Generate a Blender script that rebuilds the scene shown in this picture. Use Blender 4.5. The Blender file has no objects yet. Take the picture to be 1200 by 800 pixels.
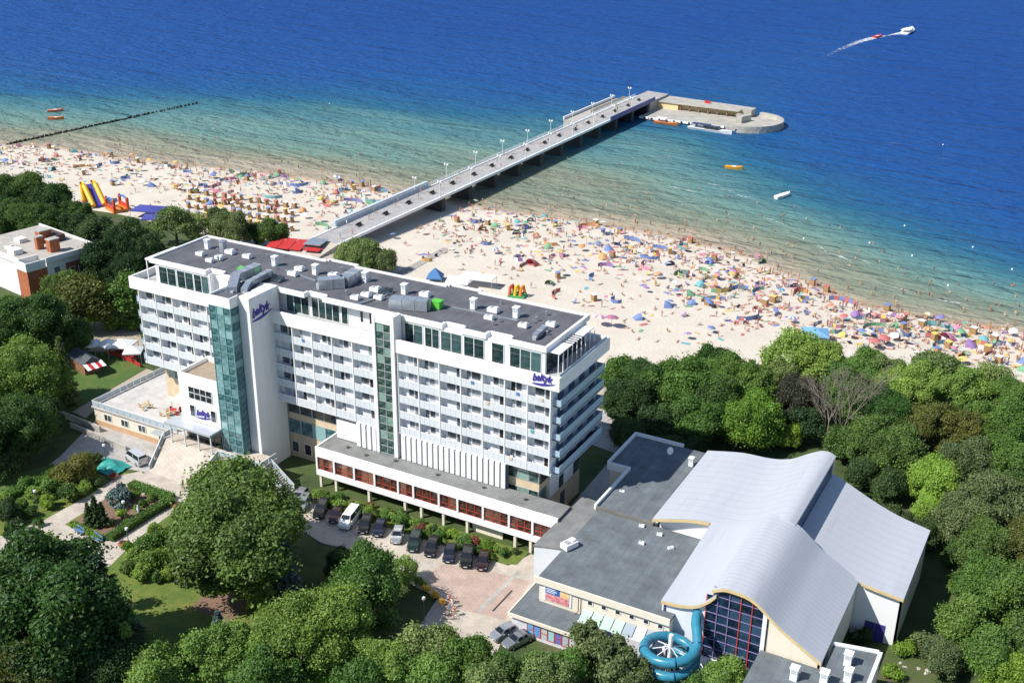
import bpy, bmesh, math, random
import numpy as np
from mathutils import Vector, Matrix

random.seed(7)
rng = np.random.default_rng(7)
SC = bpy.context.scene
COL = SC.collection
R = math.radians

# ------------------------------------------------------------------ camera
CAM = Vector((144.93, -129.12, 94.91))
FPX, YAW, PIT, ROLL = 1333.68, -0.4976, 0.4090, 0.0098
FW = Vector((math.sin(YAW) * math.cos(PIT), math.cos(YAW) * math.cos(PIT), -math.sin(PIT)))
_rt = Vector((math.cos(YAW), -math.sin(YAW), 0.0))
_up = _rt.cross(FW)
RT = _rt * math.cos(ROLL) + _up * math.sin(ROLL)
UP = -_rt * math.sin(ROLL) + _up * math.cos(ROLL)
cd = bpy.data.cameras.new('camera')
cd.sensor_width = 36.0
cd.lens = FPX / 1200.0 * 36.0
cd.clip_start = 1.0
cd.clip_end = 20000.0
cam = bpy.data.objects.new('camera', cd)
COL.objects.link(cam)
m = Matrix((RT, UP, -FW)).transposed().to_4x4()
m.translation = CAM
cam.matrix_world = m
SC.camera = cam

# ------------------------------------------------------------------ sky and sun
SUN_EL = 47.0
SH = Vector((0.62, 0.785, 0)).normalized()           # direction in which shadows fall
world = bpy.data.worlds.new('World')
SC.world = world
world.use_nodes = True
wn = world.node_tree.nodes
sky = wn.new('ShaderNodeTexSky')
sky.sky_type = 'NISHITA'
sky.sun_disc = False
sky.sun_elevation = R(SUN_EL)
sky.sun_rotation = math.atan2(-SH.x, -SH.y)
sky.air_density = 1.0
sky.dust_density = 0.3
sky.ozone_density = 2.2
bg = wn['Background']
bg.inputs['Strength'].default_value = 0.1
world.node_tree.links.new(sky.outputs[0], bg.inputs[0])
sd = bpy.data.lights.new('sun', 'SUN')
sd.energy = 4.8
sd.angle = R(0.5)
sd.color = (1.0, 0.955, 0.88)
sun = bpy.data.objects.new('sun', sd)
COL.objects.link(sun)
ldir = Vector((SH.x * math.cos(R(SUN_EL)), SH.y * math.cos(R(SUN_EL)), -math.sin(R(SUN_EL))))
sun.rotation_euler = ldir.to_track_quat('-Z', 'Y').to_euler()
sun.location = (0, -100, 150)
SC.view_settings.view_transform = 'Standard'
SC.view_settings.look = 'None'
SC.view_settings.gamma = 1.0
SC.view_settings.exposure = 0.42
SC.view_settings.use_curve_mapping = False

# ------------------------------------------------------------------ pixel rays (a pixel gives a direction; the plane it meets gives the distance)
def _ray(px, py):
    return FW + RT * ((px - 600.0) / FPX) + UP * ((400.0 - py) / FPX)
def P(px, py, z=0.0):
    d = _ray(px, py); return CAM + d * ((z - CAM.z) / d.z)
def PY(px, py, y):
    d = _ray(px, py); return CAM + d * ((y - CAM.y) / d.y)
def PX(px, py, x):
    d = _ray(px, py); return CAM + d * ((x - CAM.x) / d.x)
def proj(p):
    v = Vector(p) - CAM; d = v.dot(FW)
    return 600 + FPX * v.dot(RT) / d, 400 - FPX * v.dot(UP) / d

# ------------------------------------------------------------------ materials
MATS = {}
def mat(name, col, rough=0.7, noise=0.0, nscale=1.0, metal=0.0, spec=0.5, col2=None, bump=0.0, bscale=5.0, coords='Object', rnd=0.0):
    if name in MATS: return MATS[name]
    mt = bpy.data.materials.new(name); mt.use_nodes = True
    nt = mt.node_tree; n = nt.nodes; L = nt.links
    b = n['Principled BSDF']
    b.inputs['Base Color'].default_value = (*col, 1)
    b.inputs['Roughness'].default_value = rough
    b.inputs['Metallic'].default_value = metal
    b.inputs['Specular IOR Level'].default_value = spec
    tc = n.new('ShaderNodeTexCoord')
    last = None
    if noise > 0 or col2:
        nz = n.new('ShaderNodeTexNoise'); nz.inputs['Scale'].default_value = nscale
        nz.inputs['Detail'].default_value = 6.0; nz.inputs['Roughness'].default_value = 0.65
        L.new(tc.outputs[coords], nz.inputs['Vector'])
        rp = n.new('ShaderNodeMapRange')
        rp.inputs[1].default_value = 0.3; rp.inputs[2].default_value = 0.7
        L.new(nz.outputs['Fac'], rp.inputs[0])
        mx = n.new('ShaderNodeMix'); mx.data_type = 'RGBA'
        c2 = col2 if col2 else tuple(c * (1 - noise) for c in col)
        c1 = col if col2 else tuple(min(1, c * (1 + noise * 0.5)) for c in col)
        mx.inputs[6].default_value = (*c1, 1); mx.inputs[7].default_value = (*c2, 1)
        L.new(rp.outputs[0], mx.inputs[0])
        last = mx.outputs[2]
    if rnd > 0:
        oi = n.new('ShaderNodeObjectInfo')
        hs = n.new('ShaderNodeHueSaturation')
        mr = n.new('ShaderNodeMapRange'); mr.inputs[3].default_value = 1 - rnd; mr.inputs[4].default_value = 1 + rnd
        L.new(oi.outputs['Random'], mr.inputs[0]); L.new(mr.outputs[0], hs.inputs['Value'])
        if last: L.new(last, hs.inputs['Color'])
        else: hs.inputs['Color'].default_value = (*col, 1)
        last = hs.outputs[0]
    if last: L.new(last, b.inputs['Base Color'])
    if bump > 0:
        nb = n.new('ShaderNodeTexNoise'); nb.inputs['Scale'].default_value = bscale; nb.inputs['Detail'].default_value = 5
        L.new(tc.outputs[coords], nb.inputs['Vector'])
        bp = n.new('ShaderNodeBump'); bp.inputs['Strength'].default_value = bump; bp.inputs['Distance'].default_value = 0.1
        L.new(nb.outputs['Fac'], bp.inputs['Height']); L.new(bp.outputs[0], b.inputs['Normal'])
    MATS[name] = mt
    return mt

def streak_mat(name, col, dirt, amt=0.5, axis='V', scale=1.0, rough=0.6, spec=0.4):
    """painted surface with rain streaks / seam dirt"""
    if name in MATS: return MATS[name]
    mt = mat(name, col, rough=rough, spec=spec)
    nt = mt.node_tree; n = nt.nodes; L = nt.links; b = n['Principled BSDF']
    tc = n.new('ShaderNodeTexCoord'); mp = n.new('ShaderNodeMapping')
    mp.inputs['Scale'].default_value = {'V': (1.2 * scale, 1.2 * scale, 0.12 * scale), 'Y': (1.6 * scale, .1 * scale, .4 * scale), 'N': (scale, scale, scale)}[axis]
    nz = n.new('ShaderNodeTexNoise'); nz.inputs['Scale'].default_value = 1.0; nz.inputs['Detail'].default_value = 7; nz.inputs['Roughness'].default_value = .7
    n2 = n.new('ShaderNodeTexNoise'); n2.inputs['Scale'].default_value = 0.13; n2.inputs['Detail'].default_value = 4
    L.new(tc.outputs['Object'], mp.inputs[0]); L.new(mp.outputs[0], nz.inputs['Vector']); L.new(tc.outputs['Object'], n2.inputs['Vector'])
    r = n.new('ShaderNodeMapRange'); r.inputs[1].default_value = .48; r.inputs[2].default_value = .75; L.new(nz.outputs['Fac'], r.inputs[0])
    r2 = n.new('ShaderNodeMapRange'); r2.inputs[1].default_value = .35; r2.inputs[2].default_value = .65; L.new(n2.outputs['Fac'], r2.inputs[0])
    mu = n.new('ShaderNodeMath'); mu.operation = 'MULTIPLY'; L.new(r.outputs[0], mu.inputs[0]); L.new(r2.outputs[0], mu.inputs[1])
    m3 = n.new('ShaderNodeMath'); m3.operation = 'MULTIPLY'; L.new(mu.outputs[0], m3.inputs[0]); m3.inputs[1].default_value = amt
    mx = n.new('ShaderNodeMix'); mx.data_type = 'RGBA'; mx.inputs[6].default_value = (*col, 1); mx.inputs[7].default_value = (*dirt, 1)
    L.new(m3.outputs[0], mx.inputs[0]); L.new(mx.outputs[2], b.inputs['Base Color'])
    return mt

def glass_mat(name, dark, light, frac=0.5, rough=0.06, spec=0.6):
    """window glass: per-pane random between dark room and pale blind"""
    if name in MATS: return MATS[name]
    mt = bpy.data.materials.new(name); mt.use_nodes = True
    nt = mt.node_tree; n = nt.nodes; L = nt.links; b = n['Principled BSDF']
    oi = n.new('ShaderNodeObjectInfo')
    rp = n.new('ShaderNodeMapRange'); rp.inputs[1].default_value = 1 - frac; rp.inputs[2].default_value = 1.0
    L.new(oi.outputs['Random'], rp.inputs[0])
    tc = n.new('ShaderNodeTexCoord'); nz = n.new('ShaderNodeTexNoise'); nz.inputs['Scale'].default_value = 0.9; nz.inputs['Detail'].default_value = 3
    L.new(tc.outputs['Object'], nz.inputs['Vector'])
    r2 = n.new('ShaderNodeMapRange'); r2.inputs[1].default_value = .42; r2.inputs[2].default_value = .62; r2.inputs[3].default_value = 0.0; r2.inputs[4].default_value = 0.35
    L.new(nz.outputs['Fac'], r2.inputs[0])
    ad = n.new('ShaderNodeMath'); ad.operation = 'ADD'; ad.use_clamp = True; L.new(rp.outputs[0], ad.inputs[0]); L.new(r2.outputs[0], ad.inputs[1])
    mx = n.new('ShaderNodeMix'); mx.data_type = 'RGBA'; mx.inputs[6].default_value = (*dark, 1); mx.inputs[7].default_value = (*light, 1)
    L.new(ad.outputs[0], mx.inputs[0]); L.new(mx.outputs[2], b.inputs['Base Color'])
    b.inputs['Roughness'].default_value = rough; b.inputs['Specular IOR Level'].default_value = spec
    MATS[name] = mt
    return mt

def leaf_mat(name, c1, c2, trans=0.34):
    if name in MATS: return MATS[name]
    mt = bpy.data.materials.new(name); mt.use_nodes = True
    nt = mt.node_tree; n = nt.nodes; L = nt.links
    for x in list(n): n.remove(x)
    out = n.new('ShaderNodeOutputMaterial')
    at = n.new('ShaderNodeAttribute'); at.attribute_name = 'tint'
    oi = n.new('ShaderNodeObjectInfo')
    mx = n.new('ShaderNodeMix'); mx.data_type = 'RGBA'; mx.inputs[6].default_value = (*c1, 1); mx.inputs[7].default_value = (*c2, 1)
    L.new(at.outputs['Fac'], mx.inputs[0])
    hs = n.new('ShaderNodeHueSaturation')
    mr = n.new('ShaderNodeMapRange'); mr.inputs[3].default_value = 0.72; mr.inputs[4].default_value = 1.32
    L.new(oi.outputs['Random'], mr.inputs[0]); L.new(mr.outputs[0], hs.inputs['Value'])
    mh = n.new('ShaderNodeMapRange'); mh.inputs[3].default_value = 0.525; mh.inputs[4].default_value = 0.478; hs.inputs['Saturation'].default_value = .93
    L.new(oi.outputs['Random'], mh.inputs[0]); L.new(mh.outputs[0], hs.inputs['Hue'])
    L.new(mx.outputs[2], hs.inputs['Color'])
    df = n.new('ShaderNodeBsdfPrincipled'); df.inputs['Roughness'].default_value = 0.5; df.inputs['Specular IOR Level'].default_value = 0.35
    tr = n.new('ShaderNodeBsdfTranslucent')
    L.new(hs.outputs[0], df.inputs['Base Color'])
    gm = n.new('ShaderNodeMix'); gm.data_type = 'RGBA'; gm.blend_type = 'MULTIPLY'; gm.inputs[0].default_value = 1
    L.new(hs.outputs[0], gm.inputs[6]); gm.inputs[7].default_value = (1.2, 1.3, 0.5, 1); L.new(gm.outputs[2], tr.inputs[0])
    ms = n.new('ShaderNodeMixShader'); ms.inputs[0].default_value = trans
    L.new(df.outputs[0], ms.inputs[1]); L.new(tr.outputs[0], ms.inputs[2]); L.new(ms.outputs[0], out.inputs[0])
    MATS[name] = mt
    return mt

def felt_mat(name, c1, c2, row):
    """roofing felt laid in strips, with patches and puddle marks"""
    mt = mat(name, c1, .85); nt = mt.node_tree; n = nt.nodes; L = nt.links; b = n['Principled BSDF']
    tc = n.new('ShaderNodeTexCoord'); mp = n.new('ShaderNodeMapping'); mp.inputs['Rotation'].default_value = (0, 0, R(90)); L.new(tc.outputs['Object'], mp.inputs[0])
    bk = n.new('ShaderNodeTexBrick'); bk.inputs['Scale'].default_value = 1; bk.inputs['Brick Width'].default_value = 7.5; bk.inputs['Row Height'].default_value = row; bk.inputs['Mortar Size'].default_value = .035
    bk.inputs[1].default_value = (*c1, 1); bk.inputs[2].default_value = (*c2, 1); bk.inputs[3].default_value = (*[c * .72 for c in c1], 1); L.new(mp.outputs[0], bk.inputs[0])
    nz = n.new('ShaderNodeTexNoise'); nz.inputs['Scale'].default_value = .3; nz.inputs['Detail'].default_value = 8; nz.inputs['Roughness'].default_value = .72; L.new(tc.outputs['Object'], nz.inputs['Vector'])
    r = n.new('ShaderNodeMapRange'); r.inputs[1].default_value = .3; r.inputs[2].default_value = .7; r.inputs[3].default_value = .68; r.inputs[4].default_value = 1.28; L.new(nz.outputs['Fac'], r.inputs[0])
    hs = n.new('ShaderNodeHueSaturation'); L.new(bk.outputs[0], hs.inputs['Color']); L.new(r.outputs[0], hs.inputs['Value']); L.new(hs.outputs[0], b.inputs['Base Color'])
    return mt
WHITE = streak_mat('white_render', (0.80, 0.80, 0.80), (0.50, 0.49, 0.46), 0.45)
BALC = streak_mat('balcony_panel_white', (0.60, 0.635, 0.67), (0.46, 0.49, 0.52), 0.6, scale=2.0)
BACKW = streak_mat('recess_wall_white', (0.82, 0.83, 0.86), (0.6, 0.6, 0.6), 0.3)
ROOFD = felt_mat('bitumen_roof_dark', (0.108, 0.112, 0.128), (0.092, 0.095, 0.110), 1.1)
ROOFG = felt_mat('bitumen_roof_grey', (0.138, 0.160, 0.175), (0.118, 0.138, 0.152), 1.0)
ROOFW = streak_mat('membrane_roof_white', (0.435, 0.455, 0.50), (0.33, 0.345, 0.385), 0.6, axis='Y', scale=0.7, rough=0.55, spec=0.3)
BEIGE = mat('beige_band', (0.60, 0.48, 0.33), 0.8, 0.15, 0.8)
CREAM = streak_mat('cream_render', (0.72, 0.66, 0.55), (0.45, 0.40, 0.32), 0.5)
YEL = mat('eave_timber_yellow', (0.62, 0.47, 0.24), 0.7, 0.15, 1.0)
BRICK = mat('orange_brick', (0.40, 0.13, 0.055), 0.85, 0.25, 1.5)
GLASSD = glass_mat('window_glass_dark', (0.012, 0.018, 0.022), (0.13, 0.16, 0.18), 0.35)
GLASSR = glass_mat('room_glass', (0.06, 0.07, 0.08), (0.42, 0.44, 0.48), 0.6)
GLASST = glass_mat('teal_glass', (0.022, 0.085, 0.098), (0.25, 0.42, 0.43), 0.6)
GLASSG = glass_mat('green_glass', (0.01, 0.035, 0.03), (0.22, 0.34, 0.29), 0.5)
GLASSP = glass_mat('pool_glass', (0.004, 0.012, 0.03), (0.03, 0.07, 0.13), 0.4)
GLASSB = glass_mat('gallery_glass', (0.035, 0.016, 0.012), (0.24, 0.13, 0.09), 0.5, spec=0.4)
RAILG = mat('railing_glass', (0.42, 0.50, 0.55), 0.15, spec=0.6)
FRAMEW = mat('white_frame', (0.78, 0.79, 0.80), 0.45)
FRAMEG = mat('grey_frame', (0.35, 0.38, 0.40), 0.45)
FRAMER = mat('red_frame', (0.46, 0.055, 0.04), 0.5)
FRAMEV = mat('violet_frame', (0.20, 0.17, 0.33), 0.5)
METAL = mat('galvanised_metal', (0.46, 0.50, 0.55), 0.32, 0.2, 1.2, metal=0.6)
GREENB = mat('lime_green_box', (0.10, 0.50, 0.05), 0.5)
SIGN = mat('violet_sign', (0.055, 0.035, 0.30), 0.5)
BLACK = mat('black_rubber', (0.015, 0.015, 0.016), 0.7)
CONC = mat('concrete', (0.42, 0.40, 0.36), 0.85, 0.25, 0.5)
CONCD = mat('concrete_dark', (0.16, 0.155, 0.14), 0.9, 0.3, 0.6)
WOODD = mat('dark_wood', (0.035, 0.027, 0.02), 0.9, 0.3, 1.0)
BARK = mat('bark', (0.075, 0.055, 0.04), 0.9, 0.3, 2.0)
BARKP = mat('pale_bark', (0.21, 0.175, 0.145), 0.9, 0.3, 2.0)
SLIDE = streak_mat('slide_blue', (0.03, 0.20, 0.30), (0.10, 0.30, 0.37), 0.8, axis='N', scale=1.5, rough=0.3)

# ------------------------------------------------------------------ mesh helpers
ORG = {}
class MB:
    def __init__(s): s.v = []; s.f = []; s.mi = []
    def add(s, vs, fs, mi=0):
        o = len(s.v); s.v.extend([tuple(v) for v in vs]); s.f.extend([tuple(i + o for i in f) for f in fs]); s.mi.extend([mi] * len(fs)); return s
    def box(s, x0, x1, y0, y1, z0, z1, mi=0):
        return s.add([(x0, y0, z0), (x1, y0, z0), (x1, y1, z0), (x0, y1, z0), (x0, y0, z1), (x1, y0, z1), (x1, y1, z1), (x0, y1, z1)],
                     [(0, 3, 2, 1), (4, 5, 6, 7), (0, 1, 5, 4), (1, 2, 6, 5), (2, 3, 7, 6), (3, 0, 4, 7)], mi)
    def prism(s, poly, z0, z1, mi=0):
        n = len(poly)
        a = sum(poly[i][0] * poly[(i + 1) % n][1] - poly[(i + 1) % n][0] * poly[i][1] for i in range(n))
        if a < 0: poly = poly[::-1]
        zz0 = z0 if callable(z0) else (lambda x, y: z0); zz1 = z1 if callable(z1) else (lambda x, y: z1)
        vs = [(p[0], p[1], zz0(p[0], p[1])) for p in poly] + [(p[0], p[1], zz1(p[0], p[1])) for p in poly]
        return s.add(vs, [tuple(range(n))[::-1], tuple(range(n, 2 * n))] + [(i, (i + 1) % n, n + (i + 1) % n, n + i) for i in range(n)], mi)
    def bar(s, a, b, w, h=None, mi=0):
        a = Vector(a); b = Vector(b); h = h or w
        d = (b - a).normalized(); up = Vector((0, 0, 1)) if abs(d.z) < .95 else Vector((0, 1, 0))
        r = d.cross(up).normalized(); u = r.cross(d)
        vs = [p + r * i * w / 2 + u * j * h / 2 for p in (a, b) for i, j in ((-1, -1), (1, -1), (1, 1), (-1, 1))]
        return s.add(vs, [(0, 1, 2, 3), (7, 6, 5, 4), (0, 4, 5, 1), (1, 5, 6, 2), (2, 6, 7, 3), (3, 7, 4, 0)], mi)
    def tube(s, pts, rad, n=8, mi=0, caps=True):
        pts = [Vector(p) for p in pts]; k = len(pts)
        rs = rad if isinstance(rad, (list, tuple)) else [rad] * k
        vs = []; ref = None
        for i, p in enumerate(pts):
            d = (pts[min(i + 1, k - 1)] - pts[max(i - 1, 0)]).normalized()
            if ref is None: ref = Vector((1, 0, 0)) if abs(d.x) < .8 else Vector((0, 1, 0))
            r = (ref - d * ref.dot(d)).normalized(); ref = r; u = d.cross(r)
            vs += [p + (r * math.cos(2 * math.pi * j / n) + u * math.sin(2 * math.pi * j / n)) * rs[i] for j in range(n)]
        fs = [(i * n + j, i * n + (j + 1) % n, (i + 1) * n + (j + 1) % n, (i + 1) * n + j) for i in range(k - 1) for j in range(n)]
        if caps: fs += [tuple(range(n))[::-1], tuple(range((k - 1) * n, k * n))]
        return s.add(vs, fs, mi)
    def cyl(s, x, y, z0, z1, r, n=12, mi=0, r1=None):
        return s.tube([(x, y, z0), (x, y, z1)], [r, r if r1 is None else r1], n, mi)
    def extrude_x(s, prof, y0, y1, th, mi=0):
        """sheet of thickness th over profile [(x,z)] from y0 to y1 (y1/y0 may be callables of x)"""
        f0 = y0 if callable(y0) else (lambda x: y0); f1 = y1 if callable(y1) else (lambda x: y1)
        n = len(prof); vs = []
        for x, z in prof: vs += [(x, f0(x), z), (x, f1(x), z), (x, f0(x), z - th), (x, f1(x), z - th)]
        fs = []
        for i in range(n - 1):
            a, b = 4 * i, 4 * i + 4
            fs += [(a, b, b + 1, a + 1), (a + 2, a + 3, b + 3, b + 2), (a, a + 2, b + 2, b), (a + 1, b + 1, b + 3, a + 3)]
        e = 4 * n - 4
        fs += [(0, 1, 3, 2), (e, e + 2, e + 3, e + 1)]
        return s.add(vs, fs, mi)
    def mesh(s, name, mats, org=(0, 0, 0), smooth=False):
        me = bpy.data.meshes.new(name)
        ox, oy, oz = org
        me.from_pydata([(v[0] - ox, v[1] - oy, v[2] - oz) for v in s.v], [], s.f)
        for mm in (mats if isinstance(mats, (list, tuple)) else [mats]): me.materials.append(mm)
        if any(s.mi): me.polygons.foreach_set('material_index', s.mi)
        if smooth: me.polygons.foreach_set('use_smooth', [True] * len(me.polygons))
        me.update()
        return me
    def build(s, name, mats, parent=None, smooth=False, auto=False):
        org = ORG.get(parent.name, (0, 0, 0)) if parent else (0, 0, 0)
        me = s.mesh(name, mats, org, smooth)
        if auto: me.set_sharp_from_angle(angle=R(40))
        return link(name, me, parent)

def link(name, me, parent=None, loc=None, rotz=0.0, scale=None):
    o = bpy.data.objects.new(name, me); COL.objects.link(o)
    if parent:
        o.parent = parent; po = ORG.get(parent.name, (0, 0, 0))
        ORG[o.name] = po
        if loc is not None:
            o.location = (loc[0] - po[0], loc[1] - po[1], loc[2] - po[2]); ORG[o.name] = tuple(loc)
    elif loc is not None:
        o.location = loc; ORG[o.name] = tuple(loc)
    if rotz: o.rotation_euler = (0, 0, rotz)
    if scale is not None: o.scale = (scale, scale, scale) if not isinstance(scale, (tuple, list)) else scale
    return o
def tag(o, label, cat, group=None, kind=None):
    o['label'] = label; o['category'] = cat
    if group: o['group'] = group
    if kind: o['kind'] = kind
    return o
def thing(name, label, cat, loc=(0, 0, 0), rotz=0, group=None, kind=None):
    o = link(name, None, None, loc, rotz); o.empty_display_size = 0.5
    return tag(o, label, cat, group, kind)
def struct(o): o['kind'] = 'structure'; return o
def sub(me_name, *boxes, mats=None):
    b = MB()
    for q in boxes: b.box(*q)
    return b.mesh(me_name, mats)
def objmat(o, slot, m_):
    o.material_slots[slot].link = 'OBJECT'; o.material_slots[slot].material = m_

# ------------------------------------------------------------------ terrain
SEA_Z = -3.5
SHORE = [(-900, -150), (-420, 40), (-300, 95), (-207, 135), (-190, 142.5), (-162, 144.5), (-136, 146.5), (-112, 152), (-89, 155), (-60, 157), (-22, 156), (0, 158), (21, 159.3), (42, 159), (55, 156.5), (69, 150.5), (83, 141.5), (95, 134), (107, 131.5), (119, 132), (133, 134.4), (200, 150), (400, 215), (900, 380)]
DUNE = [(-900, -300), (-420, -40), (-300, 20), (-170, 88), (-131, 86), (-100, 90), (-45, 86), (-20, 66), (75, 58), (84, 76), (95, 88), (120, 90), (140, 88), (200, 100), (400, 150), (900, 300)]
DEEP = [(-900, 60), (-420, 150), (-281, 184), (-217, 213), (-155, 242), (-85, 252), (-50, 264), (-20, 284), (2, 280), (26, 246), (58, 218), (89, 198), (128, 174), (200, 182), (400, 260), (900, 430)]
def interp(t, x): return float(np.interp(x, [a for a, b in t], [b for a, b in t]))
def sstep(a, b, x): t = min(1, max(0, (x - a) / (b - a))); return t * t * (3 - 2 * t)
def beach_z(x, y):
    ys = interp(SHORE, x); yd = interp(DUNE, x); d = ys - y
    if d <= 0: return SEA_Z + d * 0.06
    return SEA_Z + 2.7 * sstep(-0.35, 1.1, d / max(20, ys - yd)) - 2.7 * sstep(-.35, 1.1, 0)
def dip(x, y): return -1.9 * sstep(114, 120, x) * sstep(141, 134, x) * sstep(-15, -8, y) * sstep(30, 22, y)
def ground_z(x, y):
    yd = interp(DUNE, x); t = sstep(yd - 14, yd, y)
    return dip(x, y) * (1 - t) + beach_z(x, yd + 2) * t
def terr(x, y):
    return beach_z(x, y) if y > interp(DUNE, x) else ground_z(x, y)

def grid_mesh(name, xs, rows, fz, mats, attr=None):
    """rows: function x -> list of y ; all same length"""
    vs = []; n = None
    for x in xs:
        ys = rows(x); n = len(ys)
        vs += [(x, y, fz(x, y)) for y in ys]
    fs = [(i * n + j, (i + 1) * n + j, (i + 1) * n + j + 1, i * n + j + 1) for i in range(len(xs) - 1) for j in range(n - 1)]
    me = bpy.data.meshes.new(name); me.from_pydata(vs, [], fs); me.materials.append(mats)
    if attr:
        for an, fn in attr.items():
            a = me.attributes.new(an, 'FLOAT', 'POINT'); a.data.foreach_set('value', [fn(v[0], v[1]) for v in vs])
    me.polygons.foreach_set('use_smooth', [True] * len(me.polygons)); me.update()
    return me

def ground_material():
    mt = mat('forest_floor', (0.05, 0.07, 0.025), 0.95)
    nt = mt.node_tree; n = nt.nodes; L = nt.links; b = n['Principled BSDF']
    tc = n.new('ShaderNodeTexCoord')
    nz = n.new('ShaderNodeTexNoise'); nz.inputs['Scale'].default_value = 0.12; nz.inputs['Detail'].default_value = 8; nz.inputs['Roughness'].default_value = .7
    L.new(tc.outputs['Object'], nz.inputs['Vector'])
    cr = n.new('ShaderNodeValToRGB'); e = cr.color_ramp.elements
    e[0].position = .35; e[0].color = (0.028, 0.05, 0.014, 1); e[1].position = .68; e[1].color = (0.10, 0.085, 0.05, 1)
    x = cr.color_ramp.elements.new(.52); x.color = (0.06, 0.09, 0.022, 1)
    L.new(nz.outputs['Fac'], cr.inputs[0]); L.new(cr.outputs[0], b.inputs['Base Color'])
    return mt
def sand_material():
    mt = mat('beach_sand', (0.6, 0.5, 0.38), 0.95)
    nt = mt.node_tree; n = nt.nodes; L = nt.links; b = n['Principled BSDF']
    tc = n.new('ShaderNodeTexCoord')
    nz = n.new('ShaderNodeTexNoise'); nz.inputs['Scale'].default_value = 0.09; nz.inputs['Detail'].default_value = 9; nz.inputs['Roughness'].default_value = .72
    L.new(tc.outputs['Object'], nz.inputs['Vector'])
    cr = n.new('ShaderNodeValToRGB'); e = cr.color_ramp.elements
    e[0].position = .3; e[0].color = (0.52, 0.46, 0.385, 1); e[1].position = .7; e[1].color = (0.63, 0.57, 0.49, 1)
    L.new(nz.outputs['Fac'], cr.inputs[0])
    at = n.new('ShaderNodeAttribute'); at.attribute_name = 'wet'
    n2 = n.new('ShaderNodeTexNoise'); n2.inputs['Scale'].default_value = 0.25; L.new(tc.outputs['Object'], n2.inputs['Vector'])
    ad = n.new('ShaderNodeMath'); ad.operation = 'MULTIPLY_ADD'; L.new(n2.outputs['Fac'], ad.inputs[0]); ad.inputs[1].default_value = .8; L.new(at.outputs['Fac'], ad.inputs[2])
    r = n.new('ShaderNodeMapRange'); r.inputs[1].default_value = .75; r.inputs[2].default_value = 1.25; L.new(ad.outputs[0], r.inputs[0])
    mx = n.new('ShaderNodeMix'); mx.data_type = 'RGBA'; L.new(r.outputs[0], mx.inputs[0]); L.new(cr.outputs[0], mx.inputs[6]); mx.inputs[7].default_value = (0.33, 0.25, 0.17, 1)
    L.new(mx.outputs[2], b.inputs['Base Color'])
    nb = n.new('ShaderNodeTexNoise'); nb.inputs['Scale'].default_value = 1.3; nb.inputs['Detail'].default_value = 6; L.new(tc.outputs['Object'], nb.inputs['Vector'])
    bp = n.new('ShaderNodeBump'); bp.inputs['Strength'].default_value = .55; bp.inputs['Distance'].default_value = .25; L.new(nb.outputs['Fac'], bp.inputs['Height']); L.new(bp.outputs[0], b.inputs['Normal'])
    return mt
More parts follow.
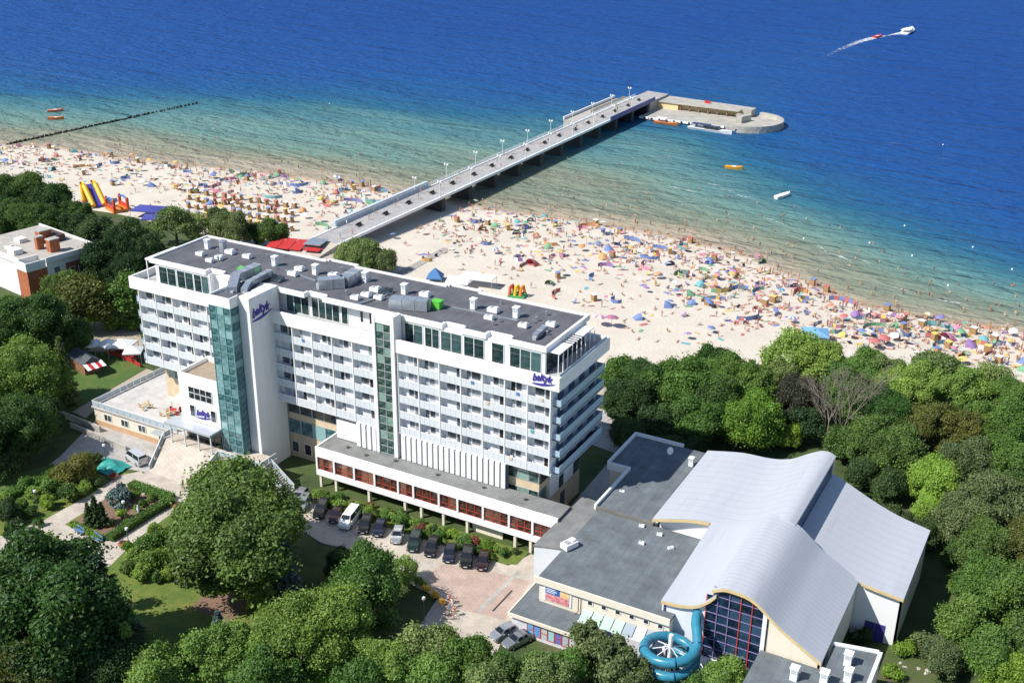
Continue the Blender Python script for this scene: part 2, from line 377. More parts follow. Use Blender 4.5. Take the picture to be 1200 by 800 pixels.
def sea_material():
    mt = bpy.data.materials.new('sea_water'); mt.use_nodes = True; MATS['sea_water'] = mt
    nt = mt.node_tree; n = nt.nodes; L = nt.links; b = n['Principled BSDF']
    tc = n.new('ShaderNodeTexCoord')
    at = n.new('ShaderNodeAttribute'); at.attribute_name = 'depth'
    mp = n.new('ShaderNodeMapping'); mp.inputs['Rotation'].default_value = (0, 0, R(8)); mp.inputs['Scale'].default_value = (.35, 1, 1)
    L.new(tc.outputs['Object'], mp.inputs[0])
    nz = n.new('ShaderNodeTexNoise'); nz.inputs['Scale'].default_value = 0.035; nz.inputs['Detail'].default_value = 6; nz.inputs['Roughness'].default_value = .6
    L.new(mp.outputs[0], nz.inputs['Vector'])
    ma = n.new('ShaderNodeMath'); ma.operation = 'MULTIPLY_ADD'; L.new(nz.outputs['Fac'], ma.inputs[0]); ma.inputs[1].default_value = .55; 
    ms = n.new('ShaderNodeMath'); ms.operation = 'SUBTRACT'; L.new(at.outputs['Fac'], ms.inputs[0]); ms.inputs[1].default_value = .275
    L.new(ms.outputs[0], ma.inputs[2])
    cl = n.new('ShaderNodeMath'); cl.operation = 'MULTIPLY'; L.new(ma.outputs[0], cl.inputs[0]); cl.inputs[1].default_value = 0.25
    cr = n.new('ShaderNodeValToRGB'); e = cr.color_ramp.elements
    stops = [(0.0, (.33, .29, .22)), (.02, (.25, .245, .175)), (.065, (.17, .215, .165)), (.12, (.125, .225, .20)), (.175, (.09, .20, .21)), (.215, (.042, .145, .19)), (.27, (.018, .106, .20)), (.36, (.011, .080, .222)), (.5, (.009, .067, .238)), (1.0, (.0075, .055, .228))]
    e[0].position = 0; e[0].color = (*stops[0][1], 1); e[1].position = 1; e[1].color = (*stops[-1][1], 1)
    for p, c in stops[1:-1]:
        q = cr.color_ramp.elements.new(p); q.color = (*c, 1)
    L.new(cl.outputs[0], cr.inputs[0]); L.new(cr.outputs[0], b.inputs['Base Color'])
    b.inputs['Roughness'].default_value = .22; b.inputs['IOR'].default_value = 1.33; b.inputs['Specular IOR Level'].default_value = .035
    # waves: two scales of ripples drawn out along the crests
    def wave(sc, rot, sx, det):
        mm = n.new('ShaderNodeMapping'); mm.inputs['Rotation'].default_value = (0, 0, R(rot)); mm.inputs['Scale'].default_value = (sx, 1, 1)
        L.new(tc.outputs['Object'], mm.inputs[0])
        w = n.new('ShaderNodeTexNoise'); w.inputs['Scale'].default_value = sc; w.inputs['Detail'].default_value = det; w.inputs['Roughness'].default_value = .55; w.inputs['Distortion'].default_value = .4
        L.new(mm.outputs[0], w.inputs['Vector']); return w
    w1 = wave(.085, 14, .3, 3); w2 = wave(.36, 6, .5, 4)
    s = n.new('ShaderNodeMath'); s.operation = 'MULTIPLY_ADD'; L.new(w2.outputs['Fac'], s.inputs[0]); s.inputs[1].default_value = .42; L.new(w1.outputs['Fac'], s.inputs[2])
    bp = n.new('ShaderNodeBump'); bp.inputs['Strength'].default_value = .95; bp.inputs['Distance'].default_value = 5.6
    L.new(s.outputs[0], bp.inputs['Height']); L.new(bp.outputs[0], b.inputs['Normal'])
    # choppy water: the mean slope of the waves keeps the grazing reflection low
    b.inputs['Specular IOR Level'].default_value = 0.0
    df = n.new('ShaderNodeBsdfDiffuse'); L.new(cr.outputs[0], df.inputs['Color']); L.new(bp.outputs[0], df.inputs['Normal'])
    gl = n.new('ShaderNodeBsdfGlossy'); gl.inputs['Roughness'].default_value = .3; L.new(bp.outputs[0], gl.inputs['Normal'])
    fr = n.new('ShaderNodeFresnel'); fr.inputs['IOR'].default_value = 1.33; L.new(bp.outputs[0], fr.inputs['Normal'])
    m1 = n.new('ShaderNodeMath'); m1.operation = 'MULTIPLY'; L.new(fr.outputs[0], m1.inputs[0]); m1.inputs[1].default_value = .5
    m2 = n.new('ShaderNodeMath'); m2.operation = 'MINIMUM'; L.new(m1.outputs[0], m2.inputs[0]); m2.inputs[1].default_value = .10
    mxs = n.new('ShaderNodeMixShader'); L.new(m2.outputs[0], mxs.inputs[0]); L.new(df.outputs[0], mxs.inputs[1]); L.new(gl.outputs[0], mxs.inputs[2]); L.new(mxs.outputs[0], n['Material Output'].inputs['Surface'])
    return mt

XS = [-900, -700, -560, -480] + list(range(-420, 301, 6)) + [340, 400, 480, 600, 900]
XG = [-900, -600, -420] + list(range(-320, 241, 8)) + [300, 400, 600, 900]
def grow(x):
    yd = interp(DUNE, x)
    near = [yd - 14 + 2 * k for k in range(8)]
    lo = yd - 14
    base = [-900, -500, -300, -220] + [-180 + (lo + 180) * k / 34 for k in range(34)] if lo > -150 else [lo - 900 + k * 900 / 38 for k in range(38)]
    return base + near
g = struct(link('ground', grid_mesh('ground', XG, grow, ground_z, ground_material())))
bch = struct(link('beach', grid_mesh('beach', XS, lambda x: [interp(DUNE, x) - 5 + (interp(SHORE, x) + 25 - interp(DUNE, x) + 5) * k / 30 for k in range(31)],
     lambda x, y: beach_z(x, y) - (0.25 if y < interp(DUNE, x) - .5 else 0), sand_material(),
     {'wet': lambda x, y: 1 - min(1, max(0, (interp(SHORE, x) - y) / 9.0))})))
def depth(x, y):
    a = interp(SHORE, x); bb = interp(DEEP, x); t = (y - a) / max(15, bb - a)
    sb = 0.13 * math.sin((y - a) * .11 + x * .02) * max(0, 1 - t)
    if x < -40: sb += -0.12 * math.exp(-((t - 1.0) / .15) ** 2)
    return max(0, t) + sb * min(1, max(0, t * 4))
def srow(x):
    a = interp(SHORE, x) - 3
    return [a + 3.2 * k for k in range(56)] + [a + 185 + 14 * k for k in range(1, 20)] + [900, 1200, 1800, 3000, 6000, 12000]
sea = struct(link('sea', grid_mesh('sea', [-9000, -4000, -2000] + XS + [2000, 4000, 9000], srow, lambda x, y: SEA_Z, sea_material(), {'depth': depth})))

# ------------------------------------------------------------------ paving, paths and lawns
def tile_mat(name, c1, c2, mortar, bw, rot=0.0, rough=0.85):
    if name in MATS: return MATS[name]
    mt = mat(name, c1, rough); nt = mt.node_tree; n = nt.nodes; L = nt.links; b = n['Principled BSDF']
    tc = n.new('ShaderNodeTexCoord'); mp = n.new('ShaderNodeMapping'); mp.inputs['Rotation'].default_value = (0, 0, rot); L.new(tc.outputs['Object'], mp.inputs[0])
    bk = n.new('ShaderNodeTexBrick'); bk.inputs['Scale'].default_value = 1.0; bk.inputs['Brick Width'].default_value = bw; bk.inputs['Row Height'].default_value = bw * .6
    bk.inputs['Mortar Size'].default_value = .02; bk.inputs[1].default_value = (*c1, 1); bk.inputs[2].default_value = (*c2, 1); bk.inputs[3].default_value = (*mortar, 1)
    L.new(mp.outputs[0], bk.inputs[0])
    nz = n.new('ShaderNodeTexNoise'); nz.inputs['Scale'].default_value = .35; nz.inputs['Detail'].default_value = 8; nz.inputs['Roughness'].default_value = .7; L.new(tc.outputs['Object'], nz.inputs['Vector'])
    r = n.new('ShaderNodeMapRange'); r.inputs[1].default_value = .3; r.inputs[2].default_value = .7; r.inputs[3].default_value = .72; r.inputs[4].default_value = 1.12; L.new(nz.outputs['Fac'], r.inputs[0])
    hs = n.new('ShaderNodeHueSaturation'); L.new(bk.outputs[0], hs.inputs['Color']); L.new(r.outputs[0], hs.inputs['Value']); L.new(hs.outputs[0], b.inputs['Base Color'])
    return mt
PAVE_B = tile_mat('beige_pavers', (.52, .46, .395), (.47, .415, .355), (.38, .335, .285), .8, .3)
PAVE_P = tile_mat('pink_pavers', (.47, .355, .30), (.43, .325, .275), (.34, .26, .22), .8, .6)
PAVE_G = tile_mat('grey_pavers', (.44, .42, .40), (.39, .375, .36), (.30, .29, .28), 1.2, .1)
PAVE_L = tile_mat('light_deck_tiles', (.58, .55, .52), (.52, .50, .48), (.40, .39, .38), 1.4, 0)
def grass_mat(name, c1, c2, c3):
    if name in MATS: return MATS[name]
    mt = mat(name, c1, .95); nt = mt.node_tree; n = nt.nodes; L = nt.links; b = n['Principled BSDF']
    tc = n.new('ShaderNodeTexCoord')
    nz = n.new('ShaderNodeTexNoise'); nz.inputs['Scale'].default_value = .22; nz.inputs['Detail'].default_value = 9; nz.inputs['Roughness'].default_value = .75; L.new(tc.outputs['Object'], nz.inputs['Vector'])
    cr = n.new('ShaderNodeValToRGB'); e = cr.color_ramp.elements
    e[0].position = .32; e[0].color = (*c1, 1); e[1].position = .7; e[1].color = (*c3, 1); q = cr.color_ramp.elements.new(.5); q.color = (*c2, 1)
    L.new(nz.outputs['Fac'], cr.inputs[0]); L.new(cr.outputs[0], b.inputs['Base Color'])
    nb = n.new('ShaderNodeTexNoise'); nb.inputs['Scale'].default_value = 7; nb.inputs['Detail'].default_value = 4; L.new(tc.outputs['Object'], nb.inputs['Vector'])
    bp = n.new('ShaderNodeBump'); bp.inputs['Strength'].default_value = .8; bp.inputs['Distance'].default_value = .15; L.new(nb.outputs['Fac'], bp.inputs['Height']); L.new(bp.outputs[0], b.inputs['Normal'])
    return mt
LAWN = grass_mat('lawn_grass', (.05, .11, .016), (.11, .16, .024), (.25, .21, .06))
LAWN_SHADED = grass_mat('green_lawn_shaded', (.045, .105, .016), (.07, .13, .022), (.12, .14, .035))  # grass colour darkened to carry the shade lying on these lawns
SOIL = grass_mat('bare_soil', (.17, .10, .07), (.21, .13, .09), (.16, .125, .06))
SANDY = grass_mat('trodden_sand', (.34, .28, .21), (.42, .35, .27), (.30, .26, .16))
def patch(name, pix, mt, z=0.03, world=None):
    poly = world or [tuple(P(x, y, 0)[:2]) for x, y in pix]
    return struct(MB().prism(poly, z - 0.4, z).build(name, mt))
def kerb(name, pts, w=.3, z=.14, mt=CONC):
    b = MB()
    for a, c in zip(pts, pts[1:]): b.bar((a[0], a[1], z - .15), (c[0], c[1], z - .15), w, .3)
    return struct(b.build(name, mt))
patch('car_park', None, PAVE_B, .03, [(36, -9), (40, -5.2), (46, -8.6), (79, -8.2), (80.5, -4), (84.2, -4), (84.2, -12), (86.8, -14), (86.6, -24), (88, -30), (76, -29), (74.6, -19.6), (69, -18.6), (61, -15.6), (52, -16.6), (43, -14)])
patch('pink_paving', None, PAVE_P, .036, [(70.5, -12.6), (79.6, -10.4), (83.6, -10.2), (84, -13), (84.8, -19.5), (78.5, -20.4), (75.2, -18.6), (70, -17.4)])
patch('paving_strip', None, PAVE_G, .042, [(80.3, -19.6), (80.9, -19.6), (81.3, -8.5), (80.7, -8.5)])
patch('drain_channel', None, BLACK, .043, [(82.2, -18.6), (82.45, -18.6), (82.5, -13.2), (82.25, -13.2)])
kerb('car_park_kerb', [(43, -14.1), (52, -16.7), (61, -15.7), (69, -18.7), (74.5, -19.7), (75.6, -26)])
patch('lawn', [(150, 700), (160, 672), (215, 655), (290, 675), (300, 720), (290, 765), (240, 800), (140, 790)], LAWN, .02)
patch('bare_soil_patch', [(222, 712), (238, 698), (272, 696), (289, 702), (284, 716), (262, 735), (250, 722)], SOIL, .03)
patch('garden_ground', [(0, 560), (60, 545), (160, 555), (210, 590), (150, 700), (60, 660), (0, 660)], LAWN, .016)
patch('garden_path', [(0, 628), (50, 610), (105, 580), (140, 557), (165, 552), (178, 562), (158, 566), (118, 588), (75, 615), (0, 648)], PAVE_B, .03)
patch('garden_path', [(70, 612), (84, 618), (120, 636), (140, 622), (206, 586), (214, 592), (160, 632), (128, 664), (110, 655), (60, 625)], PAVE_B, .034)
patch('hedge_garden_bed', [(84, 613), (120, 631), (200, 583), (158, 566), (122, 585)], SOIL, .05)
patch('forecourt', [(28, 566), (70, 535), (112, 492), (192, 518), (222, 545), (232, 572), (206, 590), (158, 566), (170, 553), (125, 545), (80, 545)], PAVE_G, .024)
patch('entrance_plaza', [(172, 556), (186, 540), (212, 545), (246, 556), (240, 575), (208, 594), (158, 568)], PAVE_B, .032)
patch('lawn', [(70, 440), (120, 408), (168, 432), (120, 462), (85, 480)], LAWN_SHADED, .02)
patch('side_path', [(85, 482), (120, 462), (172, 432), (186, 437), (118, 474), (100, 490)], SANDY, .026)
patch('sandy_yard', [(95, 412), (60, 405), (110, 372), (160, 380), (170, 410), (130, 412)], SANDY, .022)
patch('front_lawn', [(0, 600), (0, 562), (62, 543), (70, 553), (20, 580)], LAWN_SHADED, .03)
patch('flower_bed', None, LAWN, .05, [(44, -8.4), (48, -4.6), (80, -3.6), (80, -7.4), (78.2, -8.2)])
patch('east_yard', None, SANDY, .02, [(131, -14), (146, -10), (150, -34), (124, -34), (124, -22)])
patch('service_road', None, PAVE_G, .02, [(80, 4), (84.5, 4), (84.5, 40), (70, 44), (40, 44), (40, 36), (79, 30)])
patch('promenade', None, PAVE_B, .02, [(-130, 70), (-60, 66), (-42, 84), (-20, 64), (72, 54), (72, 48), (-24, 56), (-60, 58), (-130, 62)])
patch('pier_plaza', None, PAVE_B, .05, [(-44, 84), (-22, 66), (-18, 72), (-24, 96), (-38, 98)])

def strip(name, pix, w, mt):
    """path laid over the sand, following the ground"""
    pts = []
    for x, y in pix:
        p = P(x, y, -1)
        for _ in range(4): p = P(x, y, terr(p.x, p.y))
        pts.append(Vector((p.x, p.y)))
    b = MB(); fine = [pts[0].lerp(pts[1], k / 12) for k in range(13)]; d = (pts[1] - pts[0]).normalized(); nn = Vector((-d.y, d.x)) * w / 2
    for a, c in zip(fine, fine[1:]): b.prism([tuple(a - nn), tuple(a + nn), tuple(c - d * .08 + nn), tuple(c - d * .08 - nn)], lambda x, y: terr(x, y) - .2, lambda x, y: terr(x, y) + .08)
    return struct(b.build(name, mt))
strip('boardwalk', [(440, 338), (524, 291)], 2.4, mat('grey_planks', (.36, .34, .31), .85, .25, 1.5))
# ------------------------------------------------------------------ hotel
HB, FH, HT, FT, RZ = 11.7, 2.7, 25.2, 27.3, 30.3     # block bottom, storey, fascia bottom, fascia top, penthouse roof
H = thing('hotel_building', 'long white seaside hotel with five rows of balconies and glass stair tower', 'building', (0, 0, 0))
REC = .85
b = MB()
b.box(2.0, 81.1, REC, 15.6, HB, HT)
b.build('main_wall', BACKW, H)
b = MB()                                             # fascia: parapet box round the recessed top storey
for q in ((0.3, 50.9, -.25, .15, HT, FT), (54.95, 82.5, -.25, .15, HT, FT), (0.3, 82.5, 16.4, 16.9, HT, FT), (0.3, .7, .15, 16.4, HT, FT), (82.1, 82.5, .15, 16.4, HT, FT)): b.box(*q)
b.build('fascia', WHITE, H)
MB().box(.7, 82.1, .15, 16.4, HT - .002, HT + .9).build('terrace_floor', mat('terrace_tiles', (.42, .42, .42), .8, .2, .8), H)
MB().box(1.6, 81.4, -.05, 15.9, HB - .35, HB).build('soffit', WHITE, H)
# bays: [x0, pitch, n]
secs = [(2.05, 3.84, 4), (17.41, 3.8, 2), (31.3, 3.88, 5), (55.2, 3.70, 7)]
def balcony_mesh(w):
    bb = MB(); e = .05
    bb.box(-.0, w, -.02, REC, -.18, 0)
    k = 4; pw = (w - .12) / k
    for i in range(k): bb.box(.06 + i * pw + .02, .06 + (i + 1) * pw - .02, -.06, .0, -.22, .98, 0)
    bb.box(.04, w - .04, -.09, .03, 1.0, 1.06, 1)
    return bb.mesh('balcony', [BALC, FRAMEW])
part_me = sub('partition', (-.08, .08, -.14, REC, -.18, FH - .19), mats=WHITE)
def window_meshes(mirror, w, kind):
    x = lambda a: (w - a) if mirror else a
    def bx(bb, x0, x1, y0, y1, z0, z1): bb.box(min(x(x0), x(x1)), max(x(x0), x(x1)), y0, y1, z0, z1)
    fr = MB()
    wx0, wx1, dx0, dx1 = (.75, 2.35, 2.42, 3.2) if kind == 0 else (1.3, 2.3, 2.36, 3.15)
    for (a, c, z0, z1) in ((wx0, wx1, .85, 2.25), (dx0, dx1, .1, 2.25)):
        for q in ((a, a + .07, z0, z1), (c - .07, c, z0, z1), (a + .07, c - .07, z1 - .07, z1), (a + .07, c - .07, z0, z0 + .07)): bx(fr, q[0], q[1], -.06, .0, q[2], q[3])
    p1 = MB(); bx(p1, wx0 + .07, wx1 - .07, -.03, 0, .92, 2.18)
    p2 = MB(); bx(p2, dx0 + .07, dx1 - .07, -.03, 0, .17, 2.18)
    return fr.mesh('window_frame', FRAMEW), p1.mesh('window_pane', GLASSR), p2.mesh('window_pane', GLASSR)
cache = {}
bk = 0
for si, (x0, pw, n) in enumerate(secs):
    cache[si] = (balcony_mesh(pw), {(m_, k_): window_meshes(m_, pw, k_) for m_ in (0, 1) for k_ in (0, 1)})
    for fl in range(5):
        z = HB + fl * FH
        for i in range(n):
            x = x0 + i * pw
            link('balcony', cache[si][0], H, (x, 0, z))
            link('partition', part_me, H, (x, 0, z))
            if si != 1:
                fm, m1, m2 = cache[si][1][(i % 2, (i // 2 + si) % 2)]
                wn_ = link('window', fm, H, (x, REC - .001, z))
                a = link('window_pane', m1, wn_, (x, REC - .001, z)); c = link('window_pane', m2, wn_, (x, REC - .001, z))
                t_ = random.random()
                if t_ < .13: objmat(c, 0, BLACK)
                elif t_ < .32: objmat(a, 0, MATS.get('curtain') or mat('curtain', (.62, .63, .66), .7)); 
        link('partition', part_me, H, (x0 + n * pw, 0, z))
hb = random.Random(4)
tw_me = sub('hanging_towel', (0, .5, -.16, -.11, .6, 1.1), mats=None); tw_me.materials.clear(); tw_me.materials.append(None)
ch_b = MB(); ch_b.box(0, .5, 0, .5, .4, .46); ch_b.box(0, .5, .45, .5, .46, .95)
for q in ((.02, .02), (.44, .02), (.02, .44), (.44, .44)): ch_b.box(q[0], q[0] + .04, q[1], q[1] + .04, 0, .4)
ch_me = ch_b.mesh('balcony_chair', FRAMEW)
TOWC = [mat('towel_' + k, c, .8) for k, c in (('blue', (.10, .2, .45)), ('red', (.45, .08, .07)), ('sand', (.6, .5, .35)), ('navy', (.03, .04, .09)), ('teal', (.08, .35, .36)))]
TOWN = ['blue', 'red', 'sand coloured', 'navy', 'teal']
for si, (x0, pw, n) in enumerate(secs):
    if si == 1: continue
    for fl in range(5):
        for i in range(n):
            z = HB + fl * FH; x = x0 + i * pw
            if hb.random() < .06:
                k_ = hb.randrange(5); o_ = link('hanging_towel', tw_me, None, (x + hb.uniform(.4, 2.4), 0, z)); objmat(o_, 0, TOWC[k_]); tag(o_, '%s towel hung over a hotel balcony rail' % TOWN[k_], 'towel', '%s towels on balcony rails' % TOWN[k_])
            if hb.random() < .5: tag(link('balcony_chair', ch_me, None, (x + hb.uniform(.3, 1.6), .12, z)), 'white chair standing on a hotel balcony', 'chair', 'white balcony chairs')
# end balconies
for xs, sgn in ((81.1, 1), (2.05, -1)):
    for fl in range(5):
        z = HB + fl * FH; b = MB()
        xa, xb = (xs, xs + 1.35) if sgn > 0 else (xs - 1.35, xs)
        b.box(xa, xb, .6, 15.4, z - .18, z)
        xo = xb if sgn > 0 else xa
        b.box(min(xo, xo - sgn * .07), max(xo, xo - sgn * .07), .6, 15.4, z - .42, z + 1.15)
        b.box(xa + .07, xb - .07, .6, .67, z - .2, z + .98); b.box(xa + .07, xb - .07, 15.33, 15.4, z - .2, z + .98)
        b.build('end_balcony', streak_mat('end_balcony_shaded_glass', (.36, .47, .56), (.30, .38, .46), .4, rough=.2), H)  # blue of the shaded end face is put into the glass tint
        for k in range(4):
            y = 2.2 + 3.5 * k
            f = MB().box(xs - .02, xs + .05, y, y + 1.9, z + .1, z + 2.2) if sgn > 0 else MB().box(xs - .05, xs + .02, y, y + 1.9, z + .1, z + 2.2)
            f.build('end_window', mat('end_window_glass', (.16, .20, .25), .1, spec=.6), H)
# glass strip between middle and right wings
b = MB()
for q in ((50.9, 51.4, -.3, 1.6, 7.2, 30.6), (54.3, 54.95, -.45, 1.6, 7.2, 30.9), (51.4, 54.3, -.25, 1.6, 29.4, 30.6), (51.4, 54.3, .3, 1.6, 7.2, 29.4)): b.box(*q)
b.build('stair_strip_wall', WHITE, H)
for i in range(2):
    for k in range(17):
        zz = 7.3 + k * 1.3; xx = 51.4 + i * 1.45
        link('glass_pane', cache.setdefault('sp', sub('glass_pane', (.05, 1.40, 0, .06, .05, 1.25), mats=GLASSG)), H, (xx, -.08, zz))
b = MB()
for k in range(18): b.box(51.4, 54.3, -.14, .0, 7.27 + k * 1.3 - .04, 7.27 + k * 1.3 + .04)
b.box(52.8, 52.9, -.15, -.0, 7.2, 29.4); b.build('mullion_frame', FRAMEG, H)
for fl in range(8):                                   # stair landings seen behind the glass
    MB().box(51.5, 54.2, .12, .28, 8.6 + fl * 2.7, 8.95 + fl * 2.7).build('stair_landing', FRAMEW, H)
# penthouse
PHF = HT + .9
b = MB()
for q in ((4.4, 16.6, 2.2, 15.8, PHF, RZ - .5), (16.6, 51.0, 3.3, 15.8, PHF, RZ - .5), (51.0, 79.0, 2.2, 15.8, PHF, RZ - .5)): b.box(*q)
b.build('penthouse_wall', WHITE, H)
b = MB()
roofpoly = [(3.3, 2.0), (16.0, 2.0), (16.0, 3.2), (19, 3.2), (19, 2.0), (31.4, 2.0), (31.4, 1.9), (36.5, 1.9), (36.5, 3.0), (40, 3.0), (40, 2.0), (62, 2.0), (62, 3.0), (65.2, 3.0), (65.2, 2.0), (69.4, 2.0), (69.4, 3.2), (73, 3.2), (73, 2.0), (79.2, 2.0), (79.2, 16.4), (60, 16.4), (60, 17.2), (54, 17.2), (54, 16.4), (36, 16.4), (36, 17.2), (30, 17.2), (30, 16.4), (3.3, 16.4)]
b.prism(roofpoly, RZ - .5, RZ - .12); b.build('roof', ROOFD, H)
b = MB()
npoly = len(roofpoly)
for i in range(npoly):
    a, c = Vector(roofpoly[i]), Vector(roofpoly[(i + 1) % npoly]); d = (c - a).normalized(); nin = Vector((-d.y, d.x))
    e = .02 if i % 2 else 0.0
    q = [a - nin * .06 - d * .02 * (i % 2), c - nin * .06 + d * .02 * (i % 2), c + nin * .35, a + nin * .35]
    b.prism([tuple(t) for t in q], RZ - .62, RZ + .16 + e)
b.build('roof_parapet', WHITE, H)
GLASSK = glass_mat('penthouse_glass', (.006, .022, .022), (.06, .12, .12), .45)
def win(px0, px1, py0, py1, y, name='penthouse_window', n=2, gm=GLASSK, x=None, z=None, parent=H, fm=FRAMEW):
    x0, x1, z0, z1 = x[0], x[1], z[0], z[1]
    w = (x1 - x0) / n; f = MB()
    for i in range(n + 1): f.box(x0 + i * w - .05, x0 + i * w + .05, y - .09, y - .01, z0, z1)
    f.box(x0 - .05, x1 + .05, y - .10, y - .01, z0 - .06, z0); f.box(x0 - .05, x1 + .05, y - .10, y - .01, z1, z1 + .06)
    fr = f.build(name, fm, parent)
    for i in range(n): link('pane', sub('pane', (.05, w - .05, 0, .03, 0, z1 - z0), mats=gm), fr, (x0 + i * w, y - .06, z0))
    return fr
for x0, x1, n in ((5.2, 9.0, 2), (9.3, 12.9, 2), (13.1, 16.3, 2)): win(0, 0, 0, 0, 2.2, n=n, x=(x0, x1), z=(PHF + .1, RZ - 1.0))
for x0, x1, n in ((31.7, 36.2, 3), (36.8, 42.2, 4), (42.6, 43.8, 1)): win(0, 0, 0, 0, 3.3, n=n, x=(x0, x1), z=(PHF + .1, RZ - 1.0))
for x0, x1, n in ((46.2, 46.8, 1), (47.9, 48.5, 1)): win(0, 0, 0, 0, 3.3, n=n, x=(x0, x1), z=(PHF + 1.1, RZ - 1.0), gm=GLASSD)
for x0, x1, n in ((55.2, 58.4, 2), (58.8, 61.3, 2), (61.6, 65.2, 2), (65.6, 69.0, 2), (70.3, 72.3, 1), (73.3, 78.4, 3)): win(0, 0, 0, 0, 2.2, n=n, x=(x0, x1), z=(PHF + .1, RZ - 1.0))
MB().box(40.2, 51, 2.0, 2.2, PHF, PHF + .2).build('terrace_kerb', WHITE, H)
# glass railing and pergola on the east terrace
b = MB()
for y in np.arange(2.4, 14.5, 1.5): b.box(80.9, 81.0, y, y + .1, PHF, RZ - .75)
b.build('pergola_post', FRAMEW, H)
for y in (2.6, 10.2): MB().box(79.25, 81.1, y, y + 3.6, RZ - .75, RZ - .6).build('terrace_canopy', WHITE, H)
for k in range(5): MB().box(79.25, 81.1, 6.4 + .75 * k, 6.6 + .75 * k, RZ - .72, RZ - .62).build('pergola_beam', FRAMEW, H)
MB().box(79.0, 79.06, 2.6, 15, PHF, RZ - 1.0).build('terrace_glazing', GLASSD, H)
MB().box(82.2, 82.26, .3, 16.2, FT, FT + .35).build('terrace_rail', RAILG, H)
# west roof canopy post
b = MB().box(1.9, 3.3, 2.4, 9.5, RZ - .5, RZ - .25); b.box(2.0, 2.15, 2.5, 2.65, PHF, RZ - .5); b.build('west_canopy', WHITE, H)
# stair tower
TX0, TX1, TY = 24.75, 29.03, -6.9
b = MB()
b.box(29.03, 31.2, -5.0, 2.0, 0, 30.75)
b.build('tower_slab', WHITE, H)
b = MB(); b.box(24.9, 28.85, -6.75, 1.9, 29.3, 30.5); b.box(24.7, 29.08, -6.95, -6.75, 29.3, 31.0); b.box(28.85, 29.08, -6.75, -5.0, 29.3, 31.0); b.box(24.7, 24.9, -6.75, 0, 29.3, 31.0)
b.build('tower_head', WHITE, H)
MB().box(24.9, 28.85, -6.75, 1.7, 30.5, 30.6).build('tower_roof', ROOFD, H)
MB().box(24.95, 28.8, -6.4, 0, 3.7, 29.3).build('tower_core', mat('tower_interior', (.10, .17, .17), .8), H)
MB().box(24.5, 24.72, -6.7, 1.9, 7.4, 29.3).build('tower_side_wall', WHITE, H)
for fl in range(10): MB().box(24.8, 28.95, -6.82, -6.42, 6.0 + fl * 2.55, 6.35 + fl * 2.55).build('tower_floor_edge', mat('pale_green_edge', (.50, .62, .60), .5), H)
tp = sub('glass_pane', (.06, 1.36, 0, .05, .05, 1.22), mats=GLASST)
for i in range(3):
    for k in range(20): link('glass_pane', tp, H, (TX0 + i * 1.425, TY, 3.8 + k * 1.275))
tp2 = sub('glass_pane', (-.05, 0, .06, 1.80, .05, 1.22), mats=GLASST)
for k in range(20): link('glass_pane', tp2, H, (TX1, TY, 3.8 + k * 1.275))
b = MB()
for k in range(21): b.box(TX0, TX1 + .01, TY - .07, TY + .05, 3.76 + k * 1.275, 3.84 + k * 1.275); b.box(TX1 - .04, TX1 + .07, TY + .05, -5.0, 3.77 + k * 1.275, 3.83 + k * 1.275)
for i in range(4): b.box(TX0 + i * 1.425 - .05, TX0 + i * 1.425 + .05, TY - .09, TY + .04, 3.7, 29.3)
b.build('mullion_frame', mat('teal_mullion', (.16, .33, .36), .4), H)
# entrance block
b = MB()
b.box(16.2, 24.7, -6.9, -6.6, 7.4, 15.8); b.box(16.2, 16.5, -6.6, 0, 7.4, 15.8); b.box(16.5, 24.7, -6.6, 0, 7.4, 7.8)
b.box(16.5, 24.7, -6.6, 0, 14.7, 15.1); b.box(16.5, 24.7, -.25, .0, 15.1, 16.0)
b.build('entrance_block_wall', WHITE, H)
MB().box(16.52, 24.68, -6.58, -.27, 15.1, 15.16).build('entrance_roof', mat('brown_gravel', (.30, .24, .18), .95, .2, 1.0), H)
f = win(0, 0, 0, 0, -6.9, 'entrance_window', n=4, gm=GLASSD, x=(18.3, 23.3), z=(11.6, 13.7)); MB().box(18.3, 23.3, -6.99, -6.92, 12.6, 12.7).build('transom', FRAMEW, f)
win(0, 0, 0, 0, -6.9, 'entrance_window', n=1, gm=GLASSD, x=(18.2, 19.3), z=(8.3, 10.3)); win(0, 0, 0, 0, -6.9, 'entrance_window', n=1, gm=GLASSD, x=(22.7, 23.8), z=(8.3, 10.3))
MB().box(14.6, 24.6, -9.6, -6.95, 7.0, 7.35).build('entrance_canopy', mat('canopy_metal', (.55, .58, .62), .35, metal=.4), H)
cc_me = MB().cyl(0, 0, 0, 3.3, .12, 10).mesh('canopy_column', FRAMEW)
for x in (15.6, 18.6, 21.6, 24.3): link('canopy_column', cc_me, H, (x, -9.2, 3.7))
MB().box(16.3, 24.7, -6.4, -6.3, 3.7, 7.0).build('lobby_wall', BEIGE, H)
for k in range(4): link('lobby_door', sub('lobby_door', (0, 1.8, 0, .06, 0, 2.9), mats=GLASSD), H, (16.8 + 1.95 * k, -6.5, 3.75))
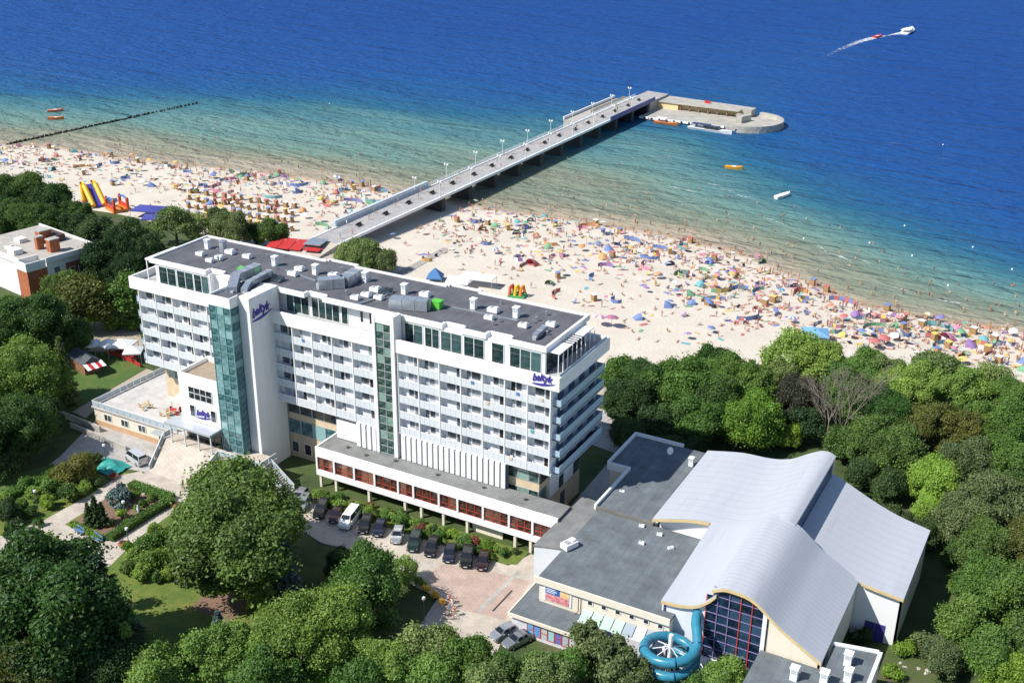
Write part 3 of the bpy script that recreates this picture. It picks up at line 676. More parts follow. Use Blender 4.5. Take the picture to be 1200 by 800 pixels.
# storeys under the balcony block
b = MB()
for q in ((2.2, 24, 3.6, 15.2, 0, HB - .35), (30, 47, 2.2, 15.2, 0, HB - .35), (47, 73.6, .35, 15.2, 0, HB - .35), (73.6, 79.0, 1.1, 15.2, 0, HB - .35)): b.box(*q)
b.build('podium_wall', BEIGE, H)
for z0, z1, dy in ((8.4, 11.2, 0), (4.6, 7.1, 0)):
    for k in range(5): win(0, 0, 0, 0, 2.2, 'podium_window', n=1, gm=GLASST if z0 < 8 else GLASSD, x=(31.3 + 2.5 * k, 33.7 + 2.5 * k), z=(z0, z1), fm=FRAMEG)
for k in range(5): win(0, 0, 0, 0, 2.2, 'podium_window', n=1, gm=GLASSD, x=(31.6 + 2.6 * k, 33.0 + 2.6 * k), z=(1.0, 2.9))
for k in range(3): win(0, 0, 0, 0, 1.1, 'podium_window', n=1, gm=GLASSG, x=(73.8 + 1.75 * k, 75.4 + 1.75 * k), z=(8.9, 10.9), fm=FRAMEG)
for k in range(3): win(0, 0, 0, 0, 1.1, 'podium_window', n=1, gm=GLASSG, x=(73.8 + 1.75 * k, 75.4 + 1.75 * k), z=(5.4, 7.4), fm=FRAMEG)
for k in range(4): win(0, 0, 0, 0, 3.6, 'podium_window', n=2, gm=GLASSG, x=(3.2 + 3.2 * k, 5.9 + 3.2 * k), z=(7.6, 10.6), fm=FRAMEG)
for y0, y1, z0, z1, mt_ in ((1.4, 3.4, 5.0, 7.4, GLASSG), (1.4, 4.2, 8.6, 11, GLASSD), (4.4, 7.6, 4.6, 8.6, WHITE), (7.7, 9.2, 4.6, 9, GLASSD), (9.3, 12.6, 4.6, 8.8, WHITE), (8.4, 9.8, .2, 3.4, GLASSD), (12.8, 15, 4.6, 9, GLASSD)):
    MB().box(79.0, 79.08, y0, y1, z0, z1).build('end_panel', mt_, H)
fin_me = sub('fin', (-.35, .35, -.32, -.05, 0, 4.1), mats=WHITE)
for k in range(19): link('fin', fin_me, H, (55.9 + k * .985, 0.0, 7.22))
for k in range(4): link('fin', fin_me, H, (47.4 + k * 1.0, 0.0, 7.22))
MB().box(47.0, 50.9, .12, .34, 7.2, 11.3).build('fin_back_wall', mat('fin_gap_shade', (.10, .12, .18), .7), H)  # dark blue backing paints the shadow in the gaps between the fins
MB().box(55.2, 74.2, .12, .34, 7.2, 11.3).build('fin_back_wall', mat('fin_gap_shade', (.10, .12, .18), .7), H)
MB().box(42.6, 46.9, .4, 2.2, 7.25, 10.4).build('roof_hatch_wall', WHITE, H)

# logo lettering
def text_mesh(s, size, depth=.06, shear=.25):
    cu = bpy.data.curves.new('lettering', 'FONT'); cu.body = s; cu.size = size; cu.extrude = depth; cu.shear = shear; cu.offset = size * .02; cu.resolution_u = 3
    o = bpy.data.objects.new('lettering', cu); COL.objects.link(o)
    bpy.context.view_layer.update()
    me = bpy.data.meshes.new_from_object(o.evaluated_get(bpy.context.evaluated_depsgraph_get()))
    bpy.data.objects.remove(o); bpy.data.curves.remove(cu)
    return me
def logo(loc, width, rot, parent, wordtilt=0.0):
    me = text_mesh('bałtyk', 1.0)
    vs = np.array([v.co[:] for v in me.vertices]); w = vs[:, 0].max() - vs[:, 0].min(); s = width / w
    for v in me.vertices:
        x = (v.co.x - vs[:, 0].min()) * s; v.co = (x, v.co.y * s * 1.25 + .09 * width * math.sin(x / width * 2.6) + .03 * width, v.co.z * .8)
    me.materials.append(SIGN)
    o = link('lettering', me, parent, loc); o.rotation_euler = rot
    b = MB(); n = 18; vsq = []
    for i in range(n + 1):
        t = i / n; x = width * (-.03 + 1.13 * t); y = -.10 * width + .17 * width * t * t - .05 * width * math.sin(t * math.pi); th = .085 * width * math.sin(math.pi * min(1, t * 1.02 + .04)) + .012 * width
        vsq += [(x, y, -.05), (x, y + th, -.05), (x, y, .05), (x, y + th, .05)]
    fs = []
    for i in range(n):
        a, c = 4 * i, 4 * i + 4
        fs += [(a + 2, c + 2, c + 3, a + 3), (a, a + 1, c + 1, c), (a + 1, a + 3, c + 3, c + 1), (a, c, c + 2, a + 2)]
    b.add(vsq, fs); sw = link('swoosh', b.mesh('swoosh', SIGN), parent, loc); sw.rotation_euler = rot
logo((31.27, -4.5, 27.2), 4.2, (R(90), 0, R(90)), H)
logo((78.3, -.32, 26.05), 3.2, (R(90), 0, 0), H)
logo((19.6, -7.0, 8.6), 2.9, (R(90), 0, 0), H)

# ------------------------------------------------------------------ glazed gallery on columns
GY = -3.95
G = thing('glazed_gallery', 'low white gallery on columns with red framed windows along hotel front', 'gallery', (41.5, GY, 0))
gx0, gx1 = 41.4, 84.6
b = MB(); b.box(gx0, gx1, GY, GY + .3, 5.55, 7.25); b.box(gx0, gx1, GY, GY + .3, 2.2, 3.25); b.box(gx0, gx0 + .3, GY + .3, 4.4, 2.2, 7.25)
b.box(gx0 + .3, gx1, GY + .3, .3, 2.2, 2.5); b.build('gallery_wall', WHITE, G)
b = MB(); b.prism([(gx0 + .3, GY + .3), (gx1, GY + .3), (gx1, .3), (47, .3), (47, 2.1), (44, 4.2), (gx0 + .3, 4.2)], 6.8, 7.12); b.build('gallery_roof', mat('gallery_roof_grey', (.20, .205, .20), .85, .3, .5), G)
b = MB()
b.box(gx0 + .3, gx1, -.9, -.8, 2.5, 6.8); b.build('gallery_back_wall', mat('gallery_interior', (.30, .17, .13), .8), G)
posts = [41.6, 45.0, 48.9, 52.8, 57.2, 60.0, 64.6, 67.9, 72.3, 76.7, 80.6, 84.4]
for i, x in enumerate(posts):
    link('window_post', cache.setdefault('gp', sub('window_post', (-.16, .16, -.04, .22, 0, 2.3), mats=WHITE)), G, (x, GY, 3.25))
for a, c in zip(posts, posts[1:]):
    w = c - a - .32; n = 3 if w > 3 else 2
    f = MB()
    for k in range(n + 1): f.box(a + .16 + w * k / n - .04, a + .16 + w * k / n + .04, GY + .14, GY + .22, 3.25, 5.55)
    for z in (3.29, 4.05, 5.5): f.box(a + .2, c - .2, GY + .16, GY + .24, z - .04, z + .04)
    fr = f.build('gallery_window', FRAMER, G)
    for k in range(n): link('pane', sub('pane', (.04, w / n - .04, 0, .02, 0, 2.2), mats=GLASSB), fr, (a + .16 + w * k / n, GY + .19, 3.3))
cm = sub('column', (-.2, .2, -.2, .2, 0, 2.2), mats=CREAM)
for x in (42.0, 45.0, 51.4, 58.2, 61.2, 65.2, 69.4, 77.6, 80.2): link('column', cm, G, (x, GY + .4, 0))
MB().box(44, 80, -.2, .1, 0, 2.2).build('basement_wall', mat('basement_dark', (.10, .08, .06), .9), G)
MB().box(69.8, 75, GY + 1.2, GY + 1.35, .0, 2.1).build('garage_panel', CREAM, G)
roofvent = MB(); roofvent.cyl(0, 0, 0, .35, .16, 8); roofvent.cyl(0, 0, .3, .42, .3, 8); rv_me = roofvent.mesh('roof_vent', CONCD)
for x, y in ((46, -1.5), (50, -2.2), (55, -1.4), (63, -1.8), (71, -1.6), (78, -1.5)):
    tag(link('roof_vent', rv_me, None, (x, y, 7.1)), 'small dark vent cap on the gallery roof', 'vent', 'vent caps on the gallery roof')

# ------------------------------------------------------------------ west terrace on its low building, ramps
T = thing('terrace_building', 'low cream building with flat paved terrace and glass railing beside hotel entrance', 'building', (-6, -6, 0))
b = MB(); b.prism([(-6, -6.2), (15.2, -6.2), (15.2, 3.5), (2.3, 3.5), (2.3, 11), (-5.4, 11)], -.2, 3.4); b.build('wall', CREAM, T)
b = MB(); b.prism([(-6, -6.23), (13, -6.23), (13, -6.21), (-6, -6.21)], -.1, 1.0); b.build('plinth', mat('peach_plinth', (.52, .33, .19), .8, .15, 1), T)
b = MB(); b.prism([(-6.25, -6.5), (16.1, -6.5), (16.1, 3.5), (2.25, 3.5), (2.25, 11.2), (-5.6, 11.2)], 3.4, 3.72); b.build('terrace_deck', PAVE_L, T)
for k in range(3): win(0, 0, 0, 0, -6.2, 'window', n=2, gm=GLASSD, x=(-3.6 + 4.1 * k, -1.9 + 4.1 * k), z=(1.5, 2.7), parent=T)
win(0, 0, 0, 0, -6.2, 'side_door', n=2, gm=GLASSD, x=(9.3, 12.4), z=(.3, 2.6), parent=T)
MB().box(8.9, 12.8, -7.6, -6.22, 2.75, 2.9).build('door_canopy', FRAMEG, T)
def glass_rail(name, pts, zf, parent, h=1.05, step=1.6, gmat=RAILG, top=FRAMEW):
    for a, c in zip(pts, pts[1:]):
        a = Vector(a); c = Vector(c); n = max(1, round((c - a).length / step)); d = (c - a) / n
        for k in range(n):
            p0 = a + d * (k + .04); p1 = a + d * (k + .96)
            z0, z1 = zf(p0.x, p0.y), zf(p1.x, p1.y)
            q = MB(); t = Vector((-d.y, d.x)).normalized() * .025
            vs = [(p0.x - t.x, p0.y - t.y, z0 + .1), (p1.x - t.x, p1.y - t.y, z1 + .1), (p1.x + t.x, p1.y + t.y, z1 + .1), (p0.x + t.x, p0.y + t.y, z0 + .1)]
            q.add(vs + [(v[0], v[1], v[2] + h - .15) for v in vs], [(0, 3, 2, 1), (4, 5, 6, 7), (0, 1, 5, 4), (1, 2, 6, 5), (2, 3, 7, 6), (3, 0, 4, 7)])
            q.build(name, gmat, parent)
        MB().bar((a.x, a.y, zf(a.x, a.y) + h), (c.x, c.y, zf(c.x, c.y) + h), .09, .07).build('handrail', top, parent)
glass_rail('railing_panel', [(-5.5, 11), (-6.1, -6.35), (14.0, -6.35)], lambda x, y: 3.72, T)

def rampz(x, y): return max(0.02, 3.7 * min(1, max(0, (y + 14.0) / 5.0)))
Rm = thing('entrance_ramp', 'broad paved ramp rising to hotel entrance with glass railings', 'ramp', (20, -14, 0))
b = MB()
# ramp surface as strips in y so that it really slopes
ys_ = [-14.0, -12.7, -11.5, -10.2, -9.0]
L_ = lambda y: interp([(-14, 14.6), (-9, 13.4)], y); R_ = lambda y: interp([(-14, 24.6), (-9, 25.4)], y)
for y0, y1 in zip(ys_, ys_[1:]):
    b.prism([(L_(y0), y0), (R_(y0), y0), (R_(y1), y1), (L_(y1), y1)], -.3, lambda x, y: rampz(x, y) + .03)
b.prism([(L_(-9), -9), (R_(-9), -9), (34.5, -9.0), (34.5, -5.05), (31.25, -5.05), (24.72, -7.0), (14.6, -6.6)], -.3, 3.73)
b.build('ramp_surface', PAVE_B, Rm)
glass_rail('railing_panel', [(13.6, -6.9), (13.5, -9.0), (14.5, -13.8)], rampz, Rm)
glass_rail('railing_panel', [(24.6, -13.6), (25.5, -9.05), (34.3, -8.9), (34.3, -5.2)], rampz, Rm)
St = thing('outdoor_staircase', 'white outdoor stairs leading down from the terrace to the garden', 'stairs', (36, -9, 0))
for k in range(14): MB().box(34.6 + k * .32, 34.92 + k * .32, -8.9, -6.9, 0, 3.6 - k * .25).build('step', CONC, St)
glass_rail('railing_panel', [(34.7, -8.95), (39.1, -8.95)], lambda x, y: 3.6 - (x - 34.6) * .78, St); glass_rail('railing_panel', [(34.7, -6.85), (39.1, -6.85)], lambda x, y: 3.6 - (x - 34.6) * .78, St)
W2 = thing('retaining_wall', 'grey retaining wall with stepped ramp beside the cream terrace building', 'wall', (-6, -9, 0))
for i, (q) in enumerate((((-9, -9.2), (6, -10.6), .9), ((-14, -7.2), (-3, -8.0), 1.2), ((7.5, -8.2), (13, -8.6), 1.1))):
    MB().bar((q[0][0], q[0][1], q[2] / 2), (q[1][0], q[1][1], q[2] / 2), .35, q[2]).build('wall_section', CONC, W2)

# ------------------------------------------------------------------ pool complex: flat roofed annex
A = thing('pool_annex', 'flat grey roofed cream annex between hotel gallery and swimming pool hall', 'building', (97, -17, 0))
FZ = 6.75
an = [(88.5, -17), (106.9, -17), (106.9, -15.5), (105.2, -15.5), (105.2, 2.2), (96.9, 2.2), (96.9, 25.2), (84.5, 25.2), (84.5, 14.6), (87.9, 14.6), (87.9, 2.2), (88.5, 2.2)]
MB().prism(an, -.2, FZ - .3).build('wall', CREAM, A)
MB().prism([(88.3, -17.2), (107, -17.2), (107, 2.0), (88.3, 2.0)], FZ - .3, FZ).build('roof', ROOFG, A)
MB().prism([(87.7, 2.2), (97.2, 2.2), (97.2, 25.4), (84.3, 25.4), (84.3, 14.4), (87.7, 14.4)], FZ - .3, FZ + .25).build('rear_roof', ROOFG, A)
b = MB(); b.box(87.9, 107, -17.45, -17.2, FZ - .75, FZ + .22); b.build('front_gutter', CREAM, A)
b = MB(); b.box(87.6, 87.95, 2.0, 14.6, FZ - .5, FZ + .75); b.box(84.2, 87.6, 14.2, 14.55, FZ - .5, FZ + .75); b.box(84.0, 84.35, 14.55, 25.6, FZ - .5, FZ + .75); b.box(84.35, 92.5, 25.3, 25.6, FZ - .5, FZ + .8)
b.build('roof_parapet', FRAMEW, A)
MB().box(87.95, 96.9, 1.75, 2.15, FZ + .0, FZ + .5).build('roof_step', CONCD, A)
b = MB(); b.prism([(84.2, -10.6), (88.5, -9.4), (88.5, 4), (84.6, 4.4)], 6.3, 6.65); b.build('link_roof', mat('gallery_roof_grey', (.2, .205, .2)), A)
b = MB(); b.prism([(84.3, -10.5), (88.5, -9.6), (88.5, -9.3), (84.6, -10.2)], 0, 6.3); b.prism([(84.3, -10.5), (84.5, -10.4), (84.6, -3.9), (84.3, -3.9)], 3.5, 6.3); b.build('link_wall', mat('pale_blue_wall', (.66, .70, .76), .7, .1, .6), A)
b = MB(); b.prism([(86.4, -21.4), (97.2, -21.4), (97.2, -17.2), (88.4, -17.2), (88.4, -12.5), (86.4, -12.5)], 2.9, 3.15); b.build('lean_to_roof', ROOFG, A)
b = MB(); b.prism([(86.2, -21.6), (97.4, -21.6), (97.4, -21.4), (86.4, -21.4), (86.4, -12.5), (86.2, -12.5)], 2.75, 3.22); b.build('lean_to_gutter', CREAM, A)
MB().prism([(86.7, -21.1), (97, -21.1), (97, -17.1), (88.4, -17.1), (88.4, -12.5), (86.7, -12.5)], -.1, 2.9).build('lean_to_wall', mat('lilac_wall', (.62, .60, .66), .75, .15, .7), A)
cols_ = [(.10, .34, .60), (.12, .30, .62), (.45, .50, .55), (.30, .55, .62), (.14, .16, .45), (.40, .44, .52)]
for k in range(6):
    x = 88.9 + 1.02 * k
    f = MB(); f.box(x, x + .08, -21.2, -21.1, .6, 2.6); f.box(x + .92, x + 1.0, -21.2, -21.1, .6, 2.6); f.box(x + .08, x + .92, -21.2, -21.1, .6 if k % 2 else 1.4, .7 if k % 2 else 1.5)
    fr = f.build('shop_window', FRAMER, A); MB().box(x + .08, x + .92, -21.17, -21.12, .62, 2.58).build('pane', mat('shop_pane_%d' % k, cols_[k], .3), fr)
for k in range(6): win(0, 0, 0, 0, -17.0, 'clerestory_window', n=1, gm=BLACK, x=(95.6 + 1.95 * k, 96.3 + 1.95 * k), z=(5.0, 5.55), parent=A)
b = MB(); b.tube([(94.4, -17.3, 6.6), (94.4, -17.3, 3.5), (94.0, -17.5, 3.2)], .07, 6); b.build('drainpipe', mat('brown_pipe', (.20, .09, .06), .6), A)
for k in range(8):                                   # glass lean-to canopy
    x = 95.1 + 1.5 * k
    q = MB(); q.add([(x, -17.05, 4.2), (x + 1.38, -17.05, 4.2), (x + 1.38, -18.7, 3.3), (x, -18.7, 3.3), (x, -17.05, 4.14), (x + 1.38, -17.05, 4.14), (x + 1.38, -18.7, 3.24), (x, -18.7, 3.24)], [(0, 3, 2, 1), (4, 5, 6, 7), (0, 1, 5, 4), (1, 2, 6, 5), (2, 3, 7, 6), (3, 0, 4, 7)])
    q.build('canopy_pane', mat('mint_glass' if k < 4 else ('grey_glass' if k % 2 == 0 else 'white_glass'), (.42, .60, .48) if k < 4 else ((.30, .36, .42) if k % 2 == 0 else (.60, .64, .66)), .25), A)
MB().box(95, 107.2, -18.8, -18.6, 0, 3.3).build('canopy_wall', mat('lilac_wall', (.62, .6, .66)), A)
# poster on the annex wall
MB().box(89.1, 93.3, -17.12, -17.03, 3.55, 6.2).build('poster_board', FRAMEW, A)
MB().box(89.5, 91.6, -17.16, -17.125, 4.75, 6.1).build('blue_panel', mat('poster_blue', (.03, .12, .38), .5), A)
MB().box(91.65, 93.0, -17.16, -17.125, 4.75, 6.1).build('orange_panel', mat('poster_orange', (.72, .42, .12), .5, col2=(.75, .6, .4), nscale=2.5), A)
MB().box(89.5, 93.0, -17.16, -17.125, 3.65, 4.7).build('red_panel', mat('poster_red', (.52, .09, .11), .5, col2=(.68, .42, .42), nscale=2.2), A)
for k in range(4): MB().box(89.65, 91.2 - .25 * (k % 2), -17.19, -17.162, 5.72 - .25 * k, 5.8 - .25 * k).build('print_line', FRAMEW, A)

# small things on the annex roof
def vent_unit(name, label, loc, s=1.0, rz=0, group=None, tall=False, mt=FRAMEW):
    o = thing(name, label, 'vent', loc, rz, group); ORG[o.name] = (0, 0, 0)
    if tall:
        MB().box(-.5 * s, .5 * s, -.5 * s, .5 * s, 0, 1.9 * s).build('shaft', mt, o); MB().box(-.62 * s, .62 * s, -.62 * s, .62 * s, 1.9 * s, 2.1 * s).build('cap', mt, o)
        for k in range(2): MB().box(-.36 * s, .36 * s, -.505 * s - .02, -.5 * s, (1.2 + .3 * k) * s, (1.38 + .3 * k) * s).build('louvre', FRAMEG, o)
    else:
        MB().box(-.95 * s, .95 * s, -.6 * s, .6 * s, .12 * s, .8 * s).build('housing', mt, o); MB().box(-.8 * s, .8 * s, -.45 * s, .45 * s, 0, .12 * s).build('base', FRAMEG, o)
        MB().cyl(-.35 * s, 0, .8 * s, .95 * s, .36 * s, 12).build('fan', FRAMEG, o); MB().box(.2 * s, .8 * s, -.35 * s, .35 * s, .8 * s, 1.05 * s).build('hood', mt, o)
    return o
for (px, py) in ((752, 617), (773, 627), (752, 637), (786, 643), (729, 577)):
    p = P(px, py, FZ); vent_unit('roof_ventilator', 'small pale ventilator standing on the grey annex roof', (p.x, p.y, FZ), .42, random.random(), 'ventilators on the annex roof')
p = P(680, 637, FZ); o = vent_unit('air_handling_unit', 'white air handling unit at the corner of the grey annex roof', (88.9, -8.9, FZ), 1.15, 1.2)
p = P(800, 545, FZ); o = vent_unit('rooftop_chimney', 'white square chimney on the rear annex roof beside the pool hall', (95.6, 20.5, FZ + .25), .7, 0, tall=True)
tag(link('satellite_dish', (lambda q: q.mesh('satellite_dish', FRAMEW))(MB().tube([(0, 0, 0), (0, 0, .5)], .06, 6).tube([(0, 0, .7), (.16, -.1, .78), (.26, -.16, .82)], [.12, .45, .62], 14)), None, (91.3, 22.0, FZ + .25)), 'white satellite dish on the shaded rear annex roof', 'satellite dish')

# ------------------------------------------------------------------ pool hall with wave roof
PH = thing('pool_hall', 'swimming pool hall under sweeping white wave shaped roofs', 'building', (114, 0, 0))
def dens(pts, n=4):
    """Catmull-Rom through profile points"""
    out = []
    q = [Vector((2 * pts[0][0] - pts[1][0], 2 * pts[0][1] - pts[1][1]))] + [Vector(p) for p in pts] + [Vector((2 * pts[-1][0] - pts[-2][0], 2 * pts[-1][1] - pts[-2][1]))]
    for i in range(1, len(q) - 2):
        for k in range(n):
            t = k / n; a, b_, c, d = q[i - 1], q[i], q[i + 1], q[i + 2]
            v = .5 * ((2 * b_) + (c - a) * t + (2 * a - 5 * b_ + 4 * c - d) * t * t + (3 * b_ - a - 3 * c + d) * t ** 3); out.append((v.x, v.y))
    out.append(tuple(pts[-1])); return out
profA = dens([(97.0, 8.4), (102.5, 9.5), (107, 9.75), (110, 10.5), (112.4, 12.0), (114.3, 13.05), (115.6, 13.2), (116.6, 12.8)])
profA2 = dens([(105.2, 8.45), (107.5, 8.65), (109.7, 9.3), (111.2, 10.5), (112.2, 11.7)])
profC = dens([(111.6, 12.3), (113, 13.0), (114.3, 13.1), (115.9, 12.95), (117.5, 12.2), (120.0, 10.15), (122, 8.9), (124.2, 7.6), (125.6, 6.85)])
profB = dens([(116.5, 9.9), (119, 9.1), (123, 7.7), (127, 6.7), (131.5, 6.2)])
yB1 = lambda x: interp([(116, 23.9), (131.5, 21.2)], x)
MB().extrude_x(profA, lambda x: interp([(97, 1.2), (105, 2.4), (105.3, 2.3), (116.4, 2.3)], x), 23.9, .38).build('north_roof_shell', ROOFW, PH, True, True)
zA = lambda x: float(np.interp(x, [q[0] for q in profA], [q[1] for q in profA]))
b = MB(); vs = []; nA = len(profA2)
for x, z in profA2:
    zb_ = zA(x) + .03
    for yy, tt in ((-16, 0), (-10, .2), (-4, .62), (2.6, 1)): zz = z + (zb_ - z) * tt; vs += [(x, yy, zz), (x, yy, zz - .36)]
fs = []
for i in range(nA - 1):
    a, c = 8 * i, 8 * i + 8
    for r_ in (0, 2, 4): fs += [(a + r_, c + r_, c + r_ + 2, a + r_ + 2), (a + r_ + 1, a + r_ + 3, c + r_ + 3, c + r_ + 1)]
    fs += [(a, a + 1, c + 1, c), (a + 6, c + 6, c + 7, a + 7)]
e_ = 8 * nA - 8
for r_ in (0, 2, 4): fs += [(r_, r_ + 2, r_ + 3, r_ + 1), (e_ + r_, e_ + r_ + 1, e_ + r_ + 3, e_ + r_ + 2)]
b.add(vs, fs); b.build('west_roof_shell', ROOFW, PH, True, True)
MB().extrude_x(profC, -16.05, 3.0, .36).build('barrel_roof_shell', ROOFW, PH, True, True)
MB().extrude_x(profB, 2.6, yB1, .36).build('east_roof_shell', ROOFW, PH, True, True)
# timber eaves, 3 cm proud of the shell edges
def eave(prof, y, th=.3, dz=.42):
    MB().extrude_x([(x, z - .05) for x, z in prof], y - .10, y - .03, dz).build('eave_board', YEL, PH)
eave(profA2, -16); eave(profC, -16.05); eave([q for q in profB if q[0] > 125.7], 2.6)
eb = [q for q in profA if q[0] < 105.3]; MB().extrude_x([(x, z - .05) for x, z in eb], lambda x: interp([(97, 1.05), (105.3, 2.2)], x), lambda x: interp([(97, 1.15), (105.3, 2.3)], x), .42).build('eave_board', YEL, PH)
# standing seams on the shells
def seams(prof, y0, y1, xs):
    f0 = y0 if callable(y0) else (lambda x: y0); f1 = y1 if callable(y1) else (lambda x: y1)
    for yy in xs:
        q = MB().extrude_x([(x, z + .012) for x, z in prof if f0(x) < yy < f1(x)], yy - .02, yy + .02, .02); 
        if len(q.v) > 8: q.build('roof_seam', mat('seam_grey', (.30, .32, .37), .6), PH)
seams(profC, -16, 3, np.arange(-15.2, 2.5, .9)); seams(profA, 2.4, 23.8, np.arange(4.2, 23, 1.8)); seams(profB, 2.6, yB1, np.arange(4.2, 22, 1.8))
# hall walls
b = MB()
b.extrude_x([(x, z - .37) for x, z in profA], lambda x: 23.1, 23.4, 12); b.build('north_wall', CREAM, PH)
MB().box(97.3, 97.6, 2.6, 23.1, 0, 8.15).build('west_wall', CREAM, PH)
MB().extrude_x([(x, z - .37) for x, z in eb + [(105.5, eb[-1][1])]], 2.6, 2.9, 8).build('step_wall', FRAMEW, PH)
MB().box(116.2, 116.45, 3.1, 23.1, 0, 12.4).build('crest_wall', mat('crest_shade_glazing', (.03, .06, .14), .25), PH)  # dark blue paints in the shade below the crest, over the glazing
MB().box(131.0, 131.3, 3.2, 21, -2, 5.85).build('east_wall', CREAM, PH)
MB().extrude_x([(x, z - .37) for x, z in [(xx, float(np.interp(xx, [q[0] for q in profB], [q[1] for q in profB]))) for xx in np.linspace(125.3, 131.3, 8)]], 3.2, 3.5, 9.5).build('yard_wall', FRAMEW, PH)
for k in range(2): MB().box(127.1 + 1.35 * k, 128.4 + 1.35 * k, 3.1, 3.19, -1.9, .9).build('garage_door', mat('violet_door', (.045, .04, .22), .6), PH)
MB().box(125.1, 125.4, -15.6, 3.1, 0, 6.6).build('barrel_side_wall', CREAM, PH)
b = MB().extrude_x([(x, z - .37) for x, z in profC if x > 118.3], -15.6, -15.3, 11); b.build('front_wall', CREAM, PH)
MB().box(118.1, 118.6, -15.9, -15.65, 2, 11).build('front_pilaster', FRAMEW, PH)
MB().extrude_x([(x, z - .37) for x, z in profA2 if x < 111], -15.6, -15.3, 11).build('slide_wall', mat('pale_blue_wall', (.66, .70, .76)), PH)
MB().prism([(105.25, -15.7), (105.45, -15.7), (105.45, -4), (105.45, 2.7), (105.25, 2.7), (105.25, -4)], 5, lambda x, y: 8.05 + 1.45 * max(0, (y + 12) / 14.7)).build('west_side_wall', CREAM, PH)
MB().box(105.5, 105.7, -15.75, -15.61, 0, 8.0).build('downpipe', mat('blue_pipe', (.03, .06, .2), .5), PH)
# arched glass wall
zc = lambda x: float(np.interp(x, [q[0] for q in profC], [q[1] for q in profC])) - .4
MB().extrude_x([(x, zc(x)) for x in np.linspace(111.62, 118.1, 14)], -15.42, -15.3, 10.5).build('dark_interior', mat('pool_interior', (.01, .03, .06), .3), PH)
nx = 5; wx = (118.1 - 110.9) / nx
for i in range(nx):
    x0 = 110.9 + i * wx; x1 = x0 + wx
    for k in range(8):
        z0 = 2.2 + k * 1.3; z1 = z0 + 1.22
        ta, tb = min(z1, zc(max(x0, 111.7)) - .06 if x0 > 111.5 else 11.1), min(z1, zc(x1) - .06)
        if min(ta, tb) - z0 < .25: continue
        q = MB(); q.add([(x0 + .06, -15.56, z0), (x1 - .06, -15.56, z0), (x1 - .06, -15.56, tb), (x0 + .06, -15.56, ta), (x0 + .06, -15.5, z0), (x1 - .06, -15.5, z0), (x1 - .06, -15.5, tb), (x0 + .06, -15.5, ta)], [(0, 1, 2, 3), (5, 4, 7, 6), (0, 4, 5, 1), (1, 5, 6, 2), (2, 6, 7, 3), (3, 7, 4, 0)])
        q.build('glass_pane', GLASSP, PH)
for i in range(nx + 1):
    x = 110.9 + i * wx; MB().box(x - .05, x + .05, -15.72, -15.57, 1.6, (zc(x) if x > 111.6 else 11.2) - .03).build('mullion', FRAMER if i in (0, 3, 4) else FRAMEV, PH)
for k in range(9):
    z = 2.16 + k * 1.3; xe = 118.1 if z < zc(118.0) else max([x for x in np.linspace(112, 118, 30) if zc(x) > z] or [112])
    xs_ = 110.9 if z < 11 else 111.7
    MB().box(xs_, xe, -15.68, -15.58, z - .04, z + .04).build('transom', FRAMEV, PH)
b = MB(); b.add([(110.8, -15.75, 2.0), (118.2, -15.75, 2.0), (119.0, -18.6, .9), (111.4, -20.4, .9), (110.8, -15.75, 0), (118.2, -15.75, 0), (119.0, -18.6, 0), (111.4, -20.4, 0)], [(0, 3, 2, 1), (4, 5, 6, 7), (0, 1, 5, 4), (1, 2, 6, 5), (2, 3, 7, 6), (3, 0, 4, 7)]); b.build('sloping_plinth', mat('pale_blue_wall', (.66, .7, .76)), PH)
# service block
SB = thing('service_block', 'flat grey roofed service block with white chimneys beside the pool hall', 'building', (124, -16, 0))
sp = [tuple(P(x, y, 6.6)[:2]) for x, y in ((975, 745), (1036, 757), (1005, 815), (868, 815), (884, 786), (905, 752))]
sp = [(125.8, -11.0), (131.3, -9.9), (131.0, -24.0), (118.3, -24.0), (118.3, -16.2), (125.8, -16.2)]
MB().prism(sp, -.5, 5.7).build('wall', CREAM, SB); MB().prism(sp, 5.7, 6.0).build('roof', ROOFG, SB)
MB().box(131.0, 131.45, -24, -9.8, 5.6, 6.3).build('east_parapet', FRAMEW, SB); b = MB(); b.bar((125.6, -10.9, 6.05), (131.0, -9.75, 6.05), .3, .6); b.build('north_parapet', FRAMEW, SB)
for i, (px, py) in enumerate(((930, 795), (965, 800), (993, 778), (993, 797))):
    p = P(px, py, 6.0); vent_unit('rooftop_chimney', 'tall white louvred chimney on the service block roof', (min(p.x, 130), p.y, 6.0), .85, 0, 'chimneys on the service block', tall=True)

# water slide
WS = thing('water_slide', 'coiled blue tube water slide leaving the pool hall wall', 'water slide', (109, -18.5, 0))
cx, cy, cr = 108.3, -20.3, 3.2
pts = [(109.9, -15.4, 8.0), (110.0, -16.2, 7.9), (110.3, -17.2, 7.5), (110.9, -18.2, 6.9), (111.35, -19.2, 6.3)]
for k in range(0, 33): a = R(10 - k * 22.5); pts.append((cx + cr * math.cos(a), cy + cr * math.sin(a), 5.9 - k * .125))
seg = 4
for i in range(0, len(pts) - 1, seg):
    q = pts[i:i + seg + 1]
    if len(q) < 2: continue
    MB().tube(q, .62, 14).build('tube_section', SLIDE, WS, True, True)
    MB().tube([q[0], tuple(Vector(q[0]) + (Vector(q[1]) - Vector(q[0])).normalized() * .14)], .68, 14).build('joint_ring', mat('slide_ring', (.02, .14, .28), .4), WS)
MB().cyl(cx, cy, 0, 7.2, .28, 12).build('mast', FRAMEW, WS)
for k in range(8):
    a = R(45 * k + 12)
    for z in (2.2, 4.6): MB().bar((cx, cy, z + .9), (cx + cr * math.cos(a), cy + cr * math.sin(a), z - .35), .09).build('strut', FRAMEW, WS)

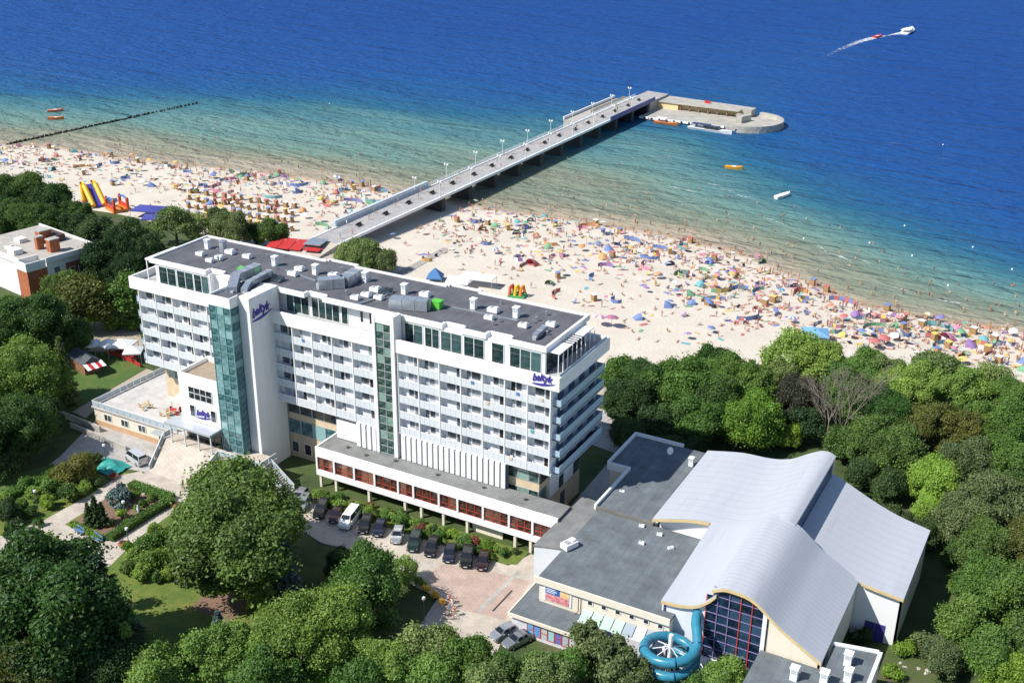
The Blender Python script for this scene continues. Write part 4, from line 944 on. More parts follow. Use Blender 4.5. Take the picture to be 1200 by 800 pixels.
# ------------------------------------------------------------------ hotel roof equipment
def roofpt(px, py, z=RZ - .12): p = P(px, py, z); return (p.x, p.y, z)
Z2 = lambda x, y: roofpt(130 + x / 4, 250 + y / 4)
Z6 = lambda x, y: roofpt(280 + x / 6, 260 + y / 6)
Z7 = lambda x, y: roofpt(440 + x / 6, 290 + y / 6)
for q in (Z2(455, 165), Z2(770, 245), Z2(960, 285), Z6(890, 420), Z7(205, 325), Z7(690, 430), Z7(990, 490)):
    vent_unit('ventilation_shaft', 'tall white capped ventilation shaft on the dark hotel roof', q, .82, 0, 'ventilation shafts on the hotel roof', tall=True)
for i, q in enumerate((Z2(420, 198), Z2(510, 215), Z2(560, 190), Z2(465, 228), Z2(640, 210), Z2(885, 268), Z2(855, 292), Z2(1045, 300), Z6(960, 490), Z6(820, 545), Z6(895, 525), Z6(985, 545), Z7(350, 345), Z7(830, 455), Z7(800, 505), Z7(1040, 560), roofpt(610 + 240 / 6.667, 350 + 215 / 6.667))):
    vent_unit('rooftop_fan_unit', 'low white fan unit on the dark hotel roof', q, .72 + .2 * random.random(), 0, 'fan units on the hotel roof')
vent_unit('cooling_unit', 'grey glazed cooling unit among white fans on the hotel roof', Z2(527, 178), .95, 0, tall=True, mt=METAL)
def duct(name, label, pts, r, mt=METAL, group=None):
    p0 = pts[0]; o = thing(name, label, 'duct', (p0[0], p0[1], RZ - .12), 0, group)
    for a, c in zip(pts, pts[1:]):
        k = max(1, int((Vector(c) - Vector(a)).length / 1.6)); d = (Vector(c) - Vector(a)) / k
        for j in range(k):
            s0 = Vector(a) + d * j; MB().bar(tuple(s0), tuple(s0 + d * .97), 2 * r, 2 * r * .85).build('duct_section', mt, o)
            MB().bar(tuple(s0 + d * .96), tuple(s0 + d * 1.0), 2 * r + .12, 2 * r * .85 + .12).build('flange', FRAMEG, o)
    for pnt in (pts[0], pts[-1]): MB().box(pnt[0] - .3, pnt[0] + .3, pnt[1] - .2, pnt[1] + .2, RZ - .12, pnt[2]).build('duct_stand', FRAMEG, o)
    return o
dz = lambda q, h: (q[0], q[1], q[2] + h)
duct('ventilation_duct', 'big galvanised duct bending over the roof beside the stair tower', [dz(Z2(570, 385), .8), dz(Z2(590, 330), 1.2), dz(Z2(690, 285), 1.2)], .75)
duct('ventilation_duct', 'slimmer galvanised duct running next to the big bent duct', [dz(Z2(625, 385), .7), dz(Z2(650, 352), .9), dz(Z2(745, 300), .9)], .5)
duct('air_handler', 'long silver air handler in the middle of the hotel roof', [dz(Z6(560, 470), .9), dz(Z6(740, 455), .9), dz(Z6(830, 400), .9)], .95)
duct('air_handler', 'silver air handler with corrugated casing beside the green box', [dz(Z7(110, 420), .9), dz(Z7(370, 440), .9)], .95)
duct('ventilation_duct', 'short silver duct close to the east terrace', [dz(roofpt(610 + 110 / 6.667, 350 + 320 / 6.667), .5), dz(roofpt(610 + 190 / 6.667, 350 + 250 / 6.667), .5)], .4)
for q, s, lb in ((Z7(435, 425), .8, 'lime green cabinet beside the silver air handler on the roof'), (Z2(615, 278), .6, 'flat lime green cabinet near the roof ducts'), (Z2(745, 290), .45, 'small lime green cabinet at the end of the slim duct')):
    o = thing('green_cabinet', lb, 'cabinet', q); ORG[o.name] = (0, 0, 0)
    MB().box(-.95 * s, .95 * s, -.8 * s, .8 * s, .1, 1.5 * s).build('casing', GREENB, o); MB().box(-1.0 * s, 1.0 * s, -.85 * s, .85 * s, 1.5 * s, 1.58 * s).build('lid', GREENB, o); MB().box(-.8 * s, .8 * s, -.7 * s, .7 * s, 0, .1).build('base', FRAMEG, o)
rvm2 = MB(); rvm2.cyl(0, 0, 0, .55, .09, 8); rvm2.cyl(0, 0, .5, .62, .2, 8); rvm2 = rvm2.mesh('vent_pipe', METAL)
hv = random.Random(8)
for k in range(24):
    tag(link('vent_pipe', rvm2, None, (hv.uniform(6, 77), hv.uniform(4.5, 15), RZ - .12), 0, hv.uniform(.8, 1.3)), 'thin metal vent pipe on the dark hotel roof', 'vent', 'vent pipes on the hotel roof')
for i, (qa, qb) in enumerate(((Z7(540, 425), Z7(1000, 520)), (Z6(830, 590), Z6(1080, 505)), (Z6(330, 345), Z6(540, 420)))):
    tag(MB().bar(dz(qa, .15), dz(qb, .15), .22, .2).build('cable_tray', METAL), ['long pale cable tray across the east part of the roof', 'pale cable tray by the central fan units', 'short pale cable tray next to the white fans'][i], 'cable tray')
for i, q in enumerate((Z6(270, 415), Z6(1030, 500))):
    o = thing('solar_collector', ['dark tilted panel rack behind the stair tower', 'dark tilted panel rack among white fan units'][i], 'panel', q); ORG[o.name] = (0, 0, 0)
    for k in range(3): MB().add([(-1 + .7 * k, -.8, .25), (-.4 + .7 * k, -.8, .25), (-.4 + .7 * k, .8, .75), (-1 + .7 * k, .8, .75), (-1 + .7 * k, -.8, .18), (-.4 + .7 * k, -.8, .18), (-.4 + .7 * k, .8, .68), (-1 + .7 * k, .8, .68)], [(0, 1, 2, 3), (7, 6, 5, 4), (0, 4, 5, 1), (1, 5, 6, 2), (2, 6, 7, 3), (3, 7, 4, 0)]).build('panel', GLASSD, o)
    MB().bar((-1, .6, 0), (-1, .6, .62), .08).build('leg', METAL, o); MB().bar((.95, .6, 0), (.95, .6, .62), .08).build('leg', METAL, o)

# ------------------------------------------------------------------ foliage
def crown_mesh(name, seed, Rr, Rv, n_lobes, n_leaf, leaf, spread=.62, lobe=.42, flat=0.0, core=True):
    g_ = np.random.default_rng(seed)
    # lobe centres over the upper hull and through the middle
    u = g_.normal(size=(n_lobes, 3)); u /= np.linalg.norm(u, axis=1)[:, None]
    u[:, 2] = np.where(u[:, 2] < -.62, -u[:, 2], u[:, 2])
    rad = spread * (0.66 + .52 * g_.random(n_lobes)); rad[: n_lobes // 7] *= .5
    ph = g_.random(4) * 6.28; az = np.arctan2(u[:, 1], u[:, 0])
    rad = rad * (1 + .17 * np.sin(2 * az + ph[0]) + .11 * np.sin(3 * az + ph[1]) + .12 * np.sin(3.1 * u[:, 2] + ph[2]))
    c = u * rad[:, None] * np.array([Rr, Rr, Rv])
    lr = lobe * (0.65 + .6 * g_.random(n_lobes)) * Rr
    lt = g_.random(n_lobes)
    w = lr ** 2; w /= w.sum()
    k = g_.choice(n_lobes, n_leaf * 2, p=w)
    d = g_.normal(size=(n_leaf * 2, 3)); d /= np.linalg.norm(d, axis=1)[:, None]
    out = c[k] / (np.linalg.norm(c[k], axis=1)[:, None] + 1e-6)
    keep = (d * out).sum(1) > -.35
    k, d, out = k[keep], d[keep], out[keep]
    sq = np.array([1, 1, .85])
    pos = c[k] + d * lr[k][:, None] * (.70 + .36 * g_.random(len(k)) ** .7 + (.2 + .45 * g_.random(len(k))) * (g_.random(len(k)) > .87))[:, None] * sq
    # drop leaves buried deep in another lobe
    bad = np.zeros(len(k), bool)
    for i in range(n_lobes): bad |= (np.linalg.norm((pos - c[i]) / sq, axis=1) < lr[i] * .62) & (k != i)
    k, d, pos = k[~bad][:n_leaf], d[~bad][:n_leaf], pos[~bad][:n_leaf]
    n = len(k)
    nor = d + .75 * g_.normal(size=(n, 3)); nor[:, 2] += .25; nor /= np.linalg.norm(nor, axis=1)[:, None]
    t = np.cross(nor, g_.normal(size=(n, 3))); t /= np.linalg.norm(t, axis=1)[:, None] + 1e-9
    bt = np.cross(nor, t)
    s = leaf * (.6 + .8 * g_.random(n))[:, None]
    v = np.stack([pos - t * s * .62, pos - bt * s * .36 + nor * s * .1, pos + t * s * .62, pos + bt * s * .36 + nor * s * .1], 1).reshape(-1, 3)
    f = np.arange(n * 4).reshape(-1, 4)
    tint = np.clip(.45 * lt[k] + .45 * g_.random(n) + .1, 0, 1)
    tv = np.repeat(tint, 4)
    verts = [v]; faces = [f]; tints = [tv]; off = n * 4
    if core:
        bm = bmesh.new(); bmesh.ops.create_icosphere(bm, subdivisions=1, radius=1)
        iv = np.array([q.co[:] for q in bm.verts]); fi = [[q.index for q in ff.verts] for ff in bm.faces]; bm.free()
        tri = []
        for i in range(n_lobes):
            verts.append(c[i] + iv * lr[i] * .70 * sq); tri += [[a + off for a in ff] for ff in fi]; tints.append(np.full(len(iv), .25)); off += len(iv)
    me = bpy.data.meshes.new(name)
    allf = f.tolist() + (tri if core else [])
    me.from_pydata(np.concatenate(verts).tolist(), [], allf)
    a = me.attributes.new('tint', 'FLOAT', 'POINT'); a.data.foreach_set('value', np.concatenate(tints))
    me.materials.append(None); me.update()
    return me
def conifer_mesh(name, seed, Rr, Hh, n_leaf, leaf):
    g_ = np.random.default_rng(seed)
    layers = 16; h = (g_.random(n_leaf) ** 1.5)
    li = np.floor(h * layers) / layers; fr = (h * layers) % 1
    ang = g_.random(n_leaf) * 2 * math.pi
    nb = 9; ba = np.round(ang / (2 * math.pi) * nb) / nb * 2 * math.pi + li * 31
    ang = ba + (ang % .4 - .2) * 1.1
    rmax = Rr * (1 - li * .97) ** .85 * (.8 + .35 * np.sin(ba * 3.7 + li * 50))
    rr = rmax * np.sqrt(g_.random(n_leaf))
    z = li * Hh + Hh / layers * .6 * g_.random(n_leaf) - rr * .32 + Hh * .07
    pos = np.stack([np.cos(ang) * rr, np.sin(ang) * rr, z], 1)
    out = np.stack([np.cos(ang), np.sin(ang), np.full(n_leaf, -.3)], 1) + .35 * g_.normal(size=(n_leaf, 3)); out /= np.linalg.norm(out, axis=1)[:, None]
    nor = np.stack([np.cos(ang) * .4, np.sin(ang) * .4, np.ones(n_leaf)], 1) + .5 * g_.normal(size=(n_leaf, 3))
    bt = np.cross(nor, out); bt /= np.linalg.norm(bt, axis=1)[:, None]
    s = leaf * (.6 + .8 * g_.random(n_leaf))[:, None]
    v = np.stack([pos - out * s * .7, pos - bt * s * .28, pos + out * s * .7, pos + bt * s * .28], 1).reshape(-1, 3)
    me = bpy.data.meshes.new(name); me.from_pydata(v.tolist(), [], np.arange(n_leaf * 4).reshape(-1, 4).tolist())
    a = me.attributes.new('tint', 'FLOAT', 'POINT'); a.data.foreach_set('value', np.repeat(g_.random(n_leaf), 4))
    me.materials.append(None); me.update(); return me
def trunk_mesh(name, seed, Hh, r, spread, mt=BARK, nb=6, up=.55):
    g_ = random.Random(seed); b = MB()
    b.tube([(0, 0, -.3), (g_.uniform(-.1, .1), g_.uniform(-.1, .1), Hh * .3), (g_.uniform(-.3, .3), g_.uniform(-.3, .3), Hh * .75)], [r * 1.25, r * .85, r * .3], 7)
    for k in range(nb):
        a = k * 2.4 + g_.uniform(-.3, .3); z0 = Hh * g_.uniform(.22, .5); L_ = spread * g_.uniform(.6, .95)
        b.tube([(0, 0, z0), (math.cos(a) * L_ * .5, math.sin(a) * L_ * .5, z0 + L_ * up * .6), (math.cos(a) * L_, math.sin(a) * L_, z0 + L_ * up * 1.25)], [r * .5, r * .3, r * .08], 5)
    return b.mesh(name, mt)
CROWN = {}
for sz, (Rr, nl, nf, lf) in {'xl': (8.0, 130, 62000, .33), 'l': (5.2, 84, 34000, .29), 'm': (3.3, 48, 17000, .25), 's': (1.3, 16, 1900, .21), 'xs': (.7, 7, 500, .16)}.items():
    CROWN[sz] = (Rr, [crown_mesh('crown', 100 + i + int(Rr * 10), Rr, Rr * (.86 if sz in ('xl', 'l') else .8), nl, nf, lf, spread={'xl': .74, 'l': .72, 'm': .68, 's': .62, 'xs': .6}[sz], lobe={'xl': .21, 'l': .245, 'm': .30, 's': .36, 'xs': .4}[sz]) for i in range(3)])
LOOSE = (5.0, [crown_mesh('crown', 300 + i, 5.0, 4.2, 40, 9000, .36, spread=.68, lobe=.30, core=False) for i in range(2)])
UPR = (3.0, [crown_mesh('crown', 320 + i, 3.0, 5.2, 26, 8000, .34, spread=.62, lobe=.36) for i in range(2)])
CON = (2.4, [conifer_mesh('crown', 340 + i, 2.4, 8.5, 5200, .55) for i in range(2)])
TRUNK = {k: [trunk_mesh('trunk', i + 5, h_, r_, s_) for i in range(2)] for k, (h_, r_, s_) in {'xl': (9, .42, 5), 'l': (6.5, .30, 3.4), 'm': (4.5, .2, 2.2), 's': (1.4, .08, .8)}.items()}
LEAF = {
 'dark': leaf_mat('leaf_dark', (0.028, 0.067, 0.014), (0.123, 0.227, 0.038)),
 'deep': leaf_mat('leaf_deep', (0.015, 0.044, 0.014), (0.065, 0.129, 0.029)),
 'mid': leaf_mat('leaf_mid', (0.042, 0.096, 0.013), (0.158, 0.293, 0.040)),
 'bright': leaf_mat('leaf_bright', (0.096, 0.181, 0.014), (0.276, 0.473, 0.047)),
 'lime': leaf_mat('leaf_lime', (.085, .17, .008), (.26, .42, .03)),
 'willow': leaf_mat('leaf_willow', (0.096, 0.151, 0.036), (0.276, 0.363, 0.109)),
 'fresh': leaf_mat('leaf_fresh', (0.085, 0.172, 0.022), (0.254, 0.403, 0.066)),
 'grey': leaf_mat('leaf_grey', (0.046, 0.081, 0.023), (0.180, 0.242, 0.087)),
 'bronze': leaf_mat('leaf_bronze', (.048, .068, .012), (.19, .205, .036)),
 'plum': leaf_mat('leaf_plum', (0.023, 0.031, 0.018), (0.079, 0.084, 0.051)),
 'spruce': leaf_mat('leaf_spruce', (0.020, 0.056, 0.024), (0.081, 0.155, 0.060), .08),
 'blue': leaf_mat('leaf_blue_spruce', (0.031, 0.065, 0.065), (0.132, 0.202, 0.202), .08),
 'red': leaf_mat('leaf_red', (0.155, 0.046, 0.031), (0.341, 0.093, 0.062)),
 'yellow': leaf_mat('leaf_yellow', (0.465, 0.310, 0.016), (0.900, 0.651, 0.046)),
}
def tree(px, py, rpx, kind, label, group=None, hf=1.5, shape=None, base=None, cat='tree', name=None, vz=1.0):
    """crown centre pixel + crown radius in pixels; distance from the ground it stands on"""
    hc = 4.0
    for _ in range(6):
        p = P(px, py, hc); z0 = terr(p.x, p.y); D = (p - CAM).dot(FW); Rw = rpx * D / FPX
        if shape == 'con': hc = z0 + Rw * 1.6
        else: hc = z0 + max(Rw * .75, Rw * hf - Rw * .55)
    x, y = p.x, p.y
    nm = name or {'con': 'spruce_tree'}.get(shape, 'shrub' if cat == 'shrub' else 'broadleaf_tree')
    t = thing(nm, label, cat, (x, y, z0), random.random() * 6.28, group); ORG[t.name] = (0, 0, 0)
    if shape == 'con':
        Rr, ms = CON; s = Rw / Rr; o = link('crown', random.choice(ms), t, (0, 0, .4), 0, (s, s, s * vz)); tk = TRUNK['m'][0]; link('trunk', tk, t, (0, 0, 0), 0, (s * .9, s * .9, s * 1.3))
    else:
        if shape == 'loose': Rr, ms = LOOSE; sz = 'l'
        elif shape == 'up': Rr, ms = UPR; sz = 'm'
        else:
            sz = min(CROWN, key=lambda q: abs(math.log(CROWN[q][0] / Rw))); Rr, ms = CROWN[sz]
        s = Rw / Rr
        o = link('crown', random.choice(ms), t, (0, 0, hc - z0), random.random() * 6.28, (s, s, s * vz))
        if sz in ('xl', 'l', 'm'):
            tk = TRUNK[sz]; hk = {'xl': 9, 'l': 6.5, 'm': 4.5}[sz]; sk = (hc - z0 + Rw * .3) / hk
            link('trunk', random.choice(tk), t, (0, 0, 0), 0, (s, s, sk))
        else: link('stem', TRUNK['s'][0], t, (0, 0, 0), 0, (s, s, (hc - z0 + .2) / 1.4))
    objmat(o, 0, LEAF[kind])
    return t
def trees(lst, label, group, **kw):
    for q in lst: tree(q[0], q[1], q[2], q[3], label if isinstance(label, str) else label[q[3]], (group if isinstance(group, str) else group + q[3]), **{**kw, **(q[4] if len(q) > 4 else {})})

# left wood round the brick house
trees([(18, 232, 34, 'dark'), (58, 240, 28, 'dark'), (90, 254, 20, 'dark'), (-15, 240, 36, 'dark'), (40, 262, 30, 'dark'), (5, 262, 30, 'dark')], 'dark green tree behind the brick house with chimneys', 'trees behind the brick house')
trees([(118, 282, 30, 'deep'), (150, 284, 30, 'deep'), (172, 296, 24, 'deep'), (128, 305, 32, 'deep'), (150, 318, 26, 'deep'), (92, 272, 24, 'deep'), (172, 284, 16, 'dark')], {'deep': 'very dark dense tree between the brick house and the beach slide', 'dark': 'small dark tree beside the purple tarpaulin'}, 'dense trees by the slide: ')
tree(74, 338, 23, 'dark', 'dark round tree in front of the orange brick corner')
tree(98, 352, 38, 'bronze', 'bronze tinged spreading tree in front of the brick house', shape='loose')
tree(97, 356, 32, 'dark', 'dark tree standing under the bronze tinged one')
tree(150, 358, 28, 'mid', 'mid green upright tree touching the hotel west end', shape='up')
trees([(12, 366, 24, 'mid'), (35, 385, 46, 'dark'), (80, 395, 26, 'dark'), (0, 400, 40, 'dark')], {'mid': 'mid green tree below the white house wall', 'dark': 'large dark tree west of the lawn beside the kiosk'}, 'trees west of the lawn: ')
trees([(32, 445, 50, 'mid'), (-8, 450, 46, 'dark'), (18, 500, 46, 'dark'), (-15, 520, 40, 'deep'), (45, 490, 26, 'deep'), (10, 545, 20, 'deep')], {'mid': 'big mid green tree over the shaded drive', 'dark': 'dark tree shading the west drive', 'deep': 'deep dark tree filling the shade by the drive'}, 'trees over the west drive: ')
tree(77, 452, 15, 'grey', 'slim grey green columnar tree beside the small lawn', shape='con', vz=1.5, name='columnar_tree')
tree(48, 440, 10, 'blue', 'small blue spruce in the dark wood edge', shape='con')
# dune edge behind the hotel
trees([(205, 262, 26, 'willow', {'shape': 'loose'}), (232, 266, 20, 'willow', {'shape': 'loose'}), (272, 268, 24, 'grey'), (300, 274, 14, 'dark'), (320, 274, 18, 'dark'), (255, 258, 16, 'grey')], {'willow': 'pale willow bush on the dune behind the hotel', 'grey': 'grey green tree on the dune behind the hotel roof', 'dark': 'dark green tree beside the red cafe roof'}, 'dune trees: ', hf=1.5)
trees([(425, 300, 24, 'willow'), (405, 302, 18, 'willow'), (448, 306, 18, 'grey')], {'willow': 'pale green bush beside the foot of the pier', 'grey': 'grey green bush between pier foot and hotel roof'}, 'bushes at the pier foot: ', hf=1.2, cat='shrub')
# garden foreground, bottom left
tree(50, 724, 97, 'dark', 'huge dark round tree beside the lawn with bare soil', hf=1.45)
tree(115, 705, 44, 'spruce', 'tall dark spruce leaning against the huge round tree', shape='con', vz=.8)
tree(20, 800, 60, 'bronze', 'bronze flecked tree below the huge dark round one')
tree(130, 790, 46, 'deep', 'deep green tree in shade by the lawn')
tree(152, 775, 24, 'fresh', 'young spruce with fresh tips at the lawn edge', shape='con')
tree(185, 800, 46, 'fresh', 'fresh green tree below the shaded lawn')
tree(278, 622, 92, 'dark', 'great dome shaped dark tree between the garden and the car park', hf=1.25, vz=.84)
tree(330, 668, 22, 'blue', 'blue spruce in the shade of the great dome tree', shape='con', vz=1.25)
tree(306, 690, 18, 'fresh', 'green spruce next to the blue spruce', shape='con', vz=1.2)
tree(425, 690, 50, 'mid', 'mid green tree overhanging the kerb of the car park')
tree(398, 662, 22, 'deep', 'low dark tree by the car park kerb')
tree(470, 668, 20, 'fresh', 'small light tree standing on the car park verge', shape='loose')
tree(365, 745, 66, 'mid', 'broad leafy tree next to the bare soil')
tree(258, 772, 46, 'fresh', 'bright fresh tree at the end of the lawn')
tree(258, 745, 15, 'blue', 'little spruce on the edge of the bare soil', shape='con')
tree(372, 795, 26, 'lime', 'yellow green bush at the foot of the broad leafy tree')
tree(318, 800, 52, 'mid', 'leafy tree below the bright fresh one')
trees([(450, 785, 42, 'fresh'), (500, 765, 38, 'willow'), (543, 776, 34, 'mid'), (586, 796, 30, 'dark'), (632, 794, 28, 'mid'), (505, 805, 40, 'fresh'), (570, 810, 36, 'willow'), (420, 815, 40, 'mid')], {'fresh': 'fresh green tree lining the street south of the car park', 'willow': 'yellowish willow like tree lining the street', 'mid': 'mid green street tree south of the parked cars', 'dark': 'dark street tree close to the two silver cars'}, 'street trees: ')
trees([(690, 762, 26, 'grey', {'shape': 'up'}), (664, 782, 26, 'fresh'), (722, 785, 30, 'grey', {'shape': 'up'}), (640, 800, 34, 'willow'), (745, 800, 24, 'grey', {'shape': 'up'})], {'grey': 'pointed grey green tree in front of the annex windows', 'fresh': 'fresh green tree in front of the annex shop windows', 'willow': 'willow like tree below the annex shop windows'}, 'trees before the annex: ')
trees([(850, 800, 30, 'fresh'), (820, 815, 26, 'mid'), (890, 815, 24, 'mid')], {'fresh': 'bright tree at the foot of the water slide', 'mid': 'mid green tree below the glass arch'}, 'trees by the slide: ')
tree(752, 795, 10, 'yellow', 'orange yellow flowering shrub by the water slide', cat='shrub', hf=1.2)
# wood between the pool hall and the beach
NL = {'dark': 'dark tree in the wood between pool hall and beach', 'deep': 'very dark shaded tree behind the hotel east end', 'mid': 'mid green tree in the wood behind the pool hall', 'fresh': 'light green tree at the dune edge of the wood', 'willow': 'pale willow at the dune edge of the wood', 'bronze': 'bronze tinged tree in the wood east of the pool', 'grey': 'grey green tree in the wood east of the pool hall', 'plum': 'blackish plum tree beside the dead tree', 'bright': 'vivid green tree overhanging the pool hall corner', 'lime': 'yellow green tree leaning over the white roof edge'}
NW = 'wood by the pool: '
trees([(738, 470, 30, 'deep'), (725, 440, 24, 'mid'), (760, 450, 32, 'dark'), (800, 452, 40, 'mid'), (835, 470, 34, 'dark'), (812, 495, 34, 'mid'), (770, 500, 26, 'deep'), (850, 440, 30, 'mid'), (875, 455, 34, 'mid'), (836, 425, 22, 'dark'), (740, 510, 22, 'deep'), (790, 530, 16, 'dark')], {k: v.split(' in the ')[0].split(' at the ')[0].split(' behind ')[0].split(' beside ')[0].split(' over')[0].split(' leaning')[0] + ' behind the rear annex roof' for k, v in NL.items()}, 'trees behind the rear annex roof: ')
trees([(884, 492, 38, 'lime'), (925, 512, 16, 'lime')], {k: v.split(' in the ')[0].split(' at the ')[0].split(' behind ')[0].split(' beside ')[0].split(' over')[0].split(' leaning')[0] + ' leaning over the pool hall roof' for k, v in NL.items()}, 'trees leaning over the pool hall roof: ')
trees([(935, 468, 32, 'plum'), (945, 500, 24, 'deep'), (915, 440, 22, 'willow', {'shape': 'loose'}), (930, 415, 36, 'fresh', {'shape': 'loose'}), (962, 428, 32, 'fresh'), (985, 450, 26, 'mid')], {k: v.split(' in the ')[0].split(' at the ')[0].split(' behind ')[0].split(' beside ')[0].split(' over')[0].split(' leaning')[0] + ' around the dead tree' for k, v in NL.items()}, 'trees around the dead tree: ')
trees([(1010, 435, 30, 'fresh'), (1035, 440, 28, 'willow'), (1000, 470, 26, 'dark'), (1030, 475, 30, 'dark'), (1060, 455, 30, 'fresh'), (1100, 440, 36, 'willow', {'shape': 'loose'}), (1085, 450, 30, 'fresh'), (1130, 455, 30, 'fresh'), (1160, 450, 30, 'willow', {'shape': 'loose'}), (1190, 470, 30, 'mid'), (1180, 500, 34, 'mid')], {k: v.split(' in the ')[0].split(' at the ')[0].split(' behind ')[0].split(' beside ')[0].split(' over')[0].split(' leaning')[0] + ' along the dune edge by the blue beach stand' for k, v in NL.items()}, 'trees along the dune edge by the blue beach stand: ')
trees([(1020, 515, 36, 'dark'), (990, 520, 24, 'dark'), (1050, 530, 36, 'dark'), (1045, 490, 30, 'mid'), (1090, 500, 34, 'bronze'), (1125, 510, 32, 'bronze'), (1150, 500, 32, 'mid'), (1135, 545, 36, 'grey'), (1180, 545, 38, 'mid'), (1165, 590, 42, 'grey'), (1205, 590, 36, 'dark'), (1010, 555, 22, 'deep'), (1040, 570, 22, 'deep')], {k: v.split(' in the ')[0].split(' at the ')[0].split(' behind ')[0].split(' beside ')[0].split(' over')[0].split(' leaning')[0] + ' north east of the pool hall' for k, v in NL.items()}, 'trees north east of the pool hall: ')
trees([(1095, 565, 34, 'bright'), (1088, 598, 20, 'bright')], {k: v.split(' in the ')[0].split(' at the ')[0].split(' behind ')[0].split(' beside ')[0].split(' over')[0].split(' leaning')[0] + ' at the pool hall corner' for k, v in NL.items()}, 'trees at the pool hall corner: ')
trees([(1130, 610, 34, 'grey'), (1155, 640, 36, 'dark'), (1200, 640, 36, 'bronze'), (1150, 690, 40, 'mid'), (1190, 700, 42, 'mid'), (1130, 735, 34, 'mid'), (1105, 770, 26, 'grey'), (1160, 770, 34, 'mid'), (1215, 760, 36, 'dark')], {k: v.split(' in the ')[0].split(' at the ')[0].split(' behind ')[0].split(' beside ')[0].split(' over')[0].split(' leaning')[0] + ' along the yard east of the pool hall' for k, v in NL.items()}, 'trees along the yard east of the pool hall: ')
tree(1182, 790, 30, 'lime', 'yellow green tree beyond the pool yard')
trees([(1062, 760, 13, 'lime'), (1088, 755, 16, 'grey'), (1045, 788, 12, 'lime'), (1075, 750, 10, 'fresh'), (1012, 745, 12, 'deep')], {'lime': 'yellow shrub beside the pool yard wall', 'grey': 'grey shrub beside the pool yard', 'fresh': 'fresh shrub beside the pool yard', 'deep': 'dark shrub under the pool hall eave'}, 'shrubs by the pool yard: ', cat='shrub', hf=1.0)
# dead tree
p = P(966, 528, 2.0); D_ = thing('dead_tree', 'bare pale dead tree rising above the pool hall crest', 'tree', (p.x, p.y + 4, 0)); ORG[D_.name] = (0, 0, 0)
b = MB(); rr_ = random.Random(3)
def limb(b, p0, d, L_, r, lvl):
    p0 = Vector(p0); mid = p0 + d * L_ * .5 + Vector((rr_.uniform(-.1, .1), rr_.uniform(-.1, .1), 0)) * L_; p1 = p0 + d * L_
    b.tube([p0, mid, p1], [r, r * .75, r * .5], 5)
    if lvl > 0:
        for k in range(4 if lvl > 2 else 3):
            nd = (d + Vector((rr_.uniform(-.7, .7), rr_.uniform(-.7, .7), rr_.uniform(-.1, .45)))).normalized(); limb(b, p1 if k else mid, nd, L_ * rr_.uniform(.55, .78), r * .55, lvl - 1)
limb(b, (0, 0, 0), Vector((-.12, 0, 1)).normalized(), 5.6, .24, 5); b.build('trunk', BARKP, D_)
b = MB(); limb(b, (.9, .3, 0), Vector((.2, .1, 1)).normalized(), 6.0, .22, 5); b.build('second_stem', BARKP, D_)
# low dark trees close behind the pool hall and the annex
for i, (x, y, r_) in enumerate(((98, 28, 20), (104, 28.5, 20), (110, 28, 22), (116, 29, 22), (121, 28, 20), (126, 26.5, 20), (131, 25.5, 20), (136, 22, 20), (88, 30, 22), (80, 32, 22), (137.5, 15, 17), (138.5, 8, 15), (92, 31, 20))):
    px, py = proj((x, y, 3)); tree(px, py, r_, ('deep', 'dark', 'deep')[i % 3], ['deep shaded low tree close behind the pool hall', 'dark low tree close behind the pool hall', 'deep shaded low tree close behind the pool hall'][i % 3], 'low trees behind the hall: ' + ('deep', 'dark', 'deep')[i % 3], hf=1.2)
# garden shrubs
SL = {'fresh': 'bright green shrub in the hotel garden', 'lime': 'yellow green shrub in the hotel garden', 'mid': 'mid green shrub in the hotel garden', 'dark': 'dark rounded shrub in the hotel garden', 'bronze': 'bronze domed shrub by the green tarpaulin', 'blue': 'blue grey juniper in the hedge garden', 'deep': 'dark yew by the garden path', 'red': 'red leaved shrub in the flower bed', 'yellow': 'yellow flowering shrub on the verge', 'grey': 'grey green shrub in the garden'}
trees([(90, 553, 22, 'bronze'), (70, 555, 14, 'bronze'), (106, 540, 12, 'deep'), (60, 570, 14, 'fresh'), (40, 578, 12, 'fresh'), (80, 578, 13, 'dark'), (98, 572, 10, 'fresh'), (25, 592, 10, 'mid'), (55, 588, 10, 'lime'), (10, 600, 16, 'deep'), (18, 618, 14, 'deep'), (35, 600, 9, 'dark'), (30, 566, 10, 'fresh'), (5, 585, 10, 'fresh'), (115, 565, 7, 'grey'), (45, 612, 7, 'mid')], SL, 'garden shrubs: ', cat='shrub', hf=1.1)
trees([(140, 583, 15, 'blue'), (140, 576, 11, 'blue'), (112, 602, 10, 'deep', {'shape': 'con'}), (104, 606, 8, 'deep', {'shape': 'con'}), (120, 605, 8, 'deep', {'shape': 'con'}), (143, 602, 7, 'lime'), (158, 580, 7, 'mid'), (168, 590, 6, 'dark'), (150, 612, 6, 'lime'), (160, 596, 6, 'fresh'), (176, 583, 6, 'mid'), (130, 612, 6, 'grey')], {k: v.replace('hotel garden', 'hedge garden').replace('garden path', 'hedge garden middle').replace('in the garden', 'in the hedge garden') for k, v in SL.items()}, 'hedge garden shrubs: ', cat='shrub', hf=1.1)
